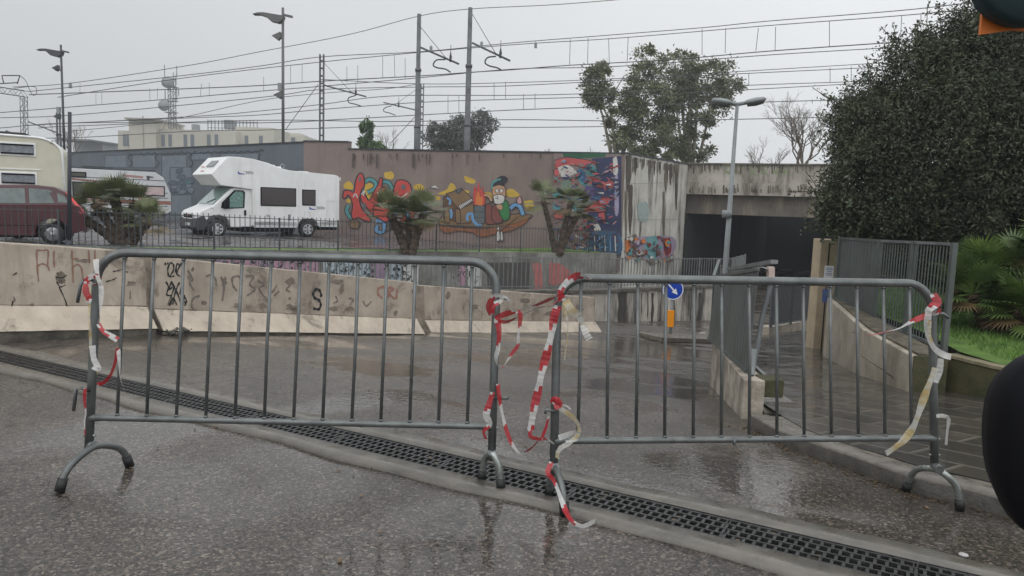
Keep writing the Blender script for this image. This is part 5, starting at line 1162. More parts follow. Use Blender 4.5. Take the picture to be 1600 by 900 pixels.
def red_car():
    Y = 21.9; r_ = at(133, 378, Y); L_ = 3.9
    gz_ = park_z(-12, 20.8); zt = at(60, 289, Y - 0.8).z - gz_; k = zt / 1.56
    root = thing('red_car', 'dark red hatchback parked in front of the cream camper', 'car', Vector((r_.x - L_ * math.cos(R(26)), Y - L_ * math.sin(R(26)), gz_)), R(26))
    # local x to the right = rear at L_; near side y=0
    low = [(0.02, 0.42), (0.0, 0.75), (0.35, 0.92), (0.95, 1.02), (3.62, 1.08), (3.80, 1.02), (3.90, 0.78), (3.90, 0.40), (3.55, 0.27), (3.50, 0.27), (3.46, 0.48), (3.28, 0.66), (3.05, 0.70), (2.80, 0.62), (2.67, 0.42), (2.66, 0.24), (1.10, 0.24), (1.06, 0.46), (0.88, 0.66), (0.66, 0.7), (0.42, 0.6), (0.30, 0.42), (0.28, 0.26)]
    mb = MB(); side_prism(mb, [(x, z * k) for x, z in low], 1.62, 0.0); mb.build('body', M_RED, root, local=True, bevel=0.04)
    top = [(0.90, 1.0), (1.55, 1.46), (1.85, 1.54), (2.6, 1.57), (3.15, 1.52), (3.38, 1.42), (3.74, 1.04)]
    mb = MB(); n = len(top); vs = []
    for yy, sg_ in ((0.0, 1), (1.62, -1)):
        for x, z in top: vs.append((x, yy + sg_ * (0.02 + 0.16 * (z - 1.0) / 0.55), z * k))
    tri = tessellate_polygon([[Vector((p[0], p[1], 0)) for p in top]]); fs = [tuple(t) for t in tri] + [tuple(n + i for i in t) for t in tri] + [(i, (i + 1) % n, n + (i + 1) % n, n + i) for i in range(n)]
    mb.add(vs, fs); mb.build('cabin', M_RED, root, local=True, bevel=0.03)
    GL = mat('car_glass', (0.035, 0.05, 0.05), 0.08, spec=0.9, c2=(0.11, 0.14, 0.13), scale=2)
    for pts in ([(1.02, 1.06), (1.5, 1.41), (1.62, 1.43), (1.62, 1.06)], [(1.70, 1.06), (1.70, 1.44), (2.42, 1.47), (2.44, 1.08)], [(2.54, 1.08), (2.52, 1.47), (2.98, 1.45), (3.12, 1.40), (3.16, 1.10)], [(3.24, 1.12), (3.22, 1.37), (3.38, 1.30), (3.52, 1.12)]):
        mb = MB(); vs = [(x, 0.02 + 0.16 * (z - 1.0) / 0.55 - 0.008, z * k) for x, z in pts]; vs += [(x, y + 0.006, z) for x, y, z in vs]; mb.add(vs, [(0, 1, 2, 3), (4, 5, 6, 7), (0, 1, 5, 4), (1, 2, 6, 5), (2, 3, 7, 6), (3, 0, 4, 7)]); mb.build('side_window', GL, root, local=True)
    mb = MB(); vs = [(3.42, 0.10, 1.41 * k), (3.50, 0.12, 1.38 * k), (3.93, 0.03, 0.86 * k), (3.80, -0.01, 0.84 * k), (3.66, 0.02, 1.08 * k)]; vs += [(x, y + 0.12, z) for x, y, z in vs]
    mb.add(vs, [(0, 1, 2, 3, 4), (5, 6, 7, 8, 9)] + [(i, (i + 1) % 5, 5 + (i + 1) % 5, 5 + i) for i in range(5)]); mb.build('tail_light', M_TAIL, root, local=True)
    mb = MB()
    for x in (2.48, 1.66): mb.box((x, -0.002, 0.66 * k), (0.012, 0.008, 0.74 * k))
    mb.box((2.3, -0.002, 0.50 * k), (1.6, 0.008, 0.02)); mb.build('door_seam', M_BLACK, root, local=True)
    mb = MB(); mb.box((2.30, -0.02, 0.93 * k), (0.20, 0.03, 0.035)); mb.box((1.45, -0.02, 0.93 * k), (0.2, 0.03, 0.035)); mb.build('door_handle', M_RED, root, local=True, bevel=0.008)
    mb = MB(); mb.box((1.15, -0.1, 1.1 * k), (0.14, 0.2, 0.14)); mb.build('wing_mirror', M_RED, root, local=True, bevel=0.03)
    for x in (3.08, 0.68): wheel(root, x, 0.10, 0.31, 0.31, 0.2, -1, 7); wheel(root, x, 1.5, 0.31, 0.31, 0.2, 1, 7)
    mb = MB(); mb.box((1.9, 0.8, 0.3), (3.2, 1.3, 0.2)); mb.build('underbody', M_BLACK, root, local=True)
    mb = MB(); mb.box((3.9, 0.8, 0.42 * k), (0.1, 1.55, 0.2)); mb.build('rear_bumper', M_RED, root, local=True, bevel=0.03)
    for x in (1.6, 2.5):
        mb = MB(); mb.box((x + 0.25, 0.5, 1.05 * k), (0.12, 0.4, 0.5)); mb.build('headrest', M_BLACK, root, local=True, bevel=0.05)
red_car()

# ================================================================== palms in the car park
def fan_palm(label, base, trunks, leaf_r, group, m=M_PALM, n_fans=34, blades=15, seed=1, droop=0.22, lab2=None):
    """base = point; trunks = list of (top offset vector, radius)"""
    r_ = random.Random(seed); root = thing('fan_palm', label, 'palm', base, 0, group)
    for (tip, rad) in trunks:
        tip = Vector(tip); p0 = Vector((tip.x * 0.12, tip.y * 0.12, -0.05)); mid = tip * 0.5 + Vector((tip.x * 0.05, 0, tip.z * 0.04 + 0.0)); pth = bez([p0, mid, tip], 9)
        rs_ = [rad * (1 + 0.22 * (i % 2)) * (1.15 - 0.15 * i / len(pth)) for i in range(len(pth))]
        mb = MB(); mb.tube([base + p for p in pth], rs_, 9, smooth=False); tr = mb.build('trunk', M_BARK, root)
        mb = MB(); C = base + tip
        for k in range(n_fans):
            az = r_.uniform(0, 6.283); el = r_.uniform(-0.55, 1.35); d = Vector((math.cos(az) * math.cos(el), math.sin(az) * math.cos(el), math.sin(el)))
            pl_ = leaf_r * r_.uniform(0.35, 0.5); hub = C + d * pl_; hub.z -= droop * 0.12 * leaf_r
            mb.m = 1 if el < -0.25 and r_.random() < 0.55 else 0
            mb.tube([C, hub], 0.008, 4, caps=False)
            u = d.cross(Vector((0, 0, 1))); u = u.normalized() if u.length > 0.05 else Vector((1, 0, 0)); v = d.cross(u).normalized()
            bl = leaf_r * r_.uniform(0.45, 0.62)
            for j in range(blades):
                a = lerp(-1.35, 1.35, j / (blades - 1)); dr = (d * math.cos(a) + u * math.sin(a)).normalized(); L_ = bl * (0.75 + 0.25 * math.cos(a)) * r_.uniform(0.85, 1.1)
                w_ = 0.02 * leaf_r; s_ = dr.cross(v).normalized() * w_; tipb = hub + dr * L_ + Vector((0, 0, -droop * L_ * 0.45)); m_ = hub + dr * L_ * 0.55 + v * 0.01
                mb.add([hub - s_ * 0.3, hub + s_ * 0.3, m_ + s_, tipb, m_ - s_], [(0, 1, 2, 4), (4, 2, 3)])
        mb.build('crown', [m, M_PALM_D], tr)
    return root
PG = 'fan palms along the car park fence'
def gpark(px, py): p = atf(px, py, park_z); return Vector((p.x, p.y, park_z(p.x, p.y)))
def rel(base, px, py, dy=0.0): q = at(px, py, base.y + dy); return q - base
b = gpark(172, 384) + Vector((0, 0.9, 0))
fan_palm('bushy fan palm with several short trunks beside the red car', b, [(rel(b, 178, 306), 0.13), (rel(b, 146, 318), 0.11), (rel(b, 232, 345, -0.3), 0.14), (rel(b, 118, 335, -0.2), 0.11), (rel(b, 208, 318, 0.3), 0.1)], 0.95, PG, seed=3, n_fans=24)
b = gpark(638, 397) + Vector((0, 0.3, 0))
fan_palm('fan palm with trunks spread in a V in front of the red lettering', b, [(rel(b, 609, 334), 0.13), (rel(b, 662, 334), 0.13), (rel(b, 638, 342, 0.3), 0.1)], 1.15, PG, seed=5, n_fans=27)
b = gpark(872, 398) + Vector((0, 0.3, 0))
fan_palm('slender fan palm leaning left by the colourful mural end', b, [(rel(b, 848, 312), 0.1), (rel(b, 892, 316), 0.11), (rel(b, 905, 330, .2), 0.1)], 1.1, PG, seed=8, n_fans=20)
# yellow-green low palm on the lawn
q = atf(1545, 528, lawn_z); b = Vector((q.x + 0.35, q.y + 0.5, lawn_z(q.x, q.y)))
M_TIPS = M_YUC
fan_palm('low bushy fan palm with bright green fronds and brown dead ones on the lawn', b, [((-0.25, 0, 0.42), 0.07), ((0.3, 0.25, 0.72), 0.08), ((0.1, -0.3, 0.3), 0.06), ((0.65, 0.1, 0.95), 0.08), ((0.9, -0.2, 0.5), 0.07), ((0.0, 0.3, 0.62), 0.06), ((0.45, -0.3, 0.5), 0.06), ((0.5, 0.3, 0.25), 0.06)], 0.58, None, m=M_YUC, seed=11, n_fans=42, blades=17, droop=0.35)

# ================================================================== trees
def leaf_cloud(pts, nrm_bias, size, n_mat=1, aspect=2.2, seed=0):
    """pts Nx3 array of leaf centres -> MB-less mesh arrays"""
    g = np.random.default_rng(seed); n = len(pts); a = g.normal(size=(n, 3)); a /= np.linalg.norm(a, axis=1)[:, None]
    b = g.normal(size=(n, 3)); b -= a * (a * b).sum(1)[:, None]; b /= np.linalg.norm(b, axis=1)[:, None]
    s = size * g.uniform(0.6, 1.3, size=(n, 1)); A = a * s * aspect / 2; B = b * s / 2
    V = np.stack([pts - A, pts + B, pts + A, pts - B], 1).reshape(-1, 3); return V
def leaf_mesh(name, V, m, parent=None, kind=None):
    n = len(V) // 4; me = bpy.data.meshes.new(name)
    if parent is not None: V = V - np.array(world_of(parent).translation)[None]
    me.vertices.add(len(V)); me.vertices.foreach_set('co', V.astype(np.float32).ravel()); me.loops.add(n * 4); me.loops.foreach_set('vertex_index', np.arange(n * 4, dtype=np.int32))
    me.polygons.add(n); me.polygons.foreach_set('loop_start', np.arange(0, n * 4, 4, dtype=np.int32)); me.polygons.foreach_set('loop_total', np.full(n, 4, dtype=np.int32))
    me.materials.append(m); me.update(calc_edges=True); me.validate(); o = bpy.data.objects.new(name, me); COL.objects.link(o)
    if parent is not None: o.parent = parent
    return o
def lobes_pts(lobes, n, seed, shell=0.35, clumps=0):
    g = np.random.default_rng(seed); w_ = np.array([l[3] * l[4] for l in lobes]); w_ = w_ / w_.sum(); out_ = []
    for l, k in zip(lobes, (w_ * n).astype(int)):
        c = np.array(l[:3]); rad = np.array([l[3], l[5] if len(l) > 5 else l[3], l[4]])
        if clumps:
            nc = max(4, int(clumps * k / 1000)); cd = g.normal(size=(nc, 3)); cd /= np.linalg.norm(cd, axis=1)[:, None]; cr = g.uniform(0.35, 1.0, (nc, 1)) ** 0.6; cc = cd * cr
            idx = g.integers(0, nc, k); u = cc[idx] + g.normal(size=(k, 3)) * g.uniform(0.07, 0.15, (nc, 1))[idx]
        else:
            d = g.normal(size=(k, 3)); d /= np.linalg.norm(d, axis=1)[:, None]; u = d * (g.uniform(1 - shell, 1.0, (k, 1))) * (1 + 0.13 * np.sin(d[:, :1] * 9 + d[:, 2:] * 7))
        out_.append(c + u * rad)
    return np.concatenate(out_)
def branches(mb, p, d, L_, r, depth, rnd, spread=0.55, up=0.15, tips=None, shrink=0.72, n=5):
    q = p + d * L_; mid = p.lerp(q, 0.5) + Vector((rnd.gauss(0, .06), rnd.gauss(0, .06), rnd.gauss(0, .04))) * L_
    mb.tube([p, mid, q], [r, r * 0.85, r * 0.68], n, caps=False)
    if depth == 0:
        if tips is not None: tips.append(q)
        return
    for k in range(rnd.choice((2, 3, 3))):
        nd = (d + Vector((rnd.gauss(0, spread), rnd.gauss(0, spread), rnd.gauss(up, spread * 0.6)))).normalized()
        st_ = p.lerp(q, rnd.uniform(0.6, 1.0)); branches(mb, st_, nd, L_ * shrink * rnd.uniform(0.75, 1.15), r * 0.6, depth - 1, rnd, spread, up, tips, shrink, 4 if depth < 3 else 5)

# big evergreen by the lawn (only its lower left is in the picture)
c = lambda px, py, Y: at(px, py, Y)
tb = Vector((6.6, 10.6, lawn_z(6.6, 10.6)))
t = thing('evergreen_tree', 'huge dense dark evergreen tree hanging over the tall screen at the right', 'tree', tb)
mb = MB(); rnd = random.Random(3); mb.tube([tb + Vector((0, 0, -.1)), tb + Vector((-.1, 0, 1.5)), tb + Vector((0.1, 0.1, 3.2)), tb + Vector((0.2, .1, 5))], [0.3, 0.24, 0.18, 0.1], 12)
for k in range(14):
    a = k * 2.4; st0 = tb + Vector((0, 0, 0.8 + k * 0.16)); q_ = 1.0 - k * 0.045; mb.tube([st0, st0 + Vector((math.cos(a) * 0.7 * q_, math.sin(a) * 0.7 * q_, 0.3)), st0 + Vector((math.cos(a) * 1.3 * q_, math.sin(a) * 1.2 * q_, 0.4))], [0.08, 0.05, 0.02], 6)
mb.build('trunk', M_BARK, t)
def lobe(px, py, Y, rpx, rz=None):
    p = c(px, py, Y); k = Y / F; return (p.x, p.y, p.z, rpx * k, (rz or rpx) * k)
LB = [lobe(1410, 325, 10.2, 110, 62), lobe(1350, 290, 10.2, 66, 78), lobe(1380, 200, 10.4, 80, 80), lobe(1440, 130, 10.6, 85, 75), lobe(1500, 95, 10.6, 75, 65), lobe(1560, 60, 10.6, 80, 70), lobe(1480, 250, 10.0, 130, 120),
      lobe(1570, 200, 9.8, 130, 130), lobe(1560, 330, 9.8, 120, 75), lobe(1650, 100, 10.4, 150, 140), lobe(1680, 300, 9.8, 150, 130), lobe(1490, 360, 10.4, 80, 45), lobe(1305, 335, 10.4, 28, 32), lobe(1340, 190, 10.8, 38, 40), lobe(1560, 400, 11.8, 120, 45), lobe(1650, 430, 11.2, 90, 50), lobe(1440, 400, 12.5, 60, 45)]
pts = lobes_pts([l + (l[3],) for l in LB], 290000, 1, shell=0.55, clumps=16); g = np.random.default_rng(4)
pts += g.normal(size=pts.shape) * 0.035
leaf_mesh('crown', leaf_cloud(pts, 0, 0.021, aspect=2.8, seed=2), M_LEAF, t)
# outer sprays, larger glossy leaves reaching out of the outline
sp_ = MB(); rnd = random.Random(9); lp = []
for k in range(420):
    l = LB[rnd.randrange(len(LB))]; d = Vector((rnd.gauss(0, 1), rnd.gauss(0, 1), rnd.gauss(0, 1))).normalized(); p = Vector(l[:3]) + Vector((d.x * l[3], d.y * l[3], d.z * l[4])) * 0.95
    e_ = p + (d + Vector((rnd.gauss(0, .4), rnd.gauss(0, .4), 0.25))) * rnd.uniform(0.14, 0.34); sp_.tube([p - d * 0.2, e_], 0.005, 4, caps=False)
    for j in range(26): lp.append(tuple(p.lerp(e_, rnd.random()) + Vector((rnd.gauss(0, .035),) * 3) + Vector((0, 0, rnd.gauss(0, .03)))))
sp_.build('twigs', M_BARK, t); leaf_mesh('outer_leaves', leaf_cloud(np.array(lp), 0, 0.024, aspect=2.6, seed=5), mat('glossy_leaf', (0.085, 0.11, 0.05), 0.4, c2=(0.03, 0.045, 0.022), scale=2.5), t)
# dark hedge under the tree
hb = Vector((7.2, 13.2, lawn_z(7.2, 13.2))); h = thing('hedge', 'dark shrubs at the back of the lawn below the evergreen tree', 'shrub', hb)
hp = lobes_pts([(x, y, 0.75, 0.95, 0.95, 0.8) for x, y in ((7.6, 13.0), (8.6, 13.0), (9.7, 12.7), (10.9, 12.3), (12.2, 12.0), (8.2, 14.2))], 26000, 3, shell=0.5); leaf_mesh('foliage', leaf_cloud(hp, 0, 0.045, seed=6), M_LEAF, h)
mb = MB()
for x, y in ((7.6, 13.0), (8.6, 13.0), (9.7, 12.7), (10.9, 12.3), (12.2, 12.0)): mb.tube([(x, y, 0.1), (x + .05, y, 0.9)], [0.05, 0.03], 6)
mb.build('stems', M_BARK, h)

def euc(label, base, spec, name='eucalyptus_tree', leaf=M_EUC, size=0.17, n=9000, trunk=M_BARK_P, group='trees beyond the wall', tr=0.28, seed=1, clumps=26, cat='tree'):
    root = thing(name, label, cat, base, 0, group); mb = MB(); Y = base.y
    for l in spec:
        tip = Vector(l[:3]); p0 = base + Vector((0, 0, 0)); m_ = p0.lerp(tip, 0.45) + Vector((0, 0, 0.5)); mb.tube(bez([p0, m_, tip], 5), [tr * (1 - 0.8 * i / 10) for i in range(11)], 7)
        rr2 = random.Random(seed)
        for k in range(7):
            d = Vector((rr2.gauss(0, 1), rr2.gauss(0, 1), rr2.gauss(0.2, 1))).normalized(); mb.tube([tip - (tip - p0) * 0.15, tip + Vector((d.x * l[3], d.y * l[3], d.z * l[4])) * 0.8], [tr * 0.2, tr * 0.05], 5)
    mb.build('trunk', trunk, root)
    leaf_mesh('crown', leaf_cloud(lobes_pts(spec, n, seed, clumps=clumps), 0, size, aspect=1.9, seed=seed), leaf, root)
    return root
YE = 58
def lb2(px, py, rpx, rz, Y): p = at(px, py, Y); k = Y / F; return (p.x, p.y, p.z, rpx * k, rz * k)
def tbase(px, Y, z=2.3): p = at(px, 300, Y); return Vector((p.x, p.y, z))
OUT = [(910, 140), (918, 118), (932, 105), (945, 92), (952, 112), (958, 138), (968, 150), (975, 122), (985, 108), (995, 100), (1003, 75), (1018, 72), (1030, 90), (1045, 88), (1062, 80), (1080, 85), (1095, 92), (1110, 90), (1122, 102), (1135, 98), (1150, 108), (1160, 130), (1155, 158), (1140, 165), (1120, 180), (1112, 200), (1112, 252), (958, 252), (955, 220), (942, 172), (915, 155)]
def inside(x, y, O_):
    c_ = False
    for (x0, y0), (x1, y1) in zip(O_, O_[1:] + O_[:1]):
        if (y0 > y) != (y1 > y) and x < (x1 - x0) * (y - y0) / (y1 - y0) + x0: c_ = not c_
    return c_
def airy(label, base, O_, Y, nclump, nleaf, seed, x0, x1, y0, y1, gaps=(), depth=1.6, limbs=7):
    rnd = random.Random(seed); g = np.random.default_rng(seed); root = thing('eucalyptus_tree', label, 'tree', base, 0, 'trees beyond the wall'); C_ = []
    while len(C_) < nclump:
        x, y = rnd.uniform(x0, x1), rnd.uniform(y0, y1)
        if inside(x, y, O_) and all(((x - gx_) / rx_) ** 2 + ((y - gy_) / ry_) ** 2 > 1 for gx_, gy_, rx_, ry_ in gaps): C_.append((x, y))
    mb = MB(); P_ = []
    for (x, y) in C_:
        c_ = at(x, y, Y + rnd.uniform(-depth, depth)); r_ = rnd.uniform(0.15, 0.40); n_ = int(nleaf / nclump * rnd.uniform(0.5, 1.5)); q = g.normal(size=(n_, 3)) * np.array([r_, r_, r_ * 0.75]); P_.append(q + np.array(c_))
    hubs = [at(x, y, Y + rnd.uniform(-.6, .6)) for x, y in rnd.sample(C_, limbs)]
    for h_ in hubs:
        m_ = base.lerp(h_, 0.5) + Vector((rnd.uniform(-.2, .2), 0, 0.9)); mb.tube(bez([base, m_, h_], 5), [0.2 * (1 - 0.85 * i / 10) for i in range(11)], 6)
        for (x, y) in rnd.sample(C_, 9):
            e_ = at(x, y, Y)
            if (e_ - h_).length < 3.2: mb.tube([h_.lerp(m_, 0.3), h_.lerp(e_, 0.5) + Vector((0, 0, .2)), e_], [0.06, 0.035, 0.012], 5)
    mb.build('trunk', M_BARK_P, root); leaf_mesh('crown', leaf_cloud(np.concatenate(P_), 0, 0.12, aspect=2.0, seed=seed), M_EUC, root)
GP = ((966, 128, 5, 10), (1040, 108, 6, 16), (1062, 195, 9, 14), (1095, 205, 8, 22), (1035, 235, 10, 14), (975, 190, 6, 12), (1020, 170, 7, 9), (1105, 150, 7, 7), (1140, 150, 5, 8))
airy('tall airy eucalyptus with a narrow crown standing over the stained abutment', tbase(968, YE), OUT, YE, 125, 20000, 11, 905, 1045, 70, 252, GP)
airy('wide airy eucalyptus crown right behind the two-headed street lamp', tbase(1078, YE + 3), OUT, YE + 3, 125, 21000, 12, 1035, 1162, 70, 252, GP)
euc('dark round tree behind the two tallest railway poles', tbase(738, 75), [lb2(690, 212, 28, 22, 75), lb2(722, 205, 28, 25, 75), lb2(750, 198, 26, 24, 75), lb2(712, 222, 45, 18, 75)], 'round_tree', M_PINE, 0.13, 14000, M_BARK, seed=13, clumps=30, tr=0.2)
euc('small bright green tree behind the step in the mural wall', tbase(576, 60), [lb2(573, 210, 13, 24, 60), lb2(582, 228, 22, 12, 60)], 'young_tree', M_GRN, 0.14, 2600, M_BARK, seed=14, clumps=30, tr=0.08)
def bare(label, base, H, seed, depth=5, spread=0.42, group='bare trees beyond the wall', r=0.1, m=M_TWIG, n_st=3):
    root = thing('bare_tree', label, 'tree', base, 0, group); rnd = random.Random(seed); mb = MB(); tb_ = MB(); tb_.tube([base, base + Vector((0, 0, H * 0.2))], [r, r * 0.8], 7); tb_.build('trunk', m, root)
    for k in range(n_st): branches(mb, base + Vector((0, 0, H * 0.18)), Vector((rnd.gauss(0, .3), rnd.gauss(0, .3), 1)).normalized(), H * 0.30, r * 0.7, depth, rnd, spread, 0.1)
    mb.build('branches', m, root)
bare('bare brownish tree standing above the bridge parapet', tbase(1245, 52), 7.2, 4, depth=6, r=0.13, n_st=4)
bare('bare pale tree just right of the double lamp above the bridge', tbase(1195, 56), 4.6, 5, depth=5)
bare('leafless twiggy tree between the round tree and the eucalyptus', tbase(872, 60), 4.0, 6, depth=5, n_st=2)
bare('thin bare tree close to the left side of the eucalyptus', tbase(925, 62), 4.0, 16, depth=5, n_st=2)
bare('thin bare tree behind the small bright green tree', tbase(597, 64), 5.2, 7, depth=5, n_st=2)
bare('thin bare tree right of the leaning stay wire by the grey wall', tbase(530, 66), 4.2, 17, depth=5, n_st=2)
bare('bare shrub above the left end of the grey wall', tbase(140, 80, 2.3), 3.6, 9, depth=5, spread=0.6)
bare('bare bush behind the dark post at the left', tbase(112, 74, 2.3), 6.0, 10, depth=5, spread=0.3)

# ================================================================== railway
RZ = 2.3
def rail_at(px, py, Y0, k=-0.6):
    n = Vector((-k, 1, 0)); d = ray(px, py); t = (Y0 - (EYE.y - k * EYE.x)) / (d.y - k * d.x); return EYE + d * t
MP = 'steel poles of the railway overhead line'
def mast(label, px, ytop, Y, r=0.13, arm=None, steps=True, group=MP, name='railway_mast', m=M_POLE, lean=0.0):
    top = at(px, ytop, Y); base = Vector((top.x, Y, RZ)); root = thing(name, label, 'railway mast', base, 0, group)
    mb = MB()
    if steps:
        h = top.z - base.z; p = [base, base.lerp(top, .35), base.lerp(top, .352), base.lerp(top, 0.68), base.lerp(top, 0.682), top]; mb.tube(p, [r * 1.25, r * 1.25, r * 1.08, r * 1.08, r * 0.92, r * 0.85], 12)
        for f_ in (0.35, 0.68): mb.tube([base.lerp(top, f_) - Vector((0, 0, .08)), base.lerp(top, f_) + Vector((0, 0, .08))], r * 1.35, 12)
    else:
        for s_ in (-1, 1): mb.bar(base + Vector((s_ * r * 0.8, 0, 0)), top + Vector((s_ * r * 0.8, 0, 0)), r * 0.5, r * 1.4, up=(0, 1, 0))
        k = 0; z = base.z
        while z < top.z - 0.1: mb.box((top.x, Y, z), (r * 1.6, r * 0.5, 0.12)); z += 0.55
    mb.build('post', m, root)
    if arm:
        (ax, ay), (bx, by), (tx, ty), ins, reg = arm
        mb = MB(); mb.tube([at(ax, ay, Y), at(bx, by, Y - 0.6)], 0.055, 8); am = mb.build('bracket_arm', m, root)
        mb = MB(); mb.tube([at(tx, ty, Y), at(*ins, Y - 0.5)], 0.018, 6); mb.build('stay', m, am)
        mb = MB(); q = at(ins[0] + 6, ins[1] + 2, Y - 0.5); 
        mb.lathe([(0.03, 0), (0.09, 0.05), (0.05, 0.15), (0.08, 0.25), (0.04, 0.45), (0.02, 0.55), (0.015, 0.95)], q + Vector((0, 0, -0.1)), 10); mb.build('insulator', M_POLE_D, am)
        mb = MB(); mb.tube(bez([at(*p_, Y - 0.5) for p_ in reg], 6), 0.04, 7); mb.build('registration_arm', M_POLE_D, am)
    return root
mast('tall stepped steel pole with bracket arm, left of the tallest one', 655, 22, 43.4, 0.135, ((657, 74), (717, 100), (657, 42), (698, 92), [(696, 93), (682, 94), (677, 102), (684, 106), (696, 108), (704, 113)]))
mast('tallest stepped steel pole with bracket arm over the mural', 735, 12, 41.5, 0.14, ((738, 67), (797, 95), (738, 22), (776, 86), [(775, 88), (762, 90), (758, 98), (765, 103), (777, 106), (784, 110)]))
mast('latticed double-channel pole with bracket arm near the colour change of the wall', 503, 85, 57, 0.17, ((506, 133), (572, 151), (506, 98), (550, 145), [(556, 149), (545, 153), (545, 160), (556, 163), (565, 166)]), steps=False)
mast('shorter pole half hidden behind the second tallest pole', 660, 131, 69, 0.15, ((650, 172), (599, 160), (651, 139), (617, 164), [(612, 165), (601, 169), (600, 174), (610, 177), (618, 180)]), steps=False)
for (px, py, Y) in ((674, 76, 43), (752, 70, 41)):
    pass
# gantry at the far left
def lattice(root, a, b, w_, m=M_POLE_D, n=10, name='lattice_beam', up=Vector((0, 0, 1)), r=0.03):
    mb = MB(); d = (b - a).normalized(); u = up * w_ / 2; v = d.cross(up).normalized() * w_ / 2
    for su in (-1, 1):
        for sv in (-1, 1): mb.tube([a + u * su + v * sv, b + u * su + v * sv], r, 5)
    for k in range(n):
        p, q = a.lerp(b, k / n), a.lerp(b, (k + 1) / n)
        for sv in (-1, 1): mb.tube([p - u * (-1) ** k + v * sv, q + u * (-1) ** k + v * sv], r * 0.6, 4)
        for su in (-1, 1): mb.tube([p - v * (-1) ** k + u * su, q + v * (-1) ** k + u * su], r * 0.6, 4)
    return mb.build(name, m, root)
Yg = 70; gb = at(37, 200, Yg); gt = thing('railway_gantry', 'dark lattice railway gantry cut off by the left edge', 'railway gantry', Vector((gb.x, Yg, RZ)))
lattice(gt, Vector((gb.x, Yg, RZ)), at(37, 152, Yg), 0.42, n=14, name='lattice_post', up=Vector((1, 0, 0)))
lattice(gt, at(-60, 132, Yg), at(41, 147, Yg), 0.55, n=12)
mb = MB()
for (a, b) in (((3, 118), (6, 131)), ((31, 118), (27, 131)), ((-5, 131), (28, 129)), ((3, 118), (31, 118)), ((44, 190), (88, 207))): mb.tube([at(*a, Yg), at(*b, Yg)], 0.05, 6)
mb.tube(bez([at(p_[0], p_[1], Yg) for p_ in ((31, 118), (40, 126), (46, 140), (52, 149), (57, 145), (56, 137), (50, 135), (38, 136), (22, 138))], 6), 0.03, 6); mb.build('insulator_frame', M_POLE_D, gt)
for px in (88.5, 93): mast('thin dark signal post beside the winged lamp at the left' if px < 90 else 'second thin dark signal post touching the left winged lamp', px, 176, 72, 0.09, steps=True, group=None, name='signal_post', m=M_POLE_D)

# overhead wires
WL = [
 ('topmost wire running over the poles', 41.5, 0.022, [(20, 136), (110, 130), (290, 103), (400, 82), (545, 54), (655, 25), (735, 14), (855, 8), (960, 0), (1100, -12)], None),
 ('messenger wire passing above the eucalyptus', 41.0, 0.024, [(45, 143), (250, 122), (400, 104), (500, 89), (655, 81), (800, 67), (950, 55), (1100, 43), (1200, 33), (1400, 17), (1520, 4)], 0),
 ('second messenger wire just below the first above the eucalyptus', 42.0, 0.024, [(90, 152), (250, 127), (400, 108), (600, 87), (800, 70), (960, 60), (1200, 40), (1400, 25), (1540, 12)], None),
 ('thick contact wire crossing the top of the eucalyptus', 41.2, 0.03, [(45, 148), (230, 141), (400, 134), (500, 127), (650, 119), (735, 113), (800, 109), (890, 102), (1050, 93), (1200, 80), (1400, 66), (1520, 58)], 1),
 ('contact wire hanging under the fourth wire from the top', 48, 0.026, [(0, 176), (100, 168), (250, 156), (400, 143), (500, 135), (650, 122), (800, 108), (960, 104), (1200, 86), (1400, 74), (1500, 68)], None),
 ('upper wire of the second track, level with the pole arms', 48, 0.022, [(500, 124), (655, 131), (800, 129), (960, 123), (1100, 115), (1300, 103), (1450, 94)], None),
 ('lower wire of the second track, crossing the eucalyptus middle', 50, 0.024, [(0, 184), (110, 180), (400, 153), (500, 140), (655, 136), (800, 134), (1100, 118), (1350, 106), (1450, 100)], 6),
 ('messenger wire of the third track above the round tree', 56, 0.024, [(45, 196), (300, 182), (400, 174), (503, 163), (610, 150), (800, 149), (950, 145), (1150, 134), (1450, 124)], 8),
 ('contact wire of the third track above the round tree', 57, 0.024, [(110, 192), (300, 184), (400, 180), (503, 171), (655, 160), (800, 155), (1000, 149), (1350, 130), (1450, 126)], None),
 ('wire just above the crown of the round tree', 62, 0.026, [(0, 200), (110, 192), (400, 192), (540, 186), (650, 180), (800, 172), (1000, 165), (1350, 155), (1450, 152)], None),
 ('lowest long wire passing behind the lamp heads', 66, 0.026, [(60, 200), (110, 197), (400, 188), (600, 190), (800, 187), (1000, 189), (1350, 182), (1450, 180)], None),
 ('very low wire crossing in front of the pale building', 68, 0.024, [(40, 216), (120, 215), (300, 205), (420, 203), (650, 196), (800, 199), (1000, 197)], None),
 ('faint high wire between the poles above the camper', 60, 0.02, [(110, 205), (250, 190), (400, 158), (500, 146), (600, 139), (655, 131)], None)]
for (lab, Y0, r, pts, drp) in WL:
    (xa, ya), (xb, yb) = pts[-2], pts[-1]; pts = pts if xb < 1300 else pts + [(1800, yb + (yb - ya) / (xb - xa) * (1800 - xb))]
    P_ = bez([rail_at(x, y, Y0) for x, y in pts], 5); mb = MB(); mb.tube(P_, [r * max(0.75, p.y / 50) for p in P_], 4, caps=False, smooth=False); o = mb.build('overhead_wire', M_WIRE); tag(o, lab, 'overhead wire', 'overhead wires of the railway')
def dropper(px, y0, y1, Y0, dx=0): return [rail_at(px + dx, y0, Y0), rail_at(px, y1, Y0)]
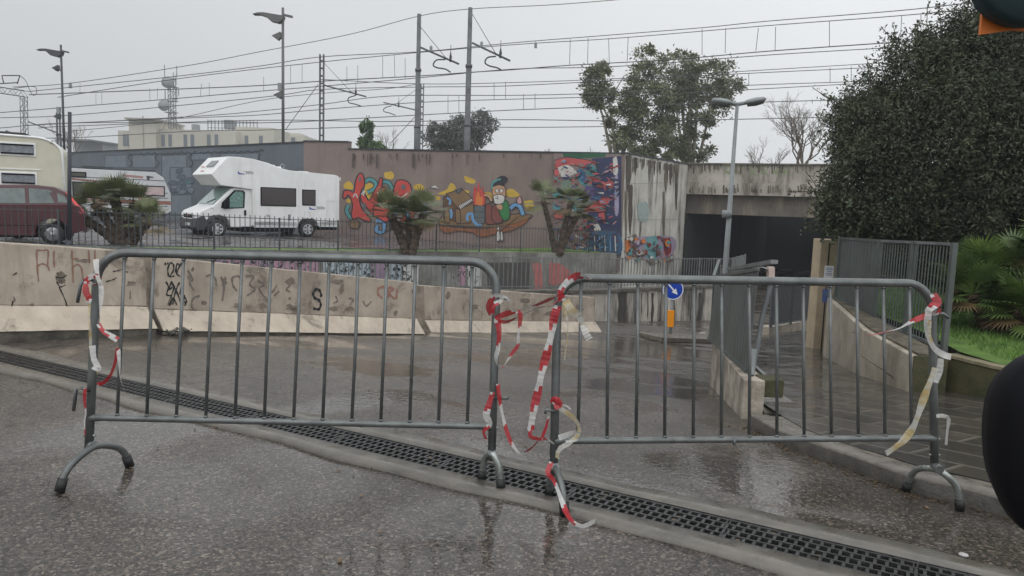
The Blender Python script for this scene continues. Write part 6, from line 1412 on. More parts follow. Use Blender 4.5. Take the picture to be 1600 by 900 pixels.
DR = [(890, 61, 102, 1), (918, 59, 100, 1), (952, 60, 97, -1), (980, 58, 96, 1.5), (1097, 45, 86, 0), (1133, 44, 83, 1), (1181, 44, 80, 4), (1296, 33, 73, 0), (1407, 24, 60, 2), (1439, 21, 58, 0), (1211, 42, 79, 1), (598, 88, 122, 0), (617, 86, 120, -1), (633, 91, 123, 0), (542, 104, 129, 0), (559, 102, 129, 0), (454, 102, 129, 0), (472, 100, 128, 0), (412, 120, 142, 0), (125, 130, 145, 0), (150, 146, 163, 0), (159, 145, 162, 0), (234, 138, 156, 0), (246, 137, 155, 0), (313, 130, 150, 2), (327, 129, 149, 0)]
for k, (px, y0, y1, dx) in enumerate(DR):
    mb = MB(); mb.tube(dropper(px, y0, y1, 41.3, dx), 0.014, 4, caps=False); tag(mb.build('wire_dropper', M_WIRE), 'thin vertical dropper wire hanging between two overhead wires', 'dropper wire', 'droppers between the overhead wires')
for k, (px, y0, y1) in enumerate([(818, 147, 172), (836, 146, 171), (1297, 106, 129), (1330, 104, 128), (1170, 115, 133), (772, 129, 155), (790, 128, 154), (700, 150, 177), (717, 149, 176)]):
    mb = MB(); mb.tube(dropper(px, y0, y1, 55), 0.018, 4, caps=False); tag(mb.build('wire_dropper', M_WIRE), 'thin vertical dropper wire hanging between two overhead wires', 'dropper wire', 'droppers between the overhead wires')
for (lab, a, b, Y) in (('slanting stay wire of the latticed pole', (497, 132), (446, 203), 57), ('slanting stay wire right of the bright green tree', (648, 183), (610, 224), 60)):
    mb = MB(); mb.tube([at(*a, Y), at(*b, Y)], 0.025, 4); tag(mb.build('stay_wire', M_WIRE), lab, 'stay wire')
for (lab, px, py, Y) in (('small grey weight box on the arm of the second tallest pole', 673.5, 76.5, 43), ('small grey box on the arm of the tallest pole', 752.5, 70, 41), ('tiny box hanging from the messenger wires over the mural', 837, 71, 38), ('small box on a wire right of the left winged lamp', 110, 134, 66)):
    p = at(px, py, Y); s_ = Y / F; mb = MB(); mb.box(p, (4.2 * s_, 0.12, 7.5 * s_)); mb.tube([p + Vector((0, 0, 3 * s_)), p + Vector((0, 0, 6 * s_))], 0.02, 5); tag(mb.build('weight_box', M_LAMPG), lab, 'box')

# ---- winged lamps
def winged(label, px, ytop, Y, s, yl, m):
    k = Y / F; top = at(px, ytop, Y); base = Vector((top.x, Y, RZ)); root = thing('winged_lamp', label, 'street lamp', base, 0, 'winged lamps behind the grey wall')
    mb = MB(); mb.tube([base, top], [0.10, 0.08], 10); mb.build('pole', m, root)
    P = lambda dx, dy, dep=0.0: at(px + dx * s, ytop + dy * s, Y + dep)
    up_ = [(-48, 9.5), (-40, 7), (-30, 7), (-15, 9.5), (0, 12)]; lo = [(-48, 9.5), (-38, 9.5), (-28, 13), (-20, 20), (-8, 23), (-2, 19), (0, 14)]
    ol = [P(*q, -0.25) for q in up_] + [P(*q, -0.25) for q in lo[::-1][:-1]]; n = len(ol); tri = tessellate_polygon([[Vector((p.x, p.z, 0)) for p in ol]])
    mb = MB(); mb.add(ol + [p + Vector((0, 0.5, 0)) for p in ol], [tuple(t_) for t_ in tri] + [tuple(n + i for i in t_) for t_ in tri] + [(i, (i + 1) % n, n + (i + 1) % n, n + i) for i in range(n)]); mb.build('reflector_wing', m, root)
    mb = MB(); mb.bar(P(0, 11), P(15, 14.5), 0.18, 0.12); mb.build('counter_arm', m, root)
    for (dx, dy, sc) in ((-7, 44, 1.0), (-4.5, 136, 0.9)):
        mb = MB(); c = P(dx, dy); mb.add([c + Vector((-0.38, y_, -0.03)) for y_ in (-.15, .15)] + [c + Vector((0.14, y_, 0.22)) for y_ in (-.15, .15)] + [c + Vector((0.16, y_, -0.1)) for y_ in (-.15, .15)] + [c + Vector((0.0, y_, -0.28 * sc)) for y_ in (-.15, .15)], [(0, 1, 3, 2), (2, 3, 5, 4), (4, 5, 7, 6), (6, 7, 1, 0), (0, 2, 4, 6), (1, 3, 5, 7)]); fl = mb.build('floodlight', m, root)
        mb = MB(); mb.tube([P(dx + 2, dy + 2), P(0, dy + 6)], 0.04, 6); mb.build('bracket', m, fl)
    mb = MB(); c = P(-4, 124); mb.box(c, (0.25, 0.25, 0.45)); mb.build('control_box', M_LAMPG, root)
winged('winged street lamp with two floodlights rising behind the white camper', 442, 12, 46, 1.0, 0, mat('brownish_grey_metal', (0.10, 0.10, 0.097), 0.5))
winged('smaller dark winged street lamp above the cream camper', 95, 70, 62, 0.82, 0, M_POLE_D)
# dark post in the car park
Yp = 20.0; top = at(109, 175, Yp); b = Vector((at(108, 385, Yp).x, Yp, park_z(-12, Yp))); ps = thing('dark_post', 'thin dark green post standing in front of the red car tail', 'post', b); mb = MB(); mb.tube([b, top], [0.055, 0.045], 10); mb.build('shaft', M_POLE_D, ps); mb = MB(); mb.tube([b + Vector((0, 0, 0)), b + Vector((0, 0, .25))], 0.08, 10); mb.build('base', M_POLE_D, ps)

# ---- distant building with roof terrace and radio mast
YB = 165; kb_ = YB / F
bd2 = thing('office_building', 'pale flat-roofed building with narrow windows beyond the railway', 'building', Vector((at(320, 230, YB).x, YB, -3)), 0)
def bblock(name, x0, x1, ytop, dep, dY=0.0, par=bd2, m=M_BLDG, Yf=YB):
    a, b = at(x0, ytop, Yf + dY), at(x1, ytop, Yf + dY); z = (a.z + b.z) / 2; mb = MB(); mb.box(((a.x + b.x) / 2, Yf + dY + dep / 2, (z - 3) / 2), (b.x - a.x, dep, z + 3)); o = mb.build(name, m, par); return z
z1 = bblock('tower_wing', 201, 243, 187, 14); bblock('side_wing', 184, 201, 204, 12, 1); z2 = bblock('main_wing', 243, 368, 203, 16, 1.5); bblock('right_wing', 368, 428, 199, 12, 4); 
mb = MB(); a, b = at(200, 186, YB), at(246, 186, YB); mb.box(((a.x + b.x) / 2, YB + 6, z1 + 0.1), (b.x - a.x + 0.6, 14, 0.35)); mb.build('cornice', mat('building_trim', (0.30, 0.27, 0.23), 0.8), bd2)
for px in (191, 197, 250, 261, 285, 296, 322, 334, 375, 398): 
    a = at(px - 3, 209, YB); b = at(px + 3, 228, YB); yy = YB + (0.98 if px < 200 else 1.48 if px < 368 else 3.98)
    mb = MB(); mb.box(((a.x + b.x) / 2, yy, (a.z + b.z) / 2), (b.x - a.x, 0.06, a.z - b.z)); mb.build('window', M_BLDG_G, bd2)
a = at(224, 210, YB); mb = MB(); mb.box((a.x, YB - 0.03, a.z), (0.25, 0.08, 8)); mb.build('downpipe', mat('building_trim', (0.30, 0.27, 0.23), 0.8), bd2)
mb = MB()
for px in np.linspace(325, 402, 15):
    p = at(px, 203, YB + 5); mb.box((p.x, YB + 5, z2 + 1.3), (0.14, 0.14, 2.8))
for zz in (0.9, 2.4): a, b = at(325, 203, YB + 5), at(402, 203, YB + 5); mb.box(((a.x + b.x) / 2, YB + 5, z2 + zz), (b.x - a.x, 0.1, 0.1))
mb.build('roof_railing', M_POLE, bd2)
for (px, py, r) in ((306, 199, 0.9), (360, 195, 1.4)): p = at(px, py, YB + 6); mb = MB(); mb.box(p, (r * 1.6, r * 1.4, r * 1.4)); mb.build('roof_unit', M_LAMPG, bd2)
b3 = thing('low_apartment_block', 'low pale block right of the office building behind the winged lamp', 'building', Vector((at(450, 215, 190).x, 190, -3)), 0)
bblock('wall', 412, 476, 211, 16, 0, b3, M_BLDG, 190); bblock('roof_block', 403, 426, 203, 12, 1, b3, M_BLDG, 190); bblock('roof_ridge', 452, 468, 208, 8, 1, b3, M_BLDG, 190)
for px in (434, 446, 458): a = at(px, 219, 189.9); mb = MB(); mb.box(a, (1.0, 0.1, 1.4)); mb.build('window', M_BLDG_G, b3)
b4 = thing('far_low_building', 'faint low building behind the bare bushes at the left', 'building', Vector((at(135, 220, 190).x, 190, -3)), 0); bblock('wall', 116, 160, 222, 14, 0, b4, M_LAMPG, 190)
mb = MB(); a = at(138, 221.5, 189); mb.box((a.x, 190, a.z), (8, 14, 0.4)); mb.build('roof', M_POLE, b4)
# mast
YT = 160; tp = at(268, 117, YT); bs = Vector((tp.x, YT, z2 - 0.5)); rt = thing('radio_mast', 'lattice radio mast with two round dishes on the roof of the office building', 'radio mast', bs)
lattice(rt, bs, Vector((tp.x, YT, at(268, 120, YT).z)), 1.1, m=M_LAMPG, n=16, name='lattice_tower', up=Vector((1, 0, 0)), r=0.09)
ZD = at(268, 200, YT)
for (px, py, r, fx) in ((262, 129, 1.15, -1), (257, 165, 1.15, -1)):
    p = at(px, py, YT - 1); mb = MB(); mb.lathe([(0.05, 0.35), (r * 0.7, 0.2), (r, -0.15), (r * 0.98, -0.5), (0.05, -0.52)], p, 20, 'y'); mb.build('dish', M_LAMPG, rt)
mb = MB()
for (px, y0, y1) in ((259, 102, 122), (278, 104, 120), (273, 114, 135), (278, 138, 158), (260, 142, 156), (281, 140, 150), (277, 118, 134)): mb.box((at(px, y0, YT).x, YT - 0.6, (at(px, y0, YT).z + at(px, y1, YT).z) / 2), (0.16, 0.14, at(px, y0, YT).z - at(px, y1, YT).z))
for py in (136, 158, 176): p = at(268, py, YT); mb.box(p, (2.4, 1.6, 0.12))
mb.build('antennas', M_LAMPG, rt)
mb = MB(); 
for dx in (-14, 14): mb.tube([at(268, 170, YT), at(268 + dx, 203, YT)], 0.06, 4)
mb.build('guy_wire', M_LAMPG, rt)
# ================================================================== paint on the walls
class Paint:
    def __init__(s, root, p0, p1, off=0.004):
        s.root = root; s.p0 = Vector(p0); d = (Vector(p1) - s.p0); d.z = 0; d.normalize(); s.n = Vector((d.y, -d.x, 0)); s.off = off; s.k = 0
        if s.n.y > 0: s.n = -s.n
        s.mbs = {}
    def w(s, x, y): return atplane(x, y, s.p0, s.n) + s.n * (s.off + 0.0007 * s.k)
    def mb(s, grp, m):
        key = (grp, m.name)
        if key not in s.mbs: s.mbs[key] = (MB(), m)
        return s.mbs[key][0]
    def poly(s, grp, m, pts, smooth=True, ol=None, olw=1.2):
        s.k += 1; P2 = [Vector((x, y, 0)) for x, y in pts]
        if smooth: q = bez(P2 + [P2[0]], 4)[:-1]
        else: q = P2
        tri = tessellate_polygon([q]); s.mb(grp, m).add([s.w(p.x, p.y) for p in q], [tuple(t) for t in tri])
        if ol: s.line(grp, ol, [(p.x, p.y) for p in q] + [(q[0].x, q[0].y)], olw, False)
    def line(s, grp, m, pts, wd, smooth=True):
        s.k += 1; P2 = [Vector((x, y, 0)) for x, y in pts]; q = bez(P2, 4) if smooth and len(pts) > 2 else P2; rows = []
        for i, p in enumerate(q):
            t = q[min(i + 1, len(q) - 1)] - q[max(i - 1, 0)]; t.normalize(); nn = Vector((-t.y, t.x, 0)) * wd / 2; rows.append([s.w((p + nn).x, (p + nn).y), s.w((p - nn).x, (p - nn).y)])
        s.mb(grp, m).grid(rows)
    def done(s):
        for (grp, _), (mb, m) in s.mbs.items(): mb.build(grp, m, s.root)
f_ = flat
cR = f_('paint_red', (0.46, 0.055, 0.045)); cRD = f_('paint_dark_red', (0.22, 0.03, 0.03)); cY = f_('paint_yellow', (0.50, 0.33, 0.045)); cK = f_('paint_black', (0.02, 0.02, 0.025)); cB = f_('paint_blue', (0.12, 0.27, 0.46)); cT = f_('paint_teal', (0.08, 0.25, 0.26)); cW = f_('paint_white', (0.52, 0.5, 0.47))
cBr = f_('paint_brown', (0.19, 0.115, 0.055)); cBrD = f_('paint_dark_brown', (0.10, 0.05, 0.025)); cO = f_('paint_orange', (0.55, 0.17, 0.04)); cG = f_('paint_green', (0.03, 0.17, 0.05)); cGr = f_('paint_grey', (0.10, 0.115, 0.12)); cP = f_('paint_pink', (0.45, 0.25, 0.25)); cSk = f_('paint_skin', (0.42, 0.24, 0.14)); cMa = f_('paint_maroon', (0.17, 0.05, 0.04))
M1 = Paint(mwl, E2, E3)
# yellow clouds
for pts in ([(537, 288), (545, 283), (552, 290), (550, 296), (538, 294)], [(600, 270), (612, 268), (616, 275), (612, 280), (602, 278)], [(646, 290), (655, 287), (663, 292), (660, 298), (648, 296)], [(725, 275), (734, 277), (743, 282), (740, 287), (728, 284)], [(684, 302), (698, 296), (704, 286), (711, 290), (711, 296), (700, 303), (686, 304)],
            [(757, 300), (770, 302), (772, 310), (758, 309)], [(791, 297), (800, 295), (810, 302), (812, 307), (793, 307)], [(818, 314), (832, 313), (834, 320), (832, 328), (822, 325)], [(542, 311), (549, 311), (548, 317), (541, 315)], [(570, 285), (582, 288), (588, 300), (578, 312), (571, 300)], [(640, 304), (662, 306), (668, 313), (650, 310)], [(681, 306), (688, 308), (687, 313), (681, 311)], [(718, 296), (732, 298), (731, 302), (720, 302)]): M1.poly('yellow_clouds', cY, pts)
# blue and teal ribbons behind the lettering
for m_, pts in ((cT, [(570, 285), (578, 280), (587, 286), (585, 295), (574, 301)]), (cT, [(595, 284), (607, 285), (613, 295)]), (cT, [(545, 320), (542, 330), (549, 342)]), (cB, [(588, 345), (597, 346), (601, 354), (597, 363), (588, 360), (591, 352)]), (cB, [(662, 307), (665, 320), (659, 345)])):
    M1.line('blue_ribbons', cK, pts, 7.5); M1.line('blue_ribbons', m_, pts, 5)
# red lettering : five swollen letters
A = 'red_lettering'
M1.poly(A, cR, [(537, 298), (546, 297), (553, 300), (556, 282), (562, 271), (568, 274), (570, 288), (565, 298), (562, 312), (566, 326), (576, 338), (580, 346), (570, 345), (560, 340), (553, 343), (549, 336), (551, 320), (545, 305), (540, 310), (536, 309)], ol=cK, olw=2)
M1.poly(A, cR, [(564, 300), (571, 305), (577, 313), (584, 300), (591, 288), (594, 278), (598, 280), (597, 292), (594, 306), (590, 320), (586, 335), (578, 330), (570, 320), (564, 312)], ol=cK, olw=1.8)
M1.poly(A, cR, [(594, 296), (602, 292), (605, 306), (612, 310), (615, 300), (619, 284), (630, 281), (641, 288), (643, 305), (636, 318), (624, 320), (606, 322), (598, 315)], ol=cK, olw=1.8)
M1.poly(A, cR, [(641, 313), (650, 308), (658, 312), (656, 319), (644, 322)], ol=cK, olw=1.8)
M1.poly(A, cR, [(584, 322), (604, 320), (610, 335), (604, 347), (590, 340), (584, 336)], ol=cK, olw=1.8); M1.poly(A, cR, [(622, 325), (640, 322), (648, 333), (640, 345), (626, 345), (632, 335)], ol=cK, olw=1.8)
for pts in ([(561, 277), (564, 276), (564, 283), (561, 283)], [(606, 295), (609, 294), (609, 299), (606, 300)], [(627, 290), (632, 288), (634, 294), (629, 296)], [(568, 318), (572, 318), (572, 326), (568, 325)]): M1.poly(A, cGr, pts)
for pts in ([(552, 308), (556, 303), (559, 309)], [(565, 304), (570, 298), (568, 306)], [(618, 306), (628, 308), (637, 302)], [(590, 300), (592, 306), (596, 308)]): M1.line(A, cW, pts, 1.8)
M1.poly(A, cBr, [(545, 346), (555, 343), (563, 347), (560, 357), (548, 355)], ol=cK); M1.poly(A, cBr, [(624, 346), (636, 346), (645, 350), (636, 358), (626, 356)], ol=cK)
M1.line('blue_ribbons', cK, [(616, 336), (618, 330), (628, 328), (637, 333), (639, 345)], 8); M1.line('blue_ribbons', cB, [(616, 336), (618, 330), (628, 328), (637, 333), (639, 345)], 5.5)
M1.poly('paper_plane', cW, [(672, 293), (680, 289), (687, 295), (679, 294)], False, ol=cK, olw=0.6)
# the raft
Rf = 'raft'
M1.poly(Rf, cBr, [(685, 345), (700, 333), (740, 340), (790, 336), (812, 334), (832, 337), (815, 346), (790, 352), (760, 356), (720, 354), (690, 352)], ol=cK, olw=1.5)
M1.poly(Rf, f_('paint_rust', (0.24, 0.085, 0.035)), [(686, 353), (720, 356), (760, 357), (800, 350), (826, 342), (808, 357), (780, 364), (752, 370), (738, 363), (715, 361), (700, 364), (690, 360)], ol=cBrD, olw=1.2)
for x in (700, 712, 726, 745, 762, 778, 795): M1.line(Rf, cBrD, [(x, 357), (x + 2, 364)], 1.2)
# piano hut
Hh = 'piano_hut'
M1.poly(Hh, cBr, [(697, 303), (722, 295), (738, 309), (718, 326), (712, 322)], False, ol=cK, olw=1.6); M1.poly(Hh, cBrD, [(693, 308), (700, 305), (716, 326), (712, 346), (694, 342)], False, ol=cK, olw=1.4)
M1.poly(Hh, cBr, [(718, 328), (740, 316), (741, 338), (736, 348), (716, 350)], False, ol=cK, olw=1.4); M1.poly(Hh, cW, [(717, 321), (737, 310), (739, 314), (720, 327)], False, ol=cK, olw=0.9)
for t_ in np.linspace(0.12, 0.9, 8): M1.line(Hh, cK, [(717 + 20 * t_, 321 - 11 * t_), (720 + 19 * t_, 326.5 - 13 * t_)], 0.8, False)
M1.line(Hh, cB, [(699, 309), (704, 313), (703, 320)], 3.5); M1.line(Hh, cB, [(704, 327), (706, 333), (705, 341)], 4); M1.poly(Hh, cGr, [(713, 299), (722, 294), (720, 300), (716, 302)], ol=cK)
for x in (699, 716): M1.poly(Hh, cBr, [(x - 4, 327), (x + 3, 328), (x + 4, 347), (x - 3, 346)], ol=cK)
# barrel and fire
Fb = 'fire_barrel'
M1.poly(Fb, cGr, [(741, 322), (749, 320), (758, 322), (758, 348), (750, 351), (742, 349)], False, ol=cK, olw=1.4)
for y in (330, 339): M1.line(Fb, cK, [(742, y), (750, y + 1.5), (758, y)], 0.9)
M1.poly(Fb, cR, [(741, 320), (740, 304), (743, 290), (746, 299), (748, 283), (751, 297), (756, 291), (754, 302), (758, 300), (757, 320)], ol=None); M1.poly(Fb, cO, [(744, 320), (744, 308), (748, 299), (751, 309), (754, 306), (754, 320)])
M1.line(Fb, cB, [(731, 345), (731, 336), (738, 334), (740, 344), (747, 352), (753, 352)], 4.5)
# seated man warming his hands
Mn = 'seated_man'
M1.poly(Mn, cMa, [(759, 320), (766, 318), (771, 327), (781, 341), (786, 348), (772, 350), (760, 348)], ol=cK, olw=1.3); M1.poly(Mn, cMa, [(770, 322), (777, 320), (784, 334), (785, 345), (776, 349), (769, 340)], ol=cK, olw=1.2)
M1.poly(Mn, cG, [(788, 312), (794, 316), (797, 330), (796, 341), (789, 345), (783, 338), (780, 326), (783, 318)], ol=cK, olw=1.3); M1.line(Mn, cK, [(757, 305), (764, 307), (770, 316)], 6); M1.line(Mn, cSk, [(757, 305), (764, 306), (769, 314)], 3.6)
M1.poly(Mn, cSk, [(775, 322), (780, 318), (786, 321), (785, 328), (779, 327)], ol=cK, olw=0.9)
M1.poly(Mn, cSk, [(770, 292), (780, 289), (789, 292), (791, 303), (788, 308), (771, 306)], ol=cK, olw=1.1)
M1.poly(Mn, cW, [(771, 306), (779, 304), (788, 306), (789, 313), (785, 318), (774, 318)], ol=cK, olw=1.1); M1.poly(Mn, cW, [(774, 297), (777, 295), (780, 298), (777, 302)], ol=cK, olw=0.8); M1.poly(Mn, cW, [(781, 296), (785, 295), (787, 299), (783, 302)], ol=cK, olw=0.8)
M1.poly(Mn, cK, [(768, 290), (775, 281), (783, 275), (791, 276), (794, 281), (789, 286), (787, 291), (778, 288), (770, 293)]); M1.line(Mn, cT, [(769, 295), (770, 287), (776, 282), (783, 280)], 3)
M1.line(Mn, cK, [(775, 309), (779, 311), (777, 306)], 0.8)
# oar
M1.line('oar', cBrD, [(809, 338), (790, 352), (782, 359)], 3); M1.line('oar', cBr, [(809, 338), (790, 352), (782, 359)], 1.6); M1.poly('oar', cW, [(777, 362), (781, 361), (782, 374), (777, 376)], ol=cK, olw=0.8); M1.poly('oar', cW, [(783, 361), (786, 363), (787, 374), (783, 375)], ol=cK, olw=0.8); M1.poly('oar', cW, [(778, 354), (781, 354), (781, 359), (778, 359)], ol=cK, olw=0.7)
M1.line('snake_ribbon', cK, [(798, 326), (805, 320), (813, 323), (818, 336)], 8); M1.line('snake_ribbon', cB, [(798, 326), (805, 320), (813, 323), (818, 336)], 5.5); M1.poly('bird', cP, [(808, 312), (812, 306), (815, 310), (816, 318), (809, 318)], ol=cK)
# drips and dark stains below the coping
cSt = f_('rain_stain', (0.075, 0.055, 0.05)); rr3 = random.Random(8)
for k in range(26):
    x = rr3.uniform(549, 862); M1.line('rain_stains', cSt, [(x, 240), (x + rr3.uniform(-1, 1), 240 + rr3.uniform(4, 20))], rr3.uniform(0.8, 2.4), False)
for x, w_ in ((647, 3), (553, 2), (590, 2)): M1.line('rain_stains', cSt, [(x, 240), (x, 262)], w_ * 1.4, False)
# --- dense multicolour piece at the right end
C3 = 'wild_piece'; rr4 = random.Random(21)
cN = f_('paint_navy', (0.03, 0.035, 0.09)); cV = f_('paint_violet', (0.09, 0.06, 0.17)); cDb = f_('paint_deep_blue', (0.04, 0.10, 0.19)); cDG = f_('paint_dark_green', (0.02, 0.09, 0.045)); cCo = f_('paint_coral', (0.42, 0.08, 0.08)); cGm = f_('paint_grey_mauve', (0.2, 0.15, 0.14))
M1.poly(C3, cGm, [(866, 240), (971, 241), (971, 398), (878, 398), (866, 350)], False)
M1.poly(C3, cN, [(925, 248), (971, 244), (971, 398), (922, 398), (918, 340), (926, 300)], False)
M1.poly(C3, cDG, [(880, 240), (948, 240), (946, 246), (905, 248), (882, 246)], False)
def patches(cols, n, x0, x1, y0, y1, s0, s1, horiz=1.0):
    for k in range(n):
        x, y = rr4.uniform(x0, x1), rr4.uniform(y0, y1); s_ = rr4.uniform(s0, s1); a = rr4.uniform(-0.9, 0.6); pts = []
        for j in range(7):
            t_ = j * 6.283 / 7; r_ = s_ * rr4.uniform(0.6, 1.2); u, v = math.cos(t_) * r_ * horiz, math.sin(t_) * r_ * 0.5
            pts.append((x + u * math.cos(a) - v * math.sin(a), y + u * math.sin(a) + v * math.cos(a)))
        M1.poly(C3, rr4.choice(cols), [(min(969, max(867, p_[0])), min(396, max(242, p_[1]))) for p_ in pts], True)
for pts in ([(868, 250), (885, 246), (903, 248), (925, 252), (932, 262), (915, 264), (898, 258), (880, 262), (868, 262)], [(866, 265), (880, 262), (878, 272), (868, 275)], [(925, 275), (945, 284), (958, 283), (958, 294), (942, 292), (928, 284)], [(910, 322), (930, 318), (946, 323), (945, 331), (925, 331), (910, 330)], [(935, 310), (950, 306), (952, 318), (938, 320)], [(935, 333), (945, 332), (946, 343), (937, 343)], [(866, 332), (880, 334), (878, 342), (867, 342)]): M1.poly(C3, cCo, pts, ol=cK, olw=1.0)
for m_, pts in ((cT, [(912, 262), (922, 255), (932, 262), (930, 275), (918, 273)]), (cT, [(905, 264), (912, 280), (925, 288), (915, 292), (903, 280)]), (cW, [(872, 262), (888, 258), (902, 270), (892, 282), (878, 276)]), (cW, [(928, 352), (935, 350), (940, 362), (930, 366)]), (cW, [(958, 248), (964, 246), (966, 270), (959, 272)]), (f_('paint_lilac', (0.3, 0.27, 0.38)), [(961, 276), (966, 276), (967, 330), (961, 332)]), (cT, [(866, 316), (876, 322), (874, 330), (865, 326)]), (cT, [(890, 318), (902, 324), (900, 330), (890, 326)]), (cT, [(863, 296), (878, 300), (880, 312), (866, 308)]), (cV, [(915, 290), (928, 294), (926, 310), (914, 306)]), (f_('paint_sage', (0.14, 0.19, 0.15)), [(878, 285), (895, 276), (904, 290), (906, 306), (892, 316), (878, 306)]), (cDb, [(924, 362), (945, 360), (969, 366), (969, 397), (924, 397)]), (cDb, [(905, 262), (915, 270), (914, 285), (906, 280)])): M1.poly(C3, m_, pts, ol=None)
patches([cK, cN, cRD, cDb, cV, cGm, cK], 150, 868, 967, 250, 392, 1.5, 4.5, 1.7); patches([cCo, cW, cT, cB, cP, cGm, cCo], 120, 868, 964, 248, 392, 0.9, 2.8, 2.0)
patches([cRD, cK, cBrD], 26, 885, 925, 340, 392, 2, 5)
for k in range(5): x = 930 + k * 8; M1.line(C3, cB if k % 2 else cW, [(x, 368), (x + 1, 392)], 1.6, False)
for k in range(16): x, y = rr4.uniform(870, 960), rr4.uniform(250, 380); M1.line(C3, cK, [(x, y), (x + rr4.uniform(-14, 14), y + rr4.uniform(3, 12)), (x + rr4.uniform(-16, 16), y + rr4.uniform(8, 22))], 1.2)
M1.done()
# --- grey wall painted blocks
G1 = Paint(gw, E0, E1); cG1 = f_('grey_block', (0.15, 0.175, 0.20)); cG2 = f_('grey_line', (0.035, 0.045, 0.06)); cG3 = f_('grey_dark_block', (0.085, 0.105, 0.13))
def gyt(x): return 235.5 + (x - 130) * (-0.028)
for (x0, x1, y0, y1) in ((164, 198, 243, 262), (207, 243, 242, 262), (253, 292, 243, 300), (266, 300, 262, 300), (300, 330, 240, 250), (268, 300, 305, 335), (345, 404, 240, 250)):
    G1.poly('painted_blocks', cG1, [(x0, y0), (x1, y0 - 1), (x1, y1), (x0, y1)], False, ol=cG2, olw=1.1)
rr5 = random.Random(2)
for k in range(12):
    x, y = rr5.uniform(270, 300), rr5.uniform(266, 300); G1.poly('painted_blocks', rr5.choice([cG1, cG3]), [(x + rr5.uniform(4, 8) * math.cos(t_), y + rr5.uniform(3, 6) * math.sin(t_)) for t_ in np.linspace(0, 5.5, 7)], True, ol=cG2, olw=0.8)
pts = []
for k in range(72):
    x = 200 + k * 3; pts.append((x, gyt(x) + 6 + 3.5 * abs(math.sin(k * 0.9)) + rr5.uniform(-1, 1)))
G1.line('crack_line', cG2, pts, 1.3, True)
for x0 in (205, 247, 300, 408): G1.line('crack_line', cG2, [(x0, 240), (x0 - 4, 247), (x0 + 2, 254), (x0 - 3, 262)], 1.0)
G1.line('crack_line', cT, [(291, 281), (294, 287), (299, 283)], 1.2); G1.done()
# --- abutment graffiti
A1 = Paint(pr, E3, PE, 0.03)
for m_, pts in ((cGm, [(975, 372), (990, 368), (1000, 375), (1002, 396), (990, 402), (978, 396)]), (f_('paint_faded_lilac', (0.30, 0.24, 0.32)), [(990, 370), (1050, 370), (1052, 395), (1030, 405), (1000, 402), (988, 390)]), (f_('paint_pale_teal', (0.14, 0.30, 0.31)), [(1008, 372), (1025, 369), (1026, 390), (1024, 408), (1016, 411), (1006, 395)]), (cO, [(975, 376), (982, 374), (984, 388), (977, 390)]), (cRD, [(1038, 374), (1046, 372), (1048, 392), (1040, 400), (1036, 386)]), (f_('paint_faint_aqua', (0.30, 0.36, 0.34)), [(995, 318), (1010, 316), (1012, 342), (998, 345)])): A1.poly('abutment_graffiti', m_, pts)
rr6 = random.Random(4); cSt2 = f_('soot_streak', (0.15, 0.125, 0.095)); cSt3 = f_('dark_streak', (0.075, 0.062, 0.048))
for (x, y0, y1, w_, m_) in ((981, 243, 300, 9, cSt3), (984, 290, 368, 7, cSt3), (992, 246, 275, 4, cSt2), (977, 300, 392, 3, cSt2), (1014, 250, 285, 4, cSt2), (1022, 251, 272, 2, cSt3), (1040, 255, 300, 6, cSt2), (1047, 256, 290, 4, cSt3), (1056, 258, 330, 4, cSt3), (1005, 248, 262, 3, cSt3), (1036, 300, 360, 3, cSt2), (1030, 253, 266, 3, cSt3)):
    A1.poly('soot_streaks', m_, [(x - w_ * .5, y0), (x + w_ * .5, y0), (x + w_ * .42, lerp(y0, y1, .3)), (x + w_ * .5, lerp(y0, y1, .55)), (x + w_ * .2, lerp(y0, y1, .8)), (x, y1), (x - w_ * .25, lerp(y0, y1, .85)), (x - w_ * .45, lerp(y0, y1, .5)), (x - w_ * .3, lerp(y0, y1, .25))])
for k in range(40):
    x = rr6.uniform(976, 1060); A1.line('soot_streaks', rr6.choice([cSt2, cSt3]), [(x, 243 + (x - 975) * 0.19), (x + rr6.uniform(-1, 1), 243 + (x - 975) * 0.19 + rr6.uniform(4, 26))], rr6.uniform(0.6, 1.6), False)
for k in range(30):
    x, y = rr6.uniform(978, 1045), rr6.uniform(374, 402); A1.line('abutment_scribble', rr6.choice([cK, cBrD, cRD, cN]), [(x, y), (x + rr6.uniform(-6, 6), y + rr6.uniform(-5, 5)), (x + rr6.uniform(-8, 8), y + rr6.uniform(-6, 6))], 0.9)
for k in range(46):
    x, y = rr6.uniform(976, 1050), rr6.uniform(368, 410); r_ = rr6.uniform(1.5, 4.5); A1.poly('abutment_patches', rr6.choice([cGm, cO, cRD, cT, cBrD, cW, f_('paint_faded_lilac', (0.30, 0.24, 0.32)), cSt2]), [(x + r_ * rr6.uniform(.5, 1.3) * math.cos(t_), y + r_ * rr6.uniform(.5, 1.5) * math.sin(t_)) for t_ in np.linspace(0, 5.4, 6)])
A1.line('abutment_scribble', cBrD, [(980, 398), (995, 404), (1010, 408), (1018, 413), (1030, 406), (1048, 398)], 1.2)
A1.line('abutment_joint', f_('joint_dark', (0.2, 0.19, 0.17)), [(976, 287), (1058, 285)], 0.6, False); A1.line('abutment_joint', f_('joint_dark', (0.2, 0.19, 0.17)), [(976, 343), (1056, 343)], 0.6, False); A1.done()
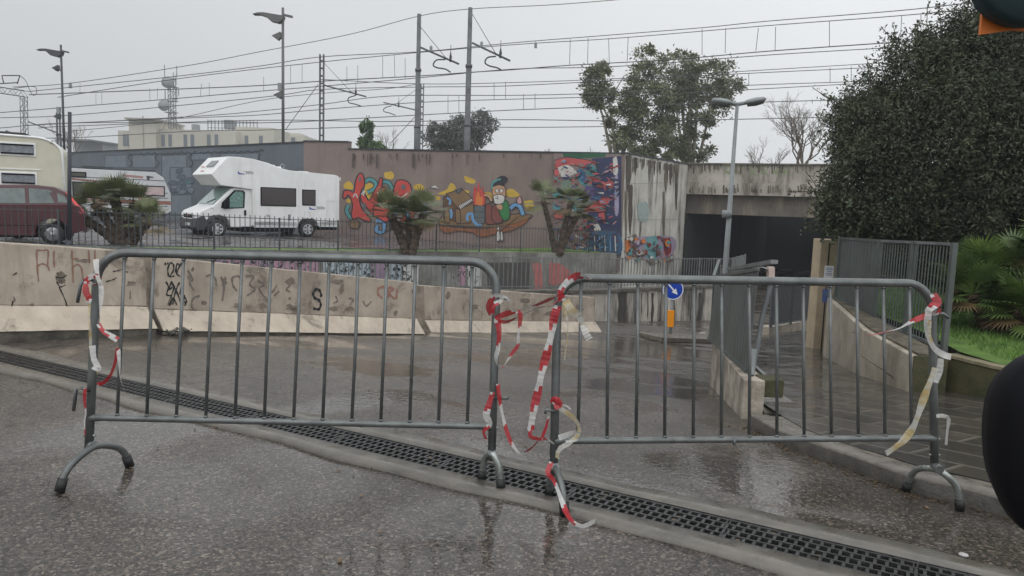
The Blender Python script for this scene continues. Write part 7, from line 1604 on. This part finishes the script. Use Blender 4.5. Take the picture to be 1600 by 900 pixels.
# --- bridge tags
B_ = Paint(br, B0, B1, 0.012); cGf = f_('faded_green_tag', (0.20, 0.26, 0.12)); cPf = f_('faded_pink_tag', (0.30, 0.23, 0.22))
for k in range(9): x = 1067 + k * 6; B_.line('parapet_tag', cPf, [(x, 258), (x + 1, 265), (x, 271)], 1.4)
for x0 in (1133, 1150, 1172, 1190, 1208, 1224): B_.line('parapet_tag', cGf, [(x0, 272), (x0 + 3, 259), (x0 + 9, 261), (x0 + 7, 268), (x0 + 2, 268), (x0 + 11, 274)], 1.3)
rr7 = random.Random(6)
for k in range(70):
    x = rr7.uniform(1064, 1300); B_.line('soot_streaks', rr7.choice([cSt2, cSt3]), [(x, 256), (x + rr7.uniform(-1, 1), 256 + rr7.uniform(3, 16))], rr7.uniform(0.6, 2.2), False)
B2 = Paint(br, B0 - bn * 0.08, B1 - bn * 0.08, 0.012)
for k in range(60):
    x = rr7.uniform(1066, 1300); y1 = 303 - rr7.uniform(0, 3); B2.line('soot_streaks', rr7.choice([cSt2, cSt3]), [(x, y1), (x, y1 - rr7.uniform(3, 14))], rr7.uniform(0.8, 2.6), False)
B2.done(); B_.done()
# --- tags on the retaining wall, seen through the ramp fence
def tagwall(i, x0, x1, y0f, y1f, n, seed):
    T_ = Paint(tw, CL[i], CL[i + 1]); r7 = random.Random(seed)
    cols = [f_('tag_white', (0.55, 0.55, 0.53)), f_('tag_lilac', (0.27, 0.19, 0.26)), f_('tag_pink', (0.38, 0.22, 0.28)), f_('tag_pale_blue', (0.36, 0.42, 0.46)), f_('tag_dark', (0.06, 0.055, 0.05))]
    x = x0
    while x < x1 - 6:
        w_ = min(r7.uniform(14, 40), x1 - x - 1); ya, yb = y0f + r7.uniform(2, 4), y1f; T_.poly('tag_background', r7.choice(cols[:4] if r7.random() < 0.8 else cols), [(x, ya), (x + w_, ya + 1), (x + w_ - 1, yb), (x + 1, yb)], False); x += w_ + 1
    for k in range(n):
        x, y = r7.uniform(x0 + 4, x1 - 5), r7.uniform(y0f + 6, y1f - 5); s_ = r7.uniform(2, 4.2)
        q = [(x, y)]
        for j in range(r7.randint(3, 5)): q.append((min(x1 - 1, max(x0 + 1, x + r7.uniform(-s_, s_))), y + r7.uniform(-s_, s_)))
        T_.line('tag_scrawl', cK, q, r7.uniform(0.7, 1.3))
    T_.done()
tagwall(3, 505, 655, 405, 450, 120, 3); tagwall(2, 330, 498, 398, 440, 90, 4)
T2 = Paint(tw, CL[4], CL[5])
T2.poly('red_patch', f_('tag_red', (0.36, 0.12, 0.11)), [(832, 412), (836, 410), (846, 412), (848, 450), (836, 452)], False)
T2.done()
T3 = Paint(tw, CL[5], CL[6]); T3.poly('red_patch', f_('tag_red', (0.36, 0.12, 0.11)), [(858, 410), (876, 412), (892, 424), (886, 440), (866, 446), (858, 444)], False); T3.done()
T2 = Paint(tw, CL[4], CL[5]); rr8 = random.Random(3)
T2.poly('tag_background', f_('tag_pink', (0.38, 0.22, 0.28)), [(694, 408), (728, 409), (726, 446), (694, 444)], False); T2.poly('tag_background', f_('tag_pale', (0.42, 0.42, 0.4)), [(730, 409), (752, 410), (752, 448), (731, 447)], False); T2.poly('tag_dark_patch', f_('tag_dark', (0.06, 0.055, 0.05)), [(760, 410), (828, 410), (826, 455), (798, 458), (762, 450)], False)
for i_, ch in enumerate(([(0, 0), (-4, 2), (-4, 8), (0, 9), (0, 5), (-2, 5)], [(0, 9), (0, 0), (4, 1), (4, 4), (0, 5), (4, 9)], [(2, 0), (5, 4), (2, 9), (-1, 4), (2, 0)], [(0, 0), (0, 9), (4, 8), (1, 5), (4, 1), (0, 0)])): T2.line('tag_scrawl', cK, [(706 + i_ * 9 + x, 424 + y) for x, y in ch], 1.6, False)
for k in range(40):
    x, y = rr8.uniform(668, 752), rr8.uniform(410, 440); T2.line('tag_scrawl', cK, [(x, y), (x + rr8.uniform(-3, 3), y + rr8.uniform(-3, 3)), (x + rr8.uniform(-4, 4), y + rr8.uniform(-4, 4))], 0.9)
T2.done()
# water stains on the ramp wall under the fence
S_ = Paint(wb, BL[3], BL[4]); cS = f_('water_black', (0.04, 0.035, 0.03))
for (x, w_, y1) in ((968, 8, 514), (975, 5, 512), (1012, 2, 500), (1019, 5, 514), (1053, 3, 500), (1093, 5, 514), (1121, 5, 512), (1042, 2, 490), (1075, 1.5, 495), (1002, 1.5, 490)): S_.poly('water_stains', cS, [(x - w_ * .35, 458), (x + w_ * .5, 458), (x + w_ * .3, 470), (x + w_ * .55, 484), (x + w_ * .25, 498), (x + w_ * .1, y1), (x - w_ * .2, y1 - 4), (x - w_ * .45, 492), (x - w_ * .2, 476)])
S_.done()
